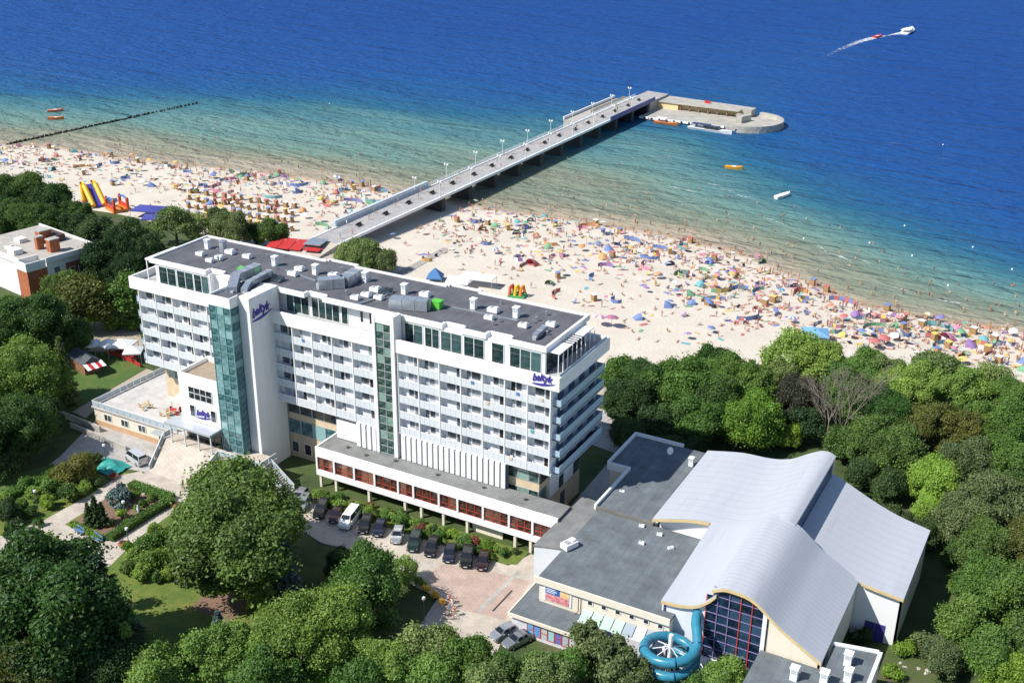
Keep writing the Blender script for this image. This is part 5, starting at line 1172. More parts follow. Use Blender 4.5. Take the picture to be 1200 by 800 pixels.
trees([(170, 640, 14, 'fresh'), (185, 632, 12, 'mid'), (160, 652, 13, 'fresh'), (178, 655, 15, 'mid'), (195, 650, 12, 'fresh'), (150, 665, 12, 'dark'), (165, 670, 12, 'fresh'), (195, 672, 10, 'lime'), (212, 682, 8, 'grey'), (182, 618, 8, 'fresh'), (150, 640, 9, 'lime'), (186, 676, 9, 'mid')], {k: v.replace('in the hotel garden', 'between the great dome tree and the path').replace('in the garden', 'between the great dome tree and the path') for k, v in SL.items()}, 'lawn shrubs: ', cat='shrub', hf=1.0)
BED = [(378 + k * 19 + random.uniform(-5, 5), 580 + k * 6.1 + random.uniform(-5, 6), random.uniform(6, 10), random.choice(['fresh', 'mid', 'fresh', 'lime', 'dark', 'fresh', 'red'])) for k in range(12)]
BED += [(385 + k * 13.5 + random.uniform(-5, 5), 576 + k * 4.35 + random.uniform(-4, 9), random.uniform(4.5, 7.5), random.choice(['fresh', 'mid', 'fresh', 'lime', 'grey', 'mid', 'dark', 'red'])) for k in range(17)]
BED += [(400 + k * 12.5 + random.uniform(-5, 5), 592 + k * 4.3 + random.uniform(-4, 6), random.uniform(4, 6.5), random.choice(['fresh', 'mid', 'fresh', 'mid', 'dark'])) for k in range(15)]
BED += [(395 + k * 19 + random.uniform(-5, 5), 588 + k * 5.9 + random.uniform(-3, 8), random.uniform(5, 8), random.choice(['fresh', 'mid', 'fresh', 'lime', 'grey'])) for k in range(11)]
trees(BED, {k: v.replace('hotel garden', 'bed before the gallery').replace('garden', 'bed before the gallery') for k, v in SL.items()}, 'gallery bed shrubs: ', cat='shrub', hf=1.0)
trees([(488, 680, 7, 'fresh'), (500, 690, 6, 'yellow'), (510, 697, 6, 'yellow'), (518, 705, 5, 'yellow'), (476, 676, 7, 'mid'), (496, 684, 5, 'lime')], {k: v.replace('in the hotel garden', 'along the car park kerb') for k, v in SL.items()}, 'kerb shrubs: ', cat='shrub', hf=1.0)
# hedges
def hedge(label, pix, w, h, kind, world_pts=None):
    pts = [Vector((*P(x, y, h / 2)[:2], 0)) for x, y in pix]
    o = thing('hedge', label, 'hedge', tuple(pts[0]))
    vs = []; tn = []; g_ = np.random.default_rng(len(label) * 7)
    core = MB()
    for a, c in zip(pts, pts[1:]):
        L_ = (c - a).length; d = (c - a) / L_; nrm = Vector((-d.y, d.x, 0)); n = int(L_ * (w + 2 * h) * 34)
        core.bar((a.x, a.y, h * .45), (c.x, c.y, h * .45), w * .86, h * .86)
        for k in range(n):
            s = g_.random() * (w + 2 * h); t = g_.random() * L_
            if s < h: off, z, nn = -w / 2, s, -nrm
            elif s < h + w: off, z, nn = s - h - w / 2, h, Vector((0, 0, 1))
            else: off, z, nn = w / 2, s - h - w, nrm
            p = a + d * t + nrm * off + Vector((0, 0, z)) + Vector(g_.normal(size=3) * .05)
            nn = (nn + Vector(g_.normal(size=3) * .6)).normalized(); t1 = nn.cross(Vector(g_.normal(size=3))).normalized(); t2 = nn.cross(t1); sz = .12 * (.7 + g_.random() * .7)
            vs += [p - t1 * sz, p - t2 * sz * .7, p + t1 * sz, p + t2 * sz * .7]; tn += [g_.random()] * 4
    me = bpy.data.meshes.new('foliage'); me.from_pydata([tuple(v - pts[0]) for v in vs], [], [tuple(range(i, i + 4)) for i in range(0, len(vs), 4)])
    at = me.attributes.new('tint', 'FLOAT', 'POINT'); at.data.foreach_set('value', tn); me.materials.append(LEAF[kind]); me.update(); link('foliage', me, o)
    me2 = core.mesh('hedge_core', LEAF[kind], tuple(pts[0])); link('hedge_core', me2, o)
hedge('clipped bright hedge along the top of the hedge garden', [(153, 567), (202, 583)], 1.5, 1.1, 'fresh')
hedge('clipped dark hedge on the lamp side of the hedge garden', [(202, 585), (172, 602), (128, 630)], 1.5, 1.1, 'mid')
hedge('low yellow green hedge behind the blue benches', [(84, 613), (120, 631)], .9, .8, 'lime')
hedge('long clipped hedge beside the west drive', [(0, 583), (40, 566), (75, 548)], 2.2, 1.0, 'fresh')

# ------------------------------------------------------------------ brick house
BH = thing('brick_house', 'white and orange brick house with flat roof and three brick chimneys', 'house', (-64.5, 29.5, 0), R(-10)); ORG[BH.name] = (0, 0, 0)
MB().box(-24, 0, 4.5, 17, 0, 8.4).build('wall', mat('house_white', (.72, .72, .70), .8, .12, .6), BH)
MB().box(-20, -3.4, 0.0, 4.5, 0, 8.4).build('front_wall', mat('house_white', (.72, .72, .7)), BH)
MB().box(-4.4, .02, -.35, 4.5, 0, 6.9).build('brick_corner', BRICK, BH)
MB().box(-.5, .6, 9, 16.5, 0, 6.6).build('brick_side', mat('dark_brick', (.22, .08, .05), .9, .3, 2), BH)
MB().box(-24.3, .3, 4.2, 17.3, 8.4, 8.75).build('roof', mat('house_roof', (.42, .39, .35), .9, .2, .6), BH)
MB().box(-20.2, -3.2, -.2, 4.2, 8.4, 8.7).build('front_roof', mat('house_roof', (.42, .39, .35)), BH)
b = MB(); b.box(-4.6, .2, -.55, -.2, 6.9, 8.9); b.box(-.1, .2, -.2, 4.2, 6.9, 8.9); b.box(-4.4, -.1, -.2, 4.2, 6.9, 7.3); b.build('corner_parapet', mat('house_white', (.72, .72, .7)), BH)
MB().box(-2.2, 2.0, 15.0, 17.4, 7.6, 8.3).build('balcony_slab', mat('house_white', (.72, .72, .7)), BH)
b = MB(); b.box(.3, .6, 4.2, 17.3, 8.0, 9.2); b.build('east_parapet', mat('house_white', (.72, .72, .7)), BH)
b = MB(); b.box(-20.3, -3.1, -.3, 0.05, 8.0, 9.25); b.box(-24.3, .3, 17.1, 17.4, 8.4, 9.2); b.box(-3.3, -3.0, .05, 4.3, 8.4, 9.25); b.build('front_parapet', mat('house_white', (.72, .72, .7)), BH)
MB().box(-10.5, -7.5, 1.2, 3.4, 8.7, 9.9).build('roof_box', mat('house_white', (.72, .72, .7)), BH); MB().box(-17, -14.5, 6.5, 8.5, 8.75, 9.7).build('roof_box', mat('house_white', (.72, .72, .7)), BH)
MB().box(-15, -9, 11, 15, 8.75, 10.3).build('rear_roof', mat('dark_brown_roof', (.09, .06, .05), .8, .2, 1), BH)
for k, (x, y, w) in enumerate(((-12.5, 9.5, 3.0), (-8.2, 6.8, 1.6), (-4.6, 7.6, 2.4))):
    c = MB().box(x, x + w * .7, y, y + w, 8.75, 11.1 + .5).build('chimney', BRICK, BH); MB().box(x - .12, x + w * .7 + .12, y - .12, y + w + .12, 11.6, 11.85).build('chimney_cap', CONC, c)
for k in range(3):
    f = MB().box(.0, .08, 6 + 3 * k, 7.6 + 3 * k, 4.4, 6.4).build('window', FRAMEW, BH); MB().box(.081, .1, 6.12 + 3 * k, 7.48 + 3 * k, 4.5, 6.3).build('pane', GLASSD, f)
    f = MB().box(.6, .68, 9.6 + 2.2 * k, 10.8 + 2.2 * k, 3.6, 5.6).build('window', FRAMEW, BH); MB().box(.681, .7, 9.7 + 2.2 * k, 10.7 + 2.2 * k, 3.7, 5.5).build('pane', GLASSD, f)
o = vent_unit('roof_tank', 'pale roof hatch box on the brick house roof', (0, 0, 0), 1.1); pt = BH.matrix_basis @ Vector((-13.5, 3.0, 8.7)); bpy.context.view_layer.update(); pt = BH.matrix_world @ Vector((-12.5, 3.0, 8.7)); o.location = pt

# ------------------------------------------------------------------ cafes and tents
def canopy_tent(name, label, loc, w, d, h, mt, rz=0, group=None, peak=.9, cat='tent'):
    o = thing(name, label, cat, loc, rz, group); ORG[o.name] = (0, 0, 0)
    b = MB(); b.add([(-w, -d, h), (w, -d, h), (w, d, h), (-w, d, h), (0, 0, h + peak), (-w, -d, h - .25), (w, -d, h - .25), (w, d, h - .25), (-w, d, h - .25)], [(0, 1, 4), (1, 2, 4), (2, 3, 4), (3, 0, 4), (5, 6, 1, 0), (6, 7, 2, 1), (7, 8, 3, 2), (8, 5, 0, 3), (8, 7, 6, 5)]); b.build('canopy', mt, o)
    for sx in (-1, 1):
        for sy in (-1, 1): MB().bar((sx * (w - .1), sy * (d - .1), -.1), (sx * (w - .1), sy * (d - .1), h - .2), .08).build('pole', METAL, o)
    return o
TW = mat('tent_white', (.78, .78, .78), .7); TBL = mat('tent_blue', (.035, .15, .36), .6); TPU = mat('tarp_violet', (.055, .06, .30), .6); TRED = mat('awning_red', (.46, .03, .03), .6); TGR = mat('tarp_teal', (.02, .28, .26), .55)
def gpt(px, py, dz_=0.0):
    p = P(px, py, 0)
    for _ in range(4): p = P(px, py, terr(p.x, p.y))
    return (p.x, p.y, terr(p.x, p.y) + dz_)
for i, (px, py, w) in enumerate(((128, 402, 1.9), (146, 402, 2.2), (158, 410, 1.8), (110, 402, 1.6))):
    canopy_tent('cafe_parasol', 'white square cafe parasol by the hotel west end', gpt(px, py + 14), w, w, 2.6, TW, .3 * i, 'white parasols at the garden cafe', cat='parasol')
K = thing('cafe_kiosk', 'dark roofed kiosk with red and white awning by the lawn', 'kiosk', gpt(100, 432), R(-15)); ORG[K.name] = (0, 0, 0)
MB().box(-3, 3, -1.5, 1.5, 0, 2.4).build('wall', mat('kiosk_wood', (.25, .12, .06), .8, .2, 1), K)
b = MB(); b.add([(-3.4, -1.9, 2.4), (3.4, -1.9, 2.4), (3.4, 1.9, 2.4), (-3.4, 1.9, 2.4), (-3.4, 0, 3.6), (3.4, 0, 3.6)], [(0, 1, 5, 4), (2, 3, 4, 5), (1, 2, 5), (3, 0, 4), (3, 2, 1, 0)]); b.build('roof', mat('slate_roof', (.06, .075, .09), .6, .3, 1), K)
for k in range(5): MB().add([(3.4 + .0, -1.9 + .76 * k, 2.5), (3.4, -1.9 + .76 * (k + 1), 2.5), (5.4, -1.9 + .76 * (k + 1), 1.9), (5.4, -1.9 + .76 * k, 1.9), (3.4, -1.9 + .76 * k, 2.45), (3.4, -1.9 + .76 * (k + 1), 2.45), (5.4, -1.9 + .76 * (k + 1), 1.85), (5.4, -1.9 + .76 * k, 1.85)], [(0, 3, 2, 1), (4, 5, 6, 7), (0, 1, 5, 4), (1, 2, 6, 5), (2, 3, 7, 6), (3, 0, 4, 7)]).build('awning_stripe', TRED if k % 2 else TW, K)
F = thing('cafe_fence', 'low red fence round the garden cafe terrace', 'fence', gpt(128, 418)); fp = [gpt(125, 414), gpt(140, 419), gpt(156, 426), gpt(165, 431)]
for a, c in zip(fp, fp[1:]):
    n = 5
    for k in range(n):
        s0 = Vector(a).lerp(Vector(c), k / n); s1 = Vector(a).lerp(Vector(c), (k + .9) / n); MB().bar((s0.x, s0.y, .55), (s1.x, s1.y, .55), .1, .8).build('fence_panel', TRED, F)
for k in range(7):
    q = gpt(138 + 3.6 * k, 411 + 1.5 * k + 3 * (k % 2))
    o = thing('cafe_table', 'red cafe table with benches behind the red fence', 'table', q, random.random(), 'tables at the garden cafe'); ORG[o.name] = (0, 0, 0)
    MB().box(-.6, .6, -.4, .4, .7, .76).build('table_top', TRED, o)
    for sx in (-.5, .5): MB().box(sx - .05, sx + .05, -.3, .3, -.02, .7).build('leg', METAL, o)
    for sy in (-.8, .8): MB().box(-.6, .6, sy - .15, sy + .15, .4, .46).build('bench', TRED, o)
canopy_tent('terrace_parasol', 'big white parasol on the paved hotel terrace', (9.3, .6, 3.72), 1.7, 1.7, 2.5, TW, .2, cat='parasol')
for i, (px, py) in enumerate(((171, 478), (197, 487), (204, 484))):
    p = P(px, py, 3.72); o = thing('terrace_table', ['wooden table with chairs alone on the hotel terrace', 'wooden table near the entrance block on the terrace', 'red table close to the entrance block'][i], 'table', (p.x, p.y, 3.72), .4 * i); ORG[o.name] = (0, 0, 0)
    mw = mat('table_wood', (.50, .36, .2), .6) if i < 2 else TRED
    MB().cyl(0, 0, .7, .76, .55, 14).build('table_top', mw, o); MB().cyl(0, 0, -.02, .7, .06, 8).build('leg', METAL, o)
    for k in range(4):
        a = k * 1.57 + .4; c = MB().box(math.cos(a) * 1.0 - .22, math.cos(a) * 1.0 + .22, math.sin(a) * 1.0 - .22, math.sin(a) * 1.0 + .22, .42, .48).build('seat', mw, o)
        MB().box(math.cos(a) * 1.2 - .2, math.cos(a) * 1.2 + .2, math.sin(a) * 1.2 - .03, math.sin(a) * 1.2 + .03, -.02, .9).build('backrest', mw, o)
# red roofed cafe at the pier foot
C2 = thing('pier_cafe', 'red roofed cafe at the foot of the pier', 'cafe', gpt(350, 298), R(12)); ORG[C2.name] = (0, 0, 0)
MB().box(-7, 3, -2, 2, 0, 2.6).build('wall', mat('cafe_dark', (.12, .10, .10), .8), C2)
for k in range(3): MB().add([(-7.5 + 3.3 * k, -3.4, 2.4), (-4.4 + 3.3 * k, -3.4, 2.4), (-4.4 + 3.3 * k, 2.4, 3.3), (-7.5 + 3.3 * k, 2.4, 3.3), (-7.5 + 3.3 * k, -3.4, 2.3), (-4.4 + 3.3 * k, -3.4, 2.3), (-4.4 + 3.3 * k, 2.4, 3.2), (-7.5 + 3.3 * k, 2.4, 3.2)], [(0, 1, 2, 3), (7, 6, 5, 4), (0, 4, 5, 1), (1, 5, 6, 2), (2, 6, 7, 3), (3, 7, 4, 0)]).build('roof_panel', TRED, C2)
MB().box(2.6, 6.4, -1, 3.4, 0, 3.4).build('tower', mat('cafe_dark', (.12, .1, .1)), C2); MB().box(2.2, 6.8, -1.4, 3.8, 3.4, 3.6).build('tower_roof', METAL, C2); MB().box(3.2, 7.4, -3.6, -1.2, 2.6, 2.75).build('awning', TRED, C2)
KB = thing('pier_ticket_booth', 'small blue roofed white booth at the start of the pier', 'booth', gpt(392, 290)); ORG[KB.name] = (0, 0, 0)
MB().box(-1, 1, -1, 1, 0, 2.6).build('wall', FRAMEW, KB); MB().box(-1.25, 1.25, -1.25, 1.25, 2.6, 2.85).build('roof', mat('booth_blue', (.12, .25, .45), .5), KB)
for k in range(2): MB().box(-.7 + .8 * k, -.1 + .8 * k, -1.04, -1.0, 1.0, 2.1).build('window', GLASSD, KB)
canopy_tent('beach_marquee', 'long white marquee on the sand behind the hotel roof', gpt(560, 335), 4.2, 1.9, 2.5, TW, R(10), cat='marquee'); canopy_tent('beach_marquee', 'low white pavilion beside the long marquee', gpt(537, 338), 2.8, 2.6, 2.2, TW, R(20), cat='marquee')
canopy_tent('beach_pavilion', 'pointed blue tent on the sand behind the hotel', gpt(510, 328), 1.9, 1.9, 1.0, TBL, .4, peak=2.2)
canopy_tent('beach_pavilion', 'pale blue roofed beach stand at the dune edge', gpt(954, 402), 2.8, 2.6, 2.6, mat('tent_pale_blue', (.16, .36, .62), .6), .3)
canopy_tent('awning_tarp', 'violet tarpaulin beside the inflatable slide', gpt(175, 253), 4.2, 3.0, 2.2, TPU, .3, peak=.6)
canopy_tent('awning_tarp', 'smaller violet tarpaulin behind the first one', gpt(182, 262), 3.2, 2.6, 2.0, TPU, .6, peak=.4)
b = MB(); q0 = gpt(128, 548); Tp = thing('teal_tarpaulin', 'teal tarpaulin spread over a heap by the forecourt', 'tarpaulin', q0); ORG[Tp.name] = (0, 0, 0)
vs = []; rr2 = random.Random(5)
for i in range(9):
    for j in range(7): vs.append(((i - 4) * .75 + rr2.uniform(-.15, .15), (j - 3) * .7 + rr2.uniform(-.15, .15), max(0.05, 1.5 * math.exp(-((i - 4) ** 2 / 9 + (j - 3) ** 2 / 6)) + rr2.uniform(-.12, .16))))
MB().add(vs, [(i * 7 + j, (i + 1) * 7 + j, (i + 1) * 7 + j + 1, i * 7 + j + 1) for i in range(8) for j in range(6)]).build('sheet', TGR, Tp); MB().box(-2, 2, -1.2, 1.2, 0, .5).build('heap', SOIL, Tp)
# inflatables
INF = thing('inflatable_slide', 'yellow and violet inflatable slide on the beach edge', 'inflatable', gpt(112, 240), R(-25)); ORG[INF.name] = (0, 0, 0)
IY = mat('inflatable_yellow', (.72, .42, .01), .45); IR = mat('inflatable_red', (.50, .06, .03), .45); IV = mat('inflatable_violet', (.07, .06, .35), .45); IO = mat('inflatable_orange', (.7, .2, .02), .45)
MB().tube([(-5, -1.6, .6), (-5, -1.6, 5.6), (-3, -1.6, 5.2), (3.5, -1.6, .8)], .75, 10).build('side_wall', IY, INF, True, True); MB().tube([(-5, 1.6, .6), (-5, 1.6, 5.6), (-3, 1.6, 5.2), (3.5, 1.6, .8)], .75, 10).build('side_wall', IY, INF, True, True)
MB().add([(-4.4, -1, 5.2), (-4.4, 1, 5.2), (3.5, 1, .7), (3.5, -1, .7), (-4.4, -1, .2), (-4.4, 1, .2), (3.5, 1, .2), (3.5, -1, .2)], [(0, 3, 2, 1), (4, 5, 6, 7), (0, 1, 5, 4), (1, 2, 6, 5), (2, 3, 7, 6), (3, 0, 4, 7)]).build('slide_bed', IV, INF); MB().box(-6, -4.6, -2.2, 2.2, 0, 1).build('base', IO, INF)
BC = thing('bouncy_castle', 'red bouncy castle with blue arches beside the inflatable slide', 'inflatable', gpt(138, 246), R(-20)); ORG[BC.name] = (0, 0, 0)
MB().box(-3, 3, -2.4, 2.4, 0, .8).build('floor', IO, BC)
for sx in (-1, 1):
    for sy in (-1, 1): MB().tube([(sx * 2.6, sy * 2, .5), (sx * 2.6, sy * 2, 3.6), (sx * 2.6, sy * 2, 4.0)], [.45, .45, .1], 10).build('tower', IR, BC, True, True)
for sy in (-1, 1): MB().tube([(-2.6, sy * 2, 3), (-1.2, sy * 2, 3.7), (0, sy * 2, 3.9), (1.2, sy * 2, 3.7), (2.6, sy * 2, 3)], .28, 8).build('arch', mat('inflatable_blue', (.06, .16, .45), .45), BC, True, True); MB().box(-2.2, 2.2, sy * 2 - .15, sy * 2 + .15, .8, 1.9).build('side_wall', IR, BC)
IC = thing('play_inflatable', 'red yellow and green inflatable playground on the sand', 'inflatable', gpt(606, 347), R(15)); ORG[IC.name] = (0, 0, 0)
MB().box(-2, 2, -1.5, 1.5, 0, .6).build('base', mat('inflatable_green', (.05, .32, .1), .5), IC)
for k, mt_ in enumerate((IR, IY, IO)): MB().tube([(-1.6 + 1.3 * k, -1.2, .4), (-1.5 + 1.3 * k, -.6, 2.4), (-1.2 + 1.3 * k, .4, 2.6), (-1 + 1.3 * k, 1.2, .4)], .35, 8).build('arch', mt_, IC, True, True)

# ------------------------------------------------------------------ pier
PR = thing('pier', 'long concrete pier on pillars reaching from the beach into the sea', 'pier', (-31, 95, 0))
PZ = 1.5; px0, px1 = -35.6, -26.4
PDECK = tile_mat('pier_paving', (.40, .385, .375), (.35, .34, .335), (.28, .27, .27), 1.6, 0)
MB().box(px0, px1, 93, 309, PZ - .5, PZ).build('deck', PDECK, PR)
MB().box(px0 - .12, px0 + .45, 93, 309, PZ - .62, PZ + .12).build('edge_beam', FRAMEW, PR); MB().box(px1 - .45, px1 + .12, 93, 309, PZ - .62, PZ + .12).build('edge_beam', FRAMEW, PR)
pm = sub('pillar', (px0 + .6, px1 - .3, -1.0, 1.0, -9, PZ - .55), mats=mat('pier_concrete_dark', (.05, .05, .048), .8, .3, .6))  # one dark concrete tone for the pillars and the girder
for k in range(11): link('pillar', pm, PR, (0, 144 + 15.6 * k, 0))
b = MB(); b.box(px0 + 2.5, px1 - 2.4, 100, 309, PZ - 1.0, PZ - .5); b.build('girder', MATS['pier_concrete_dark'], PR)
rm = MB()
for k in range(7): rm.box(-.03, .03, k * 1.0, k * 1.0 + .06, 0, 1.05)
rm.box(-.045, .045, 0, 6.06, 1.03, 1.12); rm.box(-.02, .02, 0, 6.06, .5, .56); rm.box(-.02, .02, 0, 6.06, .25, .3); rm.box(-.02, .02, 0, 6.06, .75, .8)
rme = rm.mesh('railing', FRAMEW)
for k in range(34):
    for x in (px0 + .1, px1 - .1): link('railing', rme, PR, (x, 101 + 6.06 * k, PZ + .1))
MB().box(px0 - 1.2, px0 - .15, 104, 150, PZ - .1, PZ + 1.6).build('side_stalls', mat('stall_grey', (.5, .54, .58), .6), PR)
# access ramp from the shore
MB().add([(px0, 78, -.3), (px1, 78, -.3), (px1, 93, PZ), (px0, 93, PZ), (px0, 78, -2), (px1, 78, -2), (px1, 93, -2), (px0, 93, -2)], [(0, 1, 2, 3), (7, 6, 5, 4), (0, 4, 5, 1), (1, 5, 6, 2), (2, 6, 7, 3), (3, 7, 4, 0)]).build('access_ramp', PAVE_B, PR)
lm = MB(); lm.tube([(0, 0, 0), (0, 0, 4.6)], [.09, .06], 6, 0); lm.box(-.5, .5, -.05, .05, 4.55, 4.65, 0)
for sx in (-.5, .5): lm.tube([(sx, 0, 4.35), (sx, 0, 4.5), (sx, 0, 4.95), (sx, 0, 5.1)], [.08, .26, .26, .06], 8, 1)
lme = lm.mesh('pier_lamp', [FRAMEW, mat('lamp_globe', (.82, .82, .80), .3)])
for k in range(10):
    for x, gname in ((px0 + .3, 'sea'), (px1 - .3, 'beach')):
        if x > -30 and k > 8: continue
        tag(link('pier_lamp', lme, None, (x, 142 + 17.6 * k, PZ)), 'white twin globe lamp on the %s railing of the pier' % ('west' if x < -30 else 'east'), 'lamp', 'lamps along the %s pier railing' % ('west' if x < -30 else 'east'))
for k in range(17):
    o = thing('pier_bench', 'dark double bench in the middle of the pier deck', 'bench', (-31.0 + .4 * (k % 2), 108 + 12 * k, PZ), 0, 'benches on the pier'); ORG[o.name] = (0, 0, 0)
    bw_ = mat('bench_dark', (.06, .045, .04), .7)
    MB().box(-.55, .55, -1.1, 1.1, .42, .5).build('seat', bw_, o); MB().box(-.05, .05, -1.1, 1.1, .5, 1.0).build('backrest', bw_, o)
    for sy in (-.9, .9): MB().box(-.45, .45, sy - .06, sy + .06, -.01, .42).build('leg', CONC, o)
# landing stages and pier head
LS = thing('landing_stage', 'lower landing platform with stairs west of the pier end', 'landing', (-40, 268, 0))
MB().box(-46, -36, 262, 310, -9, -.6).build('platform', CONC, LS); MB().box(-46.2, -45.7, 262, 310, -.6, .5).build('parapet', FRAMEW, LS); MB().box(-40.5, -37.5, 275, 306, -.6, 1.4).build('stair_block', CONCD, LS); MB().box(-37.3, -35.9, 262, 306, -.6, 1.45).build('walkway', CONC, LS)
HD = thing('landing_quay', 'long concrete landing quay with rounded end and open shelter at the pier end', 'quay', (0, 300, -3))
PH2 = mat('quay_concrete', (.41, .39, .345), .85, .3, .3)
rnd_end = [(15 + 13.0 * math.cos(R(a)), 302 + 14.5 * math.sin(R(a))) for a in range(-90, 91, 12)]
MB().prism([(-26, 291)] + [(13, 290)] + rnd_end + [(-26, 320)], -9, -2.2).build('quay_base', PH2, HD)
ring = [(15 + 13.0 * math.cos(R(a)), 302 + 14.5 * math.sin(R(a))) for a in range(-100, 91, 10)]; ring_i = [(15 + 11.4 * math.cos(R(a)), 302 + 12.6 * math.sin(R(a))) for a in range(-100, 91, 10)]
for i in range(len(ring) - 1): MB().prism([ring[i], ring[i + 1], ring_i[i + 1], ring_i[i]], -2.2, -.9).build('end_wall', PH2, HD)
MB().prism([(-36, 313), (-36, 322), (13, 316), (13, 310), (-26, 313)], -2.2, .6).build('upper_walkway', PH2, HD)
MB().prism([(-27, 308), (9, 306), (9, 310.2), (-27, 313)], .32, .58).build('shelter_roof', PH2, HD)
for k in range(7): MB().box(-16.3 + 4.0 * k, -15.9 + 4.0 * k, 308.2 - .22 * k, 308.6 - .22 * k, -2.2, .32).build('shelter_column', mat('column_rust', (.30, .14, .09), .8), HD)
MB().prism([(-26.5, 308.6), (-17, 308), (-17, 310), (-26.5, 310.5)], -2.2, .32).build('shelter_wall', mat('yellow_wall', (.68, .55, .30), .8, .1, .5), HD)
MB().box(-16.9, 9, 310.3, 310.6, -2.2, .34).build('shelter_back_wall', mat('yellow_wall', (.68, .55, .3)), HD)
MB().prism([(11, 298), (13, 298), (13.6, 301), (15, 304), (9, 304), (10, 301)], -2.2, .2).build('round_plinth', PH2, HD)
MB().prism([(-36, 300), (-26, 300), (-26, 320), (-36, 322)], -2.2, PZ - .1).build('junction_deck', PDECK, HD)
MB().box(-26, 9, 289.4, 289.9, -2.9, -2.1).build('fender_board', FRAMEW, HD)
for k in range(11): MB().box(-24 + 3.1 * k, -23.5 + 3.1 * k, 289.0, 289.38, -3.4, -2.15).build('fender', BLACK, HD)
MB().box(-8, -5.5, 314, 314.3, .6, 1.7).build('red_banner', TRED, HD)
MB().box(px1 - .05, px1 + .25, 262, 306, PZ - .6, PZ + 1.1).build('violet_screen', mat('screen_violet', (.07, .08, .26), .5), HD)

# ------------------------------------------------------------------ boats, groyne, sea things
def boat(name, label, loc, L_, w, rz, hullm, cabin=None, canopy=None, group=None):
    o = thing(name, label, 'boat', loc, rz, group); ORG[o.name] = (0, 0, 0); b = MB()
    st = [(-.5, .8, 0), (-.2, 1.0, 0), (.2, .9, .03), (.4, .5, .1), (.5, .05, .2)]; vs = []
    for t, ww, up in st: vs += [(t * L_, -ww * w / 2, .9 + up * w), (t * L_, -ww * w / 2 * .6, -.25), (t * L_, ww * w / 2 * .6, -.25), (t * L_, ww * w / 2, .9 + up * w)]
    fs = [(0, 1, 2, 3)]
    for i in range(4):
        a, c = 4 * i, 4 * i + 4; fs += [(a, c, c + 1, a + 1), (a + 1, c + 1, c + 2, a + 2), (a + 2, c + 2, c + 3, a + 3)]
    fs += [(a0, a0 + 3, a0 + 7, a0 + 4) for a0 in (0, 4, 8, 12)]
    b.add(vs, fs); b.build('hull', hullm, o)
    if cabin: MB().box(-.1 * L_, .2 * L_, -w * .32, w * .32, .9, 2.2).build('cabin', cabin, o); MB().box(.2 * L_, .21 * L_, -w * .28, w * .28, 1.3, 2.0).build('windscreen', GLASSD, o)
    if canopy: MB().box(-.42 * L_, -.02 * L_, -w * .4, w * .4, 2.2, 2.35).build('canopy', canopy, o); [MB().bar((x * L_, sy * w * .38, .8), (x * L_, sy * w * .38, 2.2), .07).build('pole', METAL, o) for x in (-.4, -.04) for sy in (-1, 1)]
    if cabin or canopy: MB().bar((.12 * L_, 0, 2.1 if cabin else .8), (.12 * L_, 0, 3.8), .07).build('mast', FRAMEW, o)
    else: MB().box(-.1 * L_, .1 * L_, -w * .3, w * .3, .85, .98).build('seat', FRAMEW, o)
    return o
WB = mat('hull_white', (.78, .78, .78), .4)
p = P(1064, 38, SEA_Z); boat('motor_boat', 'white passenger boat speeding with a wake on open sea', (p.x, p.y, SEA_Z), 21, 6.5, math.atan2(598 - 557, 17.5 - 8.4) + .2, WB, WB, TW)
p = P(1028, 44, SEA_Z); boat('rubber_boat', 'red and white rubber boat towed behind the passenger boat', (p.x, p.y, SEA_Z), 9, 3.2, 1.35, TRED, None, None)
p = P(781, 146, SEA_Z); boat('excursion_boat', 'orange hulled boat with white canopy moored at the pier head', (p.x, p.y, SEA_Z), 10, 3.4, R(-4), mat('hull_orange', (.55, .2, .06), .5), None, TW)
p = P(832, 154, SEA_Z); boat('excursion_boat', 'white and dark passenger boat moored at the rounded quay end', (p.x, p.y, SEA_Z), 18, 3.8, R(-6), WB, GLASSD, mat('canopy_navy', (.03, .05, .12), .5))
for i, (px, py, c_) in enumerate(((860, 198, (.75, .36, .03)), (66, 140, (.65, .16, .03)), (65, 131, (.6, .2, .1)), (917, 231, (.78, .78, .78)))):
    p = P(px, py, SEA_Z); boat('kayak', ['orange yellow inflatable dinghy off the bathing beach', 'red orange pedal boat near the groyne', 'small red float beyond the pedal boat', 'white paddle boat in the shallows'][i], (p.x, p.y, SEA_Z), 6 if i < 3 else 7, 2.0, R(10 + 20 * i), mat('float_%d' % i, c_, .5))
FOAM = bpy.data.materials.new('foam'); FOAM.use_nodes = True; MATS['foam'] = FOAM
_n = FOAM.node_tree.nodes; _L = FOAM.node_tree.links; _b = _n['Principled BSDF']; _b.inputs['Base Color'].default_value = (.78, .82, .84, 1); _b.inputs['Roughness'].default_value = .8
_tc = _n.new('ShaderNodeTexCoord'); _nz = _n.new('ShaderNodeTexNoise'); _nz.inputs['Scale'].default_value = .55; _nz.inputs['Detail'].default_value = 6; _nz.inputs['Roughness'].default_value = .75; _L.new(_tc.outputs['Object'], _nz.inputs['Vector'])
_at = _n.new('ShaderNodeAttribute'); _at.attribute_name = 'dens'; _ad = _n.new('ShaderNodeMath'); _ad.operation = 'ADD'; _L.new(_nz.outputs['Fac'], _ad.inputs[0]); _L.new(_at.outputs['Fac'], _ad.inputs[1])
_r = _n.new('ShaderNodeMapRange'); _r.inputs[1].default_value = .95; _r.inputs[2].default_value = 1.15; _L.new(_ad.outputs[0], _r.inputs[0]); _L.new(_r.outputs[0], _b.inputs['Alpha'])
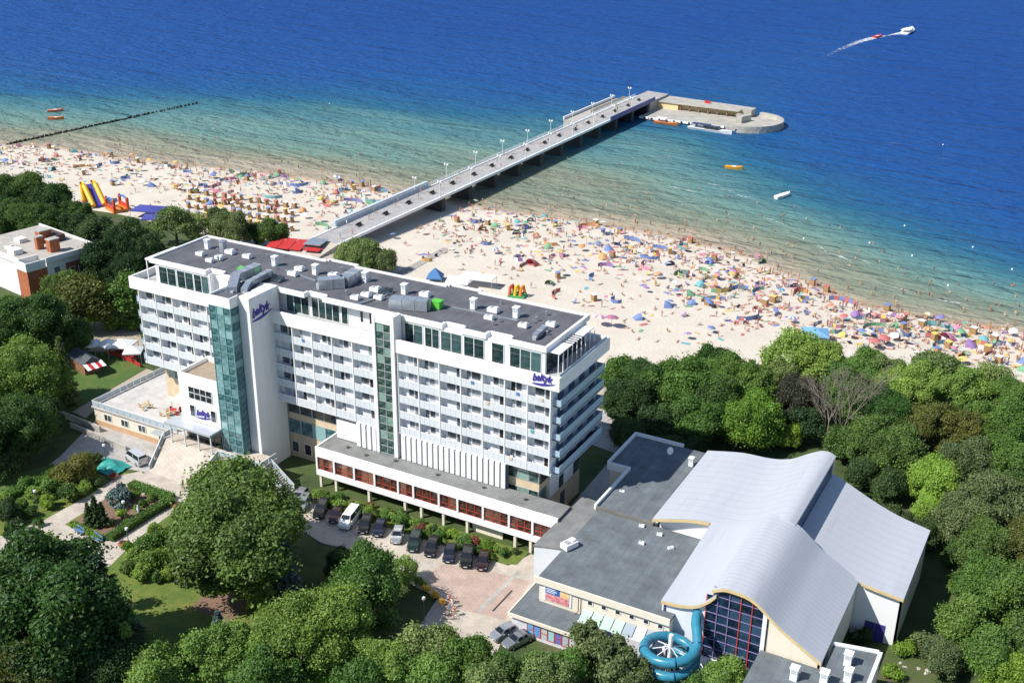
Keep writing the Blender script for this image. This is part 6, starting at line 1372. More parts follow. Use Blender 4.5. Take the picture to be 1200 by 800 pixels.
def foam_strip(name, pts, wid, dens, label=None):
    """pts world xy; wid per point; dens per point; open edges fade out"""
    vs = []; ds = []; pts = [Vector((p[0], p[1], 0)) for p in pts]; k = len(pts)
    for i, p in enumerate(pts):
        d = (pts[min(i + 1, k - 1)] - pts[max(0, i - 1)]).normalized(); nn = Vector((-d.y, d.x, 0))
        for t, q in ((-1, 0), (-.4, .9), (.4, .9), (1, 0)): vs.append(tuple(p + nn * wid[i] * t + Vector((0, 0, SEA_Z + .06 + .08 * q)))); ds.append(dens[i] * q)
    me = bpy.data.meshes.new(name); me.from_pydata(vs, [], [(4 * i + j, 4 * i + 4 + j, 4 * i + 5 + j, 4 * i + 1 + j) for i in range(k - 1) for j in range(3)])
    a = me.attributes.new('dens', 'FLOAT', 'POINT'); a.data.foreach_set('value', ds); me.materials.append(FOAM); me.update()
    o = link(name, me); o['kind'] = 'stuff'; o['label'] = label or 'thin white foam line of a small breaking wave'; return o
wk = [P(x, y, SEA_Z) for x, y in ((928, 82), (945, 75), (965, 67), (985, 58), (1005, 50), (1022, 45), (1040, 42), (1058, 39))]
foam_strip('boat_wake', wk, [2.0, 2.5, 3, 3.5, 4, 5, 3.2, 4.5], [.22, .32, .42, .50, .58, .62, .52, .7], 'white foaming wake trailing behind the passenger boat')
fr_ = random.Random(11)
for (px, py, L_) in ((158, 172, 16), (140, 168, 10), (250, 185, 10), (60, 166, 12), (118, 166, 14), (400, 205, 12), (420, 203, 8), (440, 198, 8), (790, 220, 8), (808, 224, 9), (838, 217, 10), (850, 223, 12), (915, 262, 8), (902, 257, 7), (975, 298, 14), (990, 303, 10), (1015, 307, 7), (750, 225, 8), (960, 290, 6), (600, 243, 10), (870, 230, 9), (1060, 340, 12), (1120, 355, 14), (700, 247, 8), (330, 195, 10)):
    p = P(px, py, SEA_Z); th = math.atan2(interp(SHORE, p.x + 5) - interp(SHORE, p.x - 5), 10) + fr_.uniform(-.1, .1)
    k = 7; pts = [(p.x + (t - 3) / 3 * L_ / 2 * math.cos(th), p.y + (t - 3) / 3 * L_ / 2 * math.sin(th) + fr_.uniform(-.25, .25)) for t in range(k)]
    foam_strip('breaking_wave', pts, [.08, .22, .34, .38, .3, .2, .08], [.3, .5, .62, .64, .58, .5, .3])
# wooden groyne
GR = thing('groyne', 'dark wooden groyne of piles running from the beach into the sea', 'groyne', (-201, 134, -3.5)); ga, gb = P(8, 170, SEA_Z), P(234, 121, SEA_Z)
n = 130; gm = MB().tube([(0, 0, -3), (0, 0, .7), (0, 0, .75)], [.3, .3, .2], 7).mesh('pile', WOODD)
for k in range(n):
    if k > 92 and k % 3 == 0 or k in (80, 86, 98, 99, 104): continue
    q = ga.lerp(gb, k / n); link('pile', gm, GR, (q.x + random.uniform(-.15, .15), q.y + random.uniform(-.15, .15), SEA_Z + random.uniform(-.3, .15)))
bm_ = MB().tube([(0, 0, -.3), (0, 0, .1), (0, 0, .4), (0, 0, .6)], [.25, .35, .28, .05], 8).mesh('buoy', WB)
for (px, py) in ((1060, 265), (1069, 300), (1140, 290), (1186, 316), (1019, 285), (942, 280), (1105, 170), (1111, 335), (250, 151), (386, 122)):
    p = P(px, py, SEA_Z); tag(link('buoy', bm_, None, (p.x, p.y, SEA_Z), 0, .7), 'small white buoy floating off the bathing beach', 'buoy', 'white buoys')

# ------------------------------------------------------------------ cars
def loft(secs):
    """secs: list of (x, [(y,z)...]) half sections mirrored"""
    vs = []; n = None
    for x, h in secs:
        r = [(x, y, z) for y, z in h] + [(x, -y, z) for y, z in reversed(h)]; n = len(r); vs += r
    fs = [(i * n + j, i * n + (j + 1) % n, (i + 1) * n + (j + 1) % n, (i + 1) * n + j) for i in range(len(secs) - 1) for j in range(n)]
    fs += [tuple(range(n))[::-1], tuple(range((len(secs) - 1) * n, len(secs) * n))]
    return vs, fs
CARK = {
 'estate': dict(L=4.6, w=.88, hood=.92, belt=1.0, roof=1.48, xs=(-2.2, -1.9, .55, 1.15)),
 'sedan': dict(L=4.5, w=.87, hood=.92, belt=.98, roof=1.43, xs=(-1.75, -1.0, .35, 1.1)),
 'hatch': dict(L=4.0, w=.85, hood=.95, belt=1.02, roof=1.5, xs=(-1.95, -1.45, .3, 1.0)),
 'suv': dict(L=4.6, w=.92, hood=1.08, belt=1.16, roof=1.72, xs=(-2.2, -1.95, .35, 1.0)),
 'van': dict(L=5.1, w=.96, hood=1.15, belt=1.2, roof=1.98, xs=(-2.5, -2.35, 1.05, 1.9)),
}
CARM = {}
def car_meshes(k):
    c = CARK[k]; L2 = c['L'] / 2; w = c['w']; x0, x1, x2, x3 = c['xs']; hb = c['hood']; bt = c['belt']; rf = c['roof']
    secs = [(-L2, [(w * .80, .45), (w * .86, .62), (w * .82, bt * .9)]), (-L2 + .18, [(w * .95, .28), (w, .6), (w * .93, bt * .97)]), (x0 + .05, [(w * .97, .24), (w, .62), (w * .95, bt)]), (0, [(w * .97, .22), (w * 1.01, .62), (w * .96, bt)]), (x3, [(w * .97, .24), (w, .62), (w * .93, bt)]), (L2 - .35, [(w * .93, .27), (w * .97, .58), (w * .86, hb * .93)]), (L2, [(w * .70, .40), (w * .78, .56), (w * .66, hb * .74)])]
    vs, fs = loft(secs); b = MB().add(vs, fs)
    cab = [(x0, [(w * .93, bt - .02), (w * .92, bt), (w * .90, bt + .02)]), (x1, [(w * .93, bt - .02), (w * .84, (bt + rf) / 2), (w * .70, rf - .03)]), ((x1 + x2) / 2, [(w * .95, bt - .02), (w * .86, (bt + rf) / 2), (w * .73, rf)]), (x2, [(w * .93, bt - .02), (w * .84, (bt + rf) / 2), (w * .69, rf - .04)]), (x3, [(w * .91, bt - .02), (w * .89, bt), (w * .86, bt + .02)])]
    vs, fs = loft(cab); b.add(vs, fs)
    body = b.mesh('body', None); body.polygons.foreach_set('use_smooth', [True] * len(body.polygons)); body.set_sharp_from_angle(angle=R(35))
    gl = {}
    def quad(name, pts):
        q = MB(); a = [Vector(p) for p in pts]; nn = (a[1] - a[0]).cross(a[3] - a[0]).normalized() * .015
        q.add([p + nn for p in a] + [p - nn for p in a], [(0, 1, 2, 3), (7, 6, 5, 4), (0, 4, 5, 1), (1, 5, 6, 2), (2, 6, 7, 3), (3, 7, 4, 0)]); gl[name] = q.mesh(name, GLASSC)
    wb, wt = w * .80, w * .64
    quad('windscreen', [(x3 - .08, -wb, bt + .06), (x3 - .08, wb, bt + .06), (x2 + .02, wt, rf - .06), (x2 + .02, -wt, rf - .06)])
    quad('rear_window', [(x0 + .04, wb, bt + .08), (x0 + .04, -wb, bt + .08), (x1 - .02, -wt, rf - .08), (x1 - .02, wt, rf - .08)])
    for s in (-1, 1):
        xm = (x1 + x2) / 2 + .1
        for j, (xa, xb, xc, xd) in enumerate(((x1 - .1, xm - .05, xm - .05, x1 + .1), (xm + .05, x3 - .35, x2 - .02, xm + .05))):
            pts = [(xa, s * w * .94, bt + .05), (xb, s * w * .94, bt + .05), (xc, s * w * .755, rf - .09), (xd, s * w * .755, rf - .09)]
            quad('side_window_%d%d' % (s, j), pts if s < 0 else pts[::-1])
    wheel = MB().tube([(0, -.11, 0), (0, .11, 0)], .32, 14).mesh('wheel', BLACK); rim = MB().tube([(0, -.125, 0), (0, .125, 0)], .19, 10).mesh('rim', METAL)
    head = MB().box(-.06, .03, -.16, .16, -.07, .07).mesh('headlight', mat('lamp_clear', (.7, .72, .75), .2)); tail = MB().box(-.03, .05, -.12, .12, -.12, .12).mesh('tail_light', mat('lamp_red', (.4, .02, .02), .3))
    plate = MB().box(-.02, .02, -.25, .25, -.06, .06).mesh('number_plate', FRAMEW)
    return body, gl, wheel, rim, head, tail, plate
GLASSC = mat('car_glass', (.012, .016, .02), .05, spec=.7)
def car(kind, colr, label, loc, rz, group=None):
    if kind not in CARM: CARM[kind] = car_meshes(kind)
    body, gl, wheel, rim, head, tail, plate = CARM[kind]; c = CARK[kind]; L2 = c['L'] / 2; w = c['w']
    o = thing('parked_car' if kind != 'van' else 'parked_van', label, 'car' if kind != 'van' else 'van', loc, rz, group); ORG[o.name] = (0, 0, 0)
    bo = link('body', body, o); objmat(bo, 0, colr)
    for nme, me in gl.items(): link('side_window' if nme.startswith('side') else nme, me, o)
    for x in (-L2 * .62, L2 * .64):
        for y in (-w + .08, w - .08): wl = link('wheel', wheel, o, (x, y, .32)); link('rim', rim, wl)
    for s in (-1, 1): link('headlight', head, o, (L2 - .12, s * w * .62, c['hood'] * .72)); link('tail_light', tail, o, (-L2 - .01, s * w * .68, .8)); m_ = MB().box(-.08, .08, -.1, .1, -.07, .07).mesh('mirror', None); mo = link('mirror', m_, o, (c['xs'][3] - .35, s * (w + .1), c['belt'] + .08)); mo.data.materials[0] = colr
    link('number_plate', plate, o, (L2 + .0, 0, .5))
    return o
def paint(name, col, metal=.3): 
    m_ = mat(name, col, .28, metal=metal); m_.node_tree.nodes['Principled BSDF'].inputs['Coat Weight'].default_value = .5; return m_
CP = {'black': paint('paint_black', (.012, .013, .015)), 'navy': paint('paint_navy', (.012, .018, .04)), 'white': paint('paint_white', (.78, .79, .78), 0), 'silver': paint('paint_silver', (.42, .44, .46), .6), 'grey': paint('paint_grey', (.30, .32, .34), .6), 'maroon': paint('paint_maroon', (.03, .008, .012)), 'green': paint('paint_dark_green', (.01, .03, .025))}
row = [((356, 588), 'estate', 'silver', 'silver estate car at the end of the row by the stairs'), ((377, 596), 'suv', 'black', 'black jeep between the silver estate and a dark saloon'), ((396, 600), 'sedan', 'maroon', 'dark maroon saloon next to the white van'), ((410, 607), 'van', 'white', 'long white van in the row of parked cars'), ((429, 613), 'estate', 'black', 'black estate car on the east side of the white van'), ((446, 617), 'hatch', 'navy', 'navy hatchback beside the lone pale grey car'), ((466, 626), 'hatch', 'silver', 'pale grey hatchback between dark cars'), ((485, 635), 'suv', 'green', 'dark green off roader with pale bonnet reflections'), ((506, 640), 'estate', 'black', 'black estate with roof rails in the middle of the dark cars'), ((527, 647), 'sedan', 'navy', 'navy saloon third from the row end'), ((548, 652), 'suv', 'black', 'black sports utility car second from the row end'), ((569, 653), 'sedan', 'maroon', 'dark maroon saloon closing the row by the shrub bed')]
for (pxy, k, c_, lb) in row:
    p = P(pxy[0], pxy[1], .7); yy = -10.2 + (p.y + 10.2) * .5
    car(k, CP[c_], lb, (p.x, yy, .035), R((-75 if k == 'van' else -67) + random.uniform(-3, 2)))
car('hatch', CP['silver'], 'silver car half hidden beside the outdoor stairs', (41.6, -8.6, .035), R(-75))
o = car('van', paint('paint_pale_silver', (.60, .62, .64), .3), 'silver minibus parked on the forecourt before the terrace building', (0, 0, 0), R(165)); p = P(159, 534, 1.0); o.location = (p.x, p.y, .03)
for i, (px, py, c_) in enumerate(((590, 740, 'silver'), (607, 748, 'grey'))):
    p = P(px, py, .7); car('sedan' if i else 'hatch', CP[c_], ['pale silver car beside the annex shop windows', 'grey saloon parked against the annex wall'][i], (p.x, p.y, .035), R(-112))

# ------------------------------------------------------------------ people
def person_mesh(name, joints, edges, radii, hair_z=None):
    me = bpy.data.meshes.new(name); me.from_pydata(joints, edges, [])
    o = bpy.data.objects.new(name, me); COL.objects.link(o)
    o.modifiers.new('s', 'SKIN'); sv = me.skin_vertices[0].data
    for i, r in enumerate(radii): sv[i].radius = (r, r); sv[i].use_root = (i == 0)
    ss = o.modifiers.new('u', 'SUBSURF'); ss.levels = 1; ss.render_levels = 1
    bpy.context.view_layer.update()
    out = bpy.data.meshes.new_from_object(o.evaluated_get(bpy.context.evaluated_depsgraph_get())); out.name = name
    bpy.data.objects.remove(o)
    return out
PED = [(0, 1), (1, 2), (2, 3), (3, 4), (2, 5), (5, 6), (6, 7), (2, 8), (8, 9), (9, 10), (0, 11), (11, 12), (12, 13), (13, 14), (0, 15), (15, 16), (16, 17), (17, 18)]
PRD = [.125, .12, .13, .055, .10, .055, .04, .035, .055, .04, .035, .085, .06, .04, .035, .085, .06, .04, .035]
stand = [(0, 0, .95), (0, 0, 1.15), (0, 0, 1.38), (0, 0, 1.52), (.02, 0, 1.66), (0, .2, 1.36), (.03, .26, 1.1), (.08, .27, .86), (0, -.2, 1.36), (.02, -.27, 1.1), (.1, -.24, .86), (0, .1, .88), (.03, .11, .48), (0, .11, .07), (.14, .12, .03), (0, -.1, .88), (-.02, -.11, .48), (-.05, -.11, .07), (.09, -.12, .03)]
walk = [(0, 0, .94), (.01, 0, 1.15), (.03, 0, 1.37), (.04, 0, 1.51), (.07, 0, 1.65), (.03, .2, 1.35), (-.08, .24, 1.1), (.02, .25, .88), (.03, -.2, 1.35), (.14, -.24, 1.1), (.3, -.22, .95), (0, .1, .87), (.2, .1, .5), (.22, .1, .09), (.35, .1, .04), (0, -.1, .87), (-.08, -.1, .48), (-.32, -.1, .16), (-.24, -.1, .04)]
sit = [(0, 0, .14), (-.06, 0, .34), (-.1, 0, .56), (-.1, 0, .7), (-.06, 0, .84), (-.1, .2, .54), (-.2, .28, .3), (-.3, .27, .06), (-.1, -.2, .54), (.1, -.26, .4), (.3, -.2, .42), (.08, .1, .14), (.42, .14, .42), (.68, .13, .07), (.8, .13, .04), (.08, -.1, .14), (.45, -.13, .36), (.74, -.12, .07), (.86, -.12, .04)]
lie = [(0, 0, .14), (-.2, 0, .14), (-.44, 0, .15), (-.58, 0, .15), (-.72, 0, .16), (-.42, .2, .12), (-.5, .42, .1), (-.74, .36, .08), (-.42, -.2, .12), (-.2, -.3, .1), (.04, -.28, .08), (.08, .1, .12), (.48, .14, .12), (.9, .15, .08), (.98, .17, .12), (.08, -.1, .12), (.46, -.12, .26), (.82, -.12, .07), (.94, -.13, .06)]
SKIN = [mat('skin_%d' % i, c, .6) for i, c in enumerate(((.42, .22, .13), (.50, .29, .19), (.32, .15, .085), (.56, .36, .26)))]
HAIR = [mat('hair_dark', (.03, .02, .015), .7), mat('hair_fair', (.30, .20, .09), .7), mat('hair_brown', (.10, .055, .03), .7)]
CLOTH = {'red': (.50, .04, .04), 'blue': (.05, .14, .45), 'white': (.75, .75, .74), 'black': (.02, .02, .025), 'yellow': (.70, .50, .04), 'green': (.06, .32, .12), 'pink': (.62, .16, .30), 'orange': (.66, .24, .03), 'purple': (.22, .07, .36), 'turquoise': (.04, .36, .42), 'grey': (.30, .31, .33)}
CM = {k: mat('cloth_' + k, tuple(.70 * v + .11 for v in c) if k not in ('black', 'white') else c, .75) for k, c in CLOTH.items()}
PM = {}
for nm, J, hid, tid in (('standing', stand, lambda c: c[2] > 1.62, lambda c: .72 < c[2] < 1.02 and abs(c[1]) < .2), ('walking', walk, lambda c: c[2] > 1.62, lambda c: .72 < c[2] < 1.4 and abs(c[1]) < .19), ('sitting', sit, lambda c: c[2] > .83, lambda c: c[2] < .3 and -.2 < c[0] < .2), ('lying', lie, lambda c: c[0] < -.72, lambda c: -.15 < c[0] < .2 and abs(c[1]) < .22)):
    me = person_mesh('person', J, PED, PRD)
    me.materials.clear()
    for mm in (SKIN[0], CM['red'], HAIR[0]): me.materials.append(mm)
    for pgn in me.polygons: c = pgn.center; pgn.material_index = 2 if hid(c) else (1 if tid(c) else 0); pgn.use_smooth = True
    PM[nm] = me
pr = random.Random(21)
def person(pose, loc, rz, col, where, group):
    o = link('person', PM[pose], None, loc, rz, pr.uniform(.93, 1.06)); objmat(o, 0, pr.choice(SKIN)); objmat(o, 1, CM[col]); objmat(o, 2, pr.choice(HAIR))
    wear = 'trunks or swimsuit' if pose != 'walking' else 'top and shorts'
    return tag(o, 'person %s %s in %s %s' % (pose, where, col, 'swimwear' if pose != 'walking' else 'clothing'), 'person', '%s people %s in %s' % (pose, where, col))

# ------------------------------------------------------------------ beach things
def parasol_mesh(tilt):
    b = MB(); n = 10; Rr = 1.15
    b.tube([(0, 0, -.1), (0, 0, 1.95)], .025, 5, 1)
    top = (0, 0, 2.1); vs = [top] + [(Rr * .6 * math.cos(2 * math.pi * k / n), Rr * .6 * math.sin(2 * math.pi * k / n), 1.95) for k in range(n)] + [(Rr * math.cos(2 * math.pi * k / n), Rr * math.sin(2 * math.pi * k / n), 1.66) for k in range(n)] + [(Rr * .98 * math.cos(2 * math.pi * (k + .5) / n), Rr * .98 * math.sin(2 * math.pi * (k + .5) / n), 1.58) for k in range(n)]
    o0 = len(b.v)
    for k in range(n):
        k2 = (k + 1) % n; mi = 0 if k % 2 else 2
        b.add([vs[0], vs[1 + k], vs[1 + k2]], [(0, 1, 2)], mi); b.add([vs[1 + k], vs[1 + n + k], vs[1 + 2 * n + k], vs[1 + n + k2], vs[1 + k2]], [(0, 1, 2, 3, 4)], mi)
    if tilt: b.v = [(x * math.cos(tilt) + z * math.sin(tilt), y, z * math.cos(tilt) - x * math.sin(tilt)) for x, y, z in b.v]
    return b.mesh('beach_parasol', [None, METAL, None])
PAR = [parasol_mesh(t) for t in (0, .18, .35)]
def windbreak_mesh(n, ang):
    b = MB(); x = y = 0; a = 0
    for k in range(n):
        x2, y2 = x + 1.1 * math.cos(a), y + 1.1 * math.sin(a); t = Vector((-math.sin(a), math.cos(a), 0)) * .015
        b.add([(x - t.x, y - t.y, .05), (x2 - t.x, y2 - t.y, .05), (x2 - t.x, y2 - t.y, .95), (x - t.x, y - t.y, .95), (x + t.x, y + t.y, .05), (x2 + t.x, y2 + t.y, .05), (x2 + t.x, y2 + t.y, .95), (x + t.x, y + t.y, .95)], [(0, 1, 2, 3), (7, 6, 5, 4), (0, 4, 5, 1), (1, 5, 6, 2), (2, 6, 7, 3), (3, 7, 4, 0)], 0 if k % 2 == 0 else 2)
        b.tube([(x, y, -.1), (x, y, 1.15)], .025, 5, 1); x, y = x2, y2; a += ang
    b.tube([(x, y, -.1), (x, y, 1.15)], .025, 5, 1)
    return b.mesh('windbreak', [None, WOODD, None])
WBK = [windbreak_mesh(4, .5), windbreak_mesh(6, .3), windbreak_mesh(5, .75)]
def tent_mesh():
    b = MB(); vs = []; n = 7; m_ = 5
    for i in range(n):
        a = math.pi * i / (n - 1)
        for j in range(m_): t = j / (m_ - 1); vs.append((1.15 * math.cos(a) * (1 - .25 * t), -.8 + 1.6 * t, max(0.0, 1.25 * math.sin(a) * (1 - .75 * t * t))))
    b.add(vs, [(i * m_ + j, (i + 1) * m_ + j, (i + 1) * m_ + j + 1, i * m_ + j + 1) for i in range(n - 1) for j in range(m_ - 1)], 0)
    b.box(-1.1, 1.1, -.9, .8, 0, .02, 1)
    return b.mesh('beach_tent', [None, None])
TNT = tent_mesh()
def towel_mesh(s):
    g_ = random.Random(s); vs = [(-.95 + .38 * i + g_.uniform(-.03, .03), -.45 + .9 * j + g_.uniform(-.05, .05), .03 + g_.uniform(0, .05)) for i in range(6) for j in range(2)]
    b = MB(); b.add(vs + [(v[0], v[1], v[2] - .03) for v in vs], [(2 * i, 2 * i + 2, 2 * i + 3, 2 * i + 1) for i in range(5)] + [(12 + 2 * i, 12 + 2 * i + 1, 12 + 2 * i + 3, 12 + 2 * i + 2) for i in range(5)] + [(2 * i, 12 + 2 * i, 14 + 2 * i, 2 * i + 2) for i in range(5)] + [(2 * i + 1, 2 * i + 3, 15 + 2 * i, 13 + 2 * i) for i in range(5)])
    return b.mesh('beach_towel', None)
TWL = [towel_mesh(i) for i in range(3)]
def chair_mesh():
    b = MB(); b.add([(-.3, -.3, .3), (.3, -.3, .35), (.3, .3, .35), (-.3, .3, .3), (-.3, -.3, .26), (.3, -.3, .31), (.3, .3, .31), (-.3, .3, .26)], [(0, 1, 2, 3), (7, 6, 5, 4), (0, 4, 5, 1), (1, 5, 6, 2), (2, 6, 7, 3), (3, 7, 4, 0)], 0)
    b.add([(-.3, -.3, .28), (-.3, .3, .28), (-.62, .3, .95), (-.62, -.3, .95), (-.34, -.3, .27), (-.34, .3, .27), (-.66, .3, .94), (-.66, -.3, .94)], [(0, 1, 2, 3), (7, 6, 5, 4), (0, 4, 5, 1), (1, 5, 6, 2), (2, 6, 7, 3), (3, 7, 4, 0)], 0)
    for sy in (-.3, .3): b.bar((-.5, sy, 0), (.3, sy, .45), .04, mi=1); b.bar((.25, sy, 0), (-.4, sy, .5), .04, mi=1)
    return b.mesh('beach_chair', [None, METAL])
CHR = chair_mesh()
def basket_mesh():
    b = MB(); b.box(-.5, .5, -.6, .6, 0, .45, 0); b.box(-.55, -.35, -.6, .6, .45, 1.5, 0); b.box(-.55, .25, -.62, -.55, .45, 1.5, 0); b.box(-.55, .25, .55, .62, .45, 1.5, 0)
    b.add([(-.6, -.65, 1.5), (.3, -.65, 1.62), (.3, .65, 1.62), (-.6, .65, 1.5), (-.6, -.65, 1.42), (.3, -.65, 1.54), (.3, .65, 1.54), (-.6, .65, 1.42)], [(0, 1, 2, 3), (7, 6, 5, 4), (0, 4, 5, 1), (1, 5, 6, 2), (2, 6, 7, 3), (3, 7, 4, 0)], 1); b.box(-.35, .45, -.5, .5, .45, .55, 1)
    return b.mesh('beach_basket', [mat('wicker', (.33, .20, .09), .8), None])
BSK = basket_mesh()
LOWB = [(0, 200), (60, 222), (85, 230), (110, 205), (150, 232), (185, 248), (205, 238), (300, 255), (345, 262), (380, 280), (410, 290), (460, 308), (520, 322), (690, 362), (720, 385), (735, 422), (800, 408), (850, 412), (885, 388), (930, 388), (965, 402), (1010, 412), (1080, 415), (1140, 440), (1200, 462)]
NOGO = [(-39, -23.5, 78, 320)]
br = random.Random(99)
def shade_ok(x, y):
    return not any(a < x < c and d < y < e for a, c, d, e in NOGO)
def beach_spot(mode):
    while True:
        px, py = br.uniform(-5, 1205), br.uniform(166, 460)
        if py > interp(LOWB, px) - 2: continue
        p = P(px, py, -3)
        for _ in range(3): p = P(px, py, beach_z(p.x, p.y))
        d = interp(SHORE, p.x) - p.y; W_ = interp(SHORE, p.x) - interp(DUNE, p.x)
        if d < 1 or not shade_ok(p.x, p.y): continue
        t = d / W_
        # area weight (screen sampling) times crowding near the water
        dist2 = ((p - CAM).length / 260) ** 3
        w = (math.exp(-((d - 14) / 17) ** 2) * 1.0 + .35 * math.exp(-((d - 34) / 16) ** 2) + .055)
        w = w * .75 + .06 * (d < 70)
        if p.x < -40: w = math.exp(-((d - 16) / 20) ** 2) * 1.0 + .12
        if mode == 'stand': w = math.exp(-((d - 4) / 6) ** 2) + .18 * w
        if mode == 'tent': w = w * .8 + .1
        if br.random() < w * min(1, dist2) : return p.x, p.y, beach_z(p.x, p.y), (p - CAM).length
cols = list(CLOTH)
def colpick(wts): return br.choices(list(wts), list(wts.values()))[0]
def spread_many(kind, n, mode, fn, maxi):
    spots = sorted((beach_spot(mode) for _ in range(n)), key=lambda q: q[3])
    for i, q in enumerate(spots): fn(q, i < maxi)
STUFF = {}
def stuff_add(nm, me, loc, rz, s, mats_):
    STUFF.setdefault(nm, []).append((me, loc, rz, s, mats_))
def put_parasol(q, single):
    c = colpick({'red': 3, 'blue': 4, 'yellow': 3, 'green': 2, 'orange': 3, 'pink': 2, 'purple': 2, 'white': 3, 'turquoise': 2}); c2 = br.choice([c, c, 'white', 'yellow', 'blue', 'orange'])
    o = link('beach_parasol', br.choice(PAR), None, q[:3], br.uniform(0, 6.28), br.uniform(.66, .92)); objmat(o, 0, CM[c]); objmat(o, 2, CM[c2])
    d = '%s beach parasol open on the sand' % (c if c == c2 else '%s and %s striped' % (c, c2)); tag(o, d, 'parasol', d.replace('parasol', 'parasols'))
def put_windbreak(q, single):
    c = colpick({'blue': 5, 'red': 2, 'green': 2, 'orange': 2, 'purple': 1, 'turquoise': 2, 'yellow': 1, 'pink': 1}); c2 = br.choice(['white', c, 'yellow', c, 'blue'])
    o = link('windbreak', br.choice(WBK), None, q[:3], br.uniform(0, 6.28), br.uniform(.9, 1.15)); objmat(o, 0, CM[c]); objmat(o, 2, CM[c2]); d = '%s cloth windbreak staked in the sand' % (c if c == c2 else '%s and %s' % (c, c2)); tag(o, d, 'windbreak', d.replace('windbreak', 'windbreaks'))
def put_tent(q, single):
    c = colpick({'blue': 4, 'green': 3, 'orange': 2, 'red': 1.5, 'turquoise': 3, 'pink': 1, 'purple': 1, 'yellow': 1}); o = link('beach_tent', TNT, None, q[:3], br.uniform(0, 6.28), br.uniform(.8, 1.15)); objmat(o, 0, CM[c]); objmat(o, 1, CM['grey']); tag(o, '%s half dome beach tent on the sand' % c, 'tent', '%s beach tents' % c)
def put_towel(q, single):
    c = br.choice(cols)
    rz = br.uniform(0, 6.28)
    if single: o = link('beach_towel', br.choice(TWL), None, (q[0], q[1], q[2] + .01), rz, br.uniform(.75, 1.1)); o.data.materials[0]; objmat(o, 0, CM[c]); tag(o, '%s towel spread on the sand' % c, 'towel', '%s beach towels' % c)
    else: stuff_add('towels_beyond', br.choice(TWL), (q[0], q[1], q[2] + .01), rz, br.uniform(.75, 1.1), [CM[c]])
def put_chair(q, single):
    c = br.choice(cols); o = link('beach_chair', CHR, None, q[:3], br.uniform(0, 6.28), 1.1); objmat(o, 0, CM[c]); tag(o, '%s folding chair on the sand' % c, 'chair', '%s folding beach chairs' % c)
def put_basket(q, single):
    c = br.choice(['blue', 'white', 'red', 'yellow']); o = link('beach_basket', BSK, None, q[:3], R(60) + br.uniform(-.5, .5), 1.1); objmat(o, 1, CM[c]); tag(o, 'wicker beach basket with %s lining on the sand' % c, 'beach basket', 'wicker baskets with %s lining' % c)
def put_person(pose):
    def f(q, single):
        c = br.choice(cols); rz = br.uniform(0, 6.28)
        if single: person(pose, q[:3], rz, c, 'on the beach', None)
        else: stuff_add('people_beyond', PM[pose], q[:3], rz, 1.0, [br.choice(SKIN), CM[c], br.choice(HAIR)])
    return f
spread_many('parasol', 125, 'any', put_parasol, 999)
spread_many('windbreak', 110, 'any', put_windbreak, 999)
spread_many('tent', 45, 'tent', put_tent, 999)
spread_many('towel', 430, 'any', put_towel, 290)
spread_many('chair', 150, 'any', put_chair, 999)
spread_many('basket', 45, 'any', put_basket, 999)
for k in range(52):
    q = gpt(222 + (k % 13) * 10.2 + br.uniform(-2, 2), 226 + (k // 13) * 9 + (k % 13) * 1.5 + br.uniform(-1.5, 1.5)); put_basket(q, True)
def special(me, px, py, c, s_, lb, cat, c2=None):
    o = link({'tent': 'beach_tent', 'parasol': 'beach_parasol'}[cat], me, None, gpt(px, py), br.uniform(0, 6), s_); objmat(o, 0, CM[c]); objmat(o, len(o.material_slots) - 1, CM[c2 or c]); tag(o, lb, cat)
special(TNT, 1112, 398, 'pink', 1.5, 'large pink beach tent near the yellow one', 'tent'); special(TNT, 1138, 406, 'purple', 1.25, 'large purple beach tent next to the pink one', 'tent'); special(TNT, 1100, 392, 'yellow', 1.25, 'large yellow beach tent behind the pink one', 'tent')
special(PAR[1], 700, 382, 'pink', 1.35, 'large faded pink parasol behind the hotel terrace', 'parasol', 'white'); special(PAR[1], 716, 384, 'purple', 1.4, 'large purple parasol with red half behind the hotel terrace', 'parasol', 'red'); special(PAR[0], 1024, 408, 'red', 1.1, 'large red parasol at the beach stand', 'parasol'); special(PAR[1], 1034, 404, 'red', 1.1, 'tilted large red parasol at the beach stand', 'parasol')
special(TNT, 625, 310, 'red', 1.5, 'large red beach tent alone on the sand', 'tent')
spread_many('person', 330, 'stand', put_person('standing'), 60)
spread_many('person', 700, 'any', put_person('sitting'), 80)
spread_many('person', 760, 'any', put_person('lying'), 80)
# bathers in the shallows
k = 0
while k < 230:
    px, py = br.uniform(0, 1200), br.uniform(125, 385); p = P(px, py, SEA_Z); d = p.y - interp(SHORE, p.x)
    if d < .5 or not shade_ok(p.x, p.y): continue
    if br.random() > math.exp(-d / 28) or p.y > interp(DEEP, p.x) - 10: continue
    if k < 30: person('standing', (p.x, p.y, SEA_Z - min(.95, .03 + d * .045)), br.uniform(0, 6.28), br.choice(cols), 'bathing in the shallows', None)
    else: stuff_add('bathers_beyond', PM['standing'], (p.x, p.y, SEA_Z - min(.95, .03 + d * .045)), br.uniform(0, 6.28), 1.0, [br.choice(SKIN), CM[br.choice(cols)], br.choice(HAIR)])
    k += 1
for k in range(36):
    person('walking', (br.uniform(-34.8, -27.2), 97 + k * 5.8 + br.uniform(-2, 2), PZ), br.choice([1.57, -1.57]) + br.uniform(-.3, .3), br.choice(cols), 'on the pier deck', None)
for (px, py) in ((178, 427), (183, 428), (215, 573)):
    p = P(px, py, 0); person('walking', (p.x, p.y, 0.03 if px < 200 else rampz(p.x, p.y) + .03), 1.0, 'red' if px < 200 else 'black', 'on the side path' if px < 200 else 'on the ramp', None)
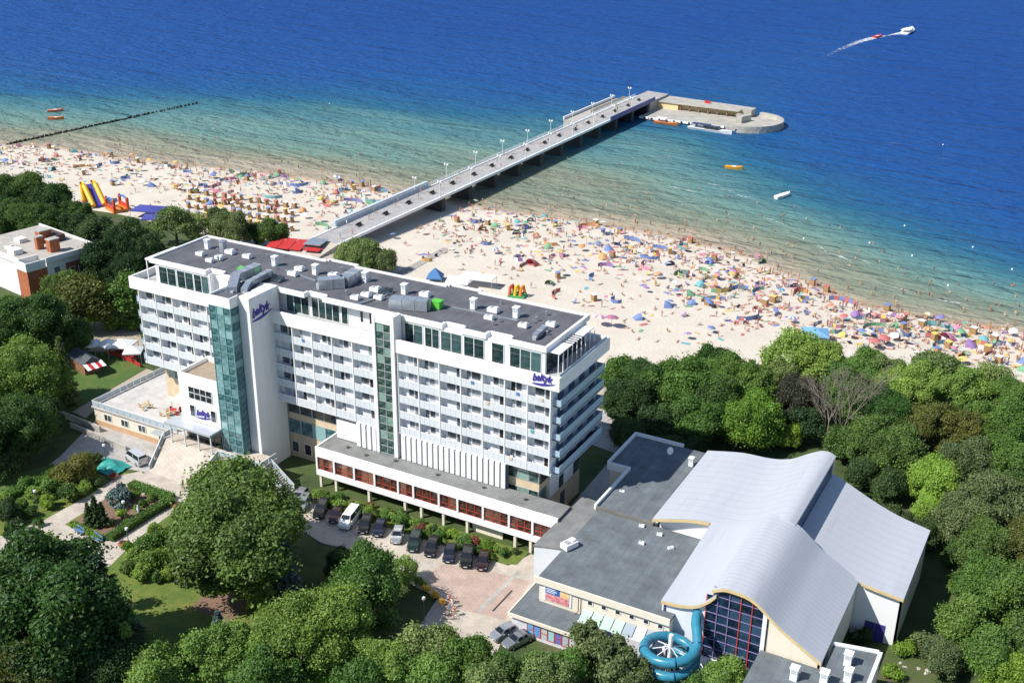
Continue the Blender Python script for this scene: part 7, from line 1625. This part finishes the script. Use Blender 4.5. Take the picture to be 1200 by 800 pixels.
for px, py, c in ((527, 707, 'red'), (530, 712, 'white'), (527, 718, 'blue'), (533, 722, 'red')):
    p = P(px, py, 0); person('walking', (p.x, p.y, .04), br.uniform(0, 6), c, 'at the car park kerb', None)
for nm, lst in STUFF.items():
    vs, fs, mi, mm = [], [], [], []
    for me, loc, rz, s, mats_ in lst:
        o0 = len(vs); ca, sa = math.cos(rz), math.sin(rz)
        idx = []
        for m_ in mats_:
            if m_ not in mm: mm.append(m_)
            idx.append(mm.index(m_))
        for v in me.vertices: x, y, z = v.co; vs.append((loc[0] + s * (x * ca - y * sa), loc[1] + s * (x * sa + y * ca), loc[2] + s * z))
        for p_ in me.polygons: fs.append(tuple(i + o0 for i in p_.vertices)); mi.append(idx[min(p_.material_index, len(idx) - 1)])
    me = bpy.data.meshes.new(nm); me.from_pydata(vs, [], fs)
    for m_ in mm: me.materials.append(m_)
    me.polygons.foreach_set('material_index', mi); me.update()
    o = link({'people_beyond': 'beach_crowd', 'towels_beyond': 'beach_towels', 'bathers_beyond': 'bathers'}[nm], me); o['kind'] = 'stuff'; o['label'] = {'people_beyond': 'dense far off crowd of sunbathers on the sand', 'towels_beyond': 'many far off towels strewn over the sand', 'bathers_beyond': 'scattered bathers standing in the far shallows'}[nm]

# ------------------------------------------------------------------ lamps, benches and small things of the garden
gl_ = MB(); gl_.tube([(0, 0, -.1), (0, 0, 3.6)], [.07, .05], 6, 0); gl_.tube([(0, 0, 3.55), (0, 0, 3.65), (0, 0, 3.95), (0, 0, 4.05)], [.06, .24, .24, .05], 8, 1)
glm = gl_.mesh('garden_lamp', [mat('lamp_post_grey', (.12, .14, .15), .5), MATS['lamp_globe']])
for i, (px, py, lb) in enumerate(((45, 600, 'grey garden lamp on the small round lawn'), (152, 645, 'grey garden lamp by the lower garden path'), (125, 545, 'grey lamp post beside the teal tarpaulin'), (497, 728, 'white globed lamp in the shade below the car park'), (28, 528, 'lamp post in the shade of the west drive'), (148, 613, 'lamp post inside the hedge garden'))):
    p = P(px, py, 0); tag(link('garden_lamp', glm, None, (p.x, p.y, 0)), lb, 'lamp')
bb = mat('bench_blue', (.10, .19, .42), .5)
for i, (px, py) in enumerate(((93, 624), (114, 633))):
    p = P(px, py, 0); o = thing('garden_bench', ['blue bench nearer the junipers by the hedge', 'blue bench nearer the garden path corner'][i], 'bench', (p.x, p.y, .03), R(-12)); ORG[o.name] = (0, 0, 0)
    for k in range(3): MB().box(-1.1, 1.1, -.3 + .2 * k, -.12 + .2 * k, .42, .47).build('seat_slat', bb, o)
    for k in range(2): MB().box(-1.1, 1.1, .32, .36, .58 + .22 * k, .76 + .22 * k).build('back_slat', bb, o)
    for sx in (-.9, .9): MB().box(sx - .05, sx + .05, -.28, .36, -.01, .42).build('leg', CONC, o)
for i, (px, py) in enumerate(((133, 560), (145, 640), (209, 596))):
    p = P(px, py, 0); o = thing('flower_pot', ['round terracotta planter by the teal tarpaulin', 'round brown planter on the lower garden path', 'round red planter where the path meets the ramp'][i], 'planter', (p.x, p.y, .03)); ORG[o.name] = (0, 0, 0)
    MB().tube([(0, 0, 0), (0, 0, .5), (0, 0, .55)], [.5, .85, .8], 14).build('pot', mat('terracotta', (.30, .11, .06), .8), o); q = link('flowers', CROWN['xs'][1][i], o, (0, 0, .6), 0, (.9, .9, .5)); objmat(q, 0, LEAF['red'])
p = P(163, 606, 0); o = thing('garden_statue', 'white statue on a pedestal beside the hedge', 'statue', (p.x, p.y, .03)); ORG[o.name] = (0, 0, 0); MB().box(-.25, .25, -.25, .25, 0, .6).build('pedestal', CONC, o); MB().tube([(0, 0, .6), (0, 0, 1.2), (.03, 0, 1.6), (0, 0, 1.85), (0, 0, 2.0), (0, 0, 2.2)], [.2, .18, .24, .09, .13, .05], 10).build('figure', FRAMEW, o, True)
rk = bmesh.new(); bmesh.ops.create_icosphere(rk, subdivisions=2, radius=1)
for v in rk.verts: v.co *= 1 + .25 * math.sin(v.co.x * 5 + v.co.y * 3) * math.cos(v.co.z * 4)
rkm = bpy.data.meshes.new('boulder'); rk.to_mesh(rkm); rk.free(); rkm.materials.append(CONC)
for k in range(26):
    px, py = (br.uniform(105, 195), 0) if k < 12 else (br.uniform(1035, 1100), br.uniform(762, 800))
    if k < 12: py = br.uniform(572, 618)
    if k < 12 and not (566 + abs(px - 150) * .35 < py < 628 - abs(px - 120) * .5): continue
    p = P(px, py, 0); tag(link('boulder', rkm, None, (p.x, p.y, terr(p.x, p.y) + .05), br.uniform(0, 6), (br.uniform(.2, .5), br.uniform(.2, .5), br.uniform(.15, .35))), 'grey rockery stone %s' % ('in the hedge garden' if k < 12 else 'in the yard beside the pool hall'), 'stone', 'rockery stones %s' % ('hedge garden' if k < 12 else 'pool yard'))
# bicycles at the car park kerb and by the annex
def bicycle(label, loc, rz, group):
    o = thing('bicycle', label, 'bicycle', loc, rz, group); ORG[o.name] = (0, 0, 0)
    for x in (-.5, .5): MB().tube([(x + .32 * math.cos(R(a)), 0, .34 + .32 * math.sin(R(a))) for a in range(0, 361, 30)], .025, 5).build('wheel', BLACK, o)
    b = MB()
    for a, c in (((-.5, 0, .34), (-.1, 0, .36)), ((-.1, 0, .36), (-.25, 0, .82)), ((-.1, 0, .36), (.36, 0, .8)), ((-.22, 0, .76), (.34, 0, .84)), ((.5, 0, .34), (.34, 0, .98)), ((-.5, 0, .34), (-.22, 0, .76))): b.tube([a, c], .022, 5)
    b.build('frame', CM[br.choice(['red', 'blue', 'black', 'grey'])], o); MB().box(-.38, -.12, -.07, .07, .84, .9).build('saddle', BLACK, o); MB().bar((.34, -.28, 1.0), (.34, .28, 1.0), .03).build('handlebar', METAL, o)
for k in range(5): p = P(525 + 3 * br.random(), 702 + 6 * k, 0); bicycle('bicycle leaning in the rack at the car park kerb', (p.x, p.y, .04), R(30) + br.uniform(-.2, .2), 'bicycles at the kerb')
for k in range(4): bicycle('bicycle standing by the annex lean-to corner', (86.9 + .5 * k, -22.0, .04), R(80), 'bicycles by the annex')
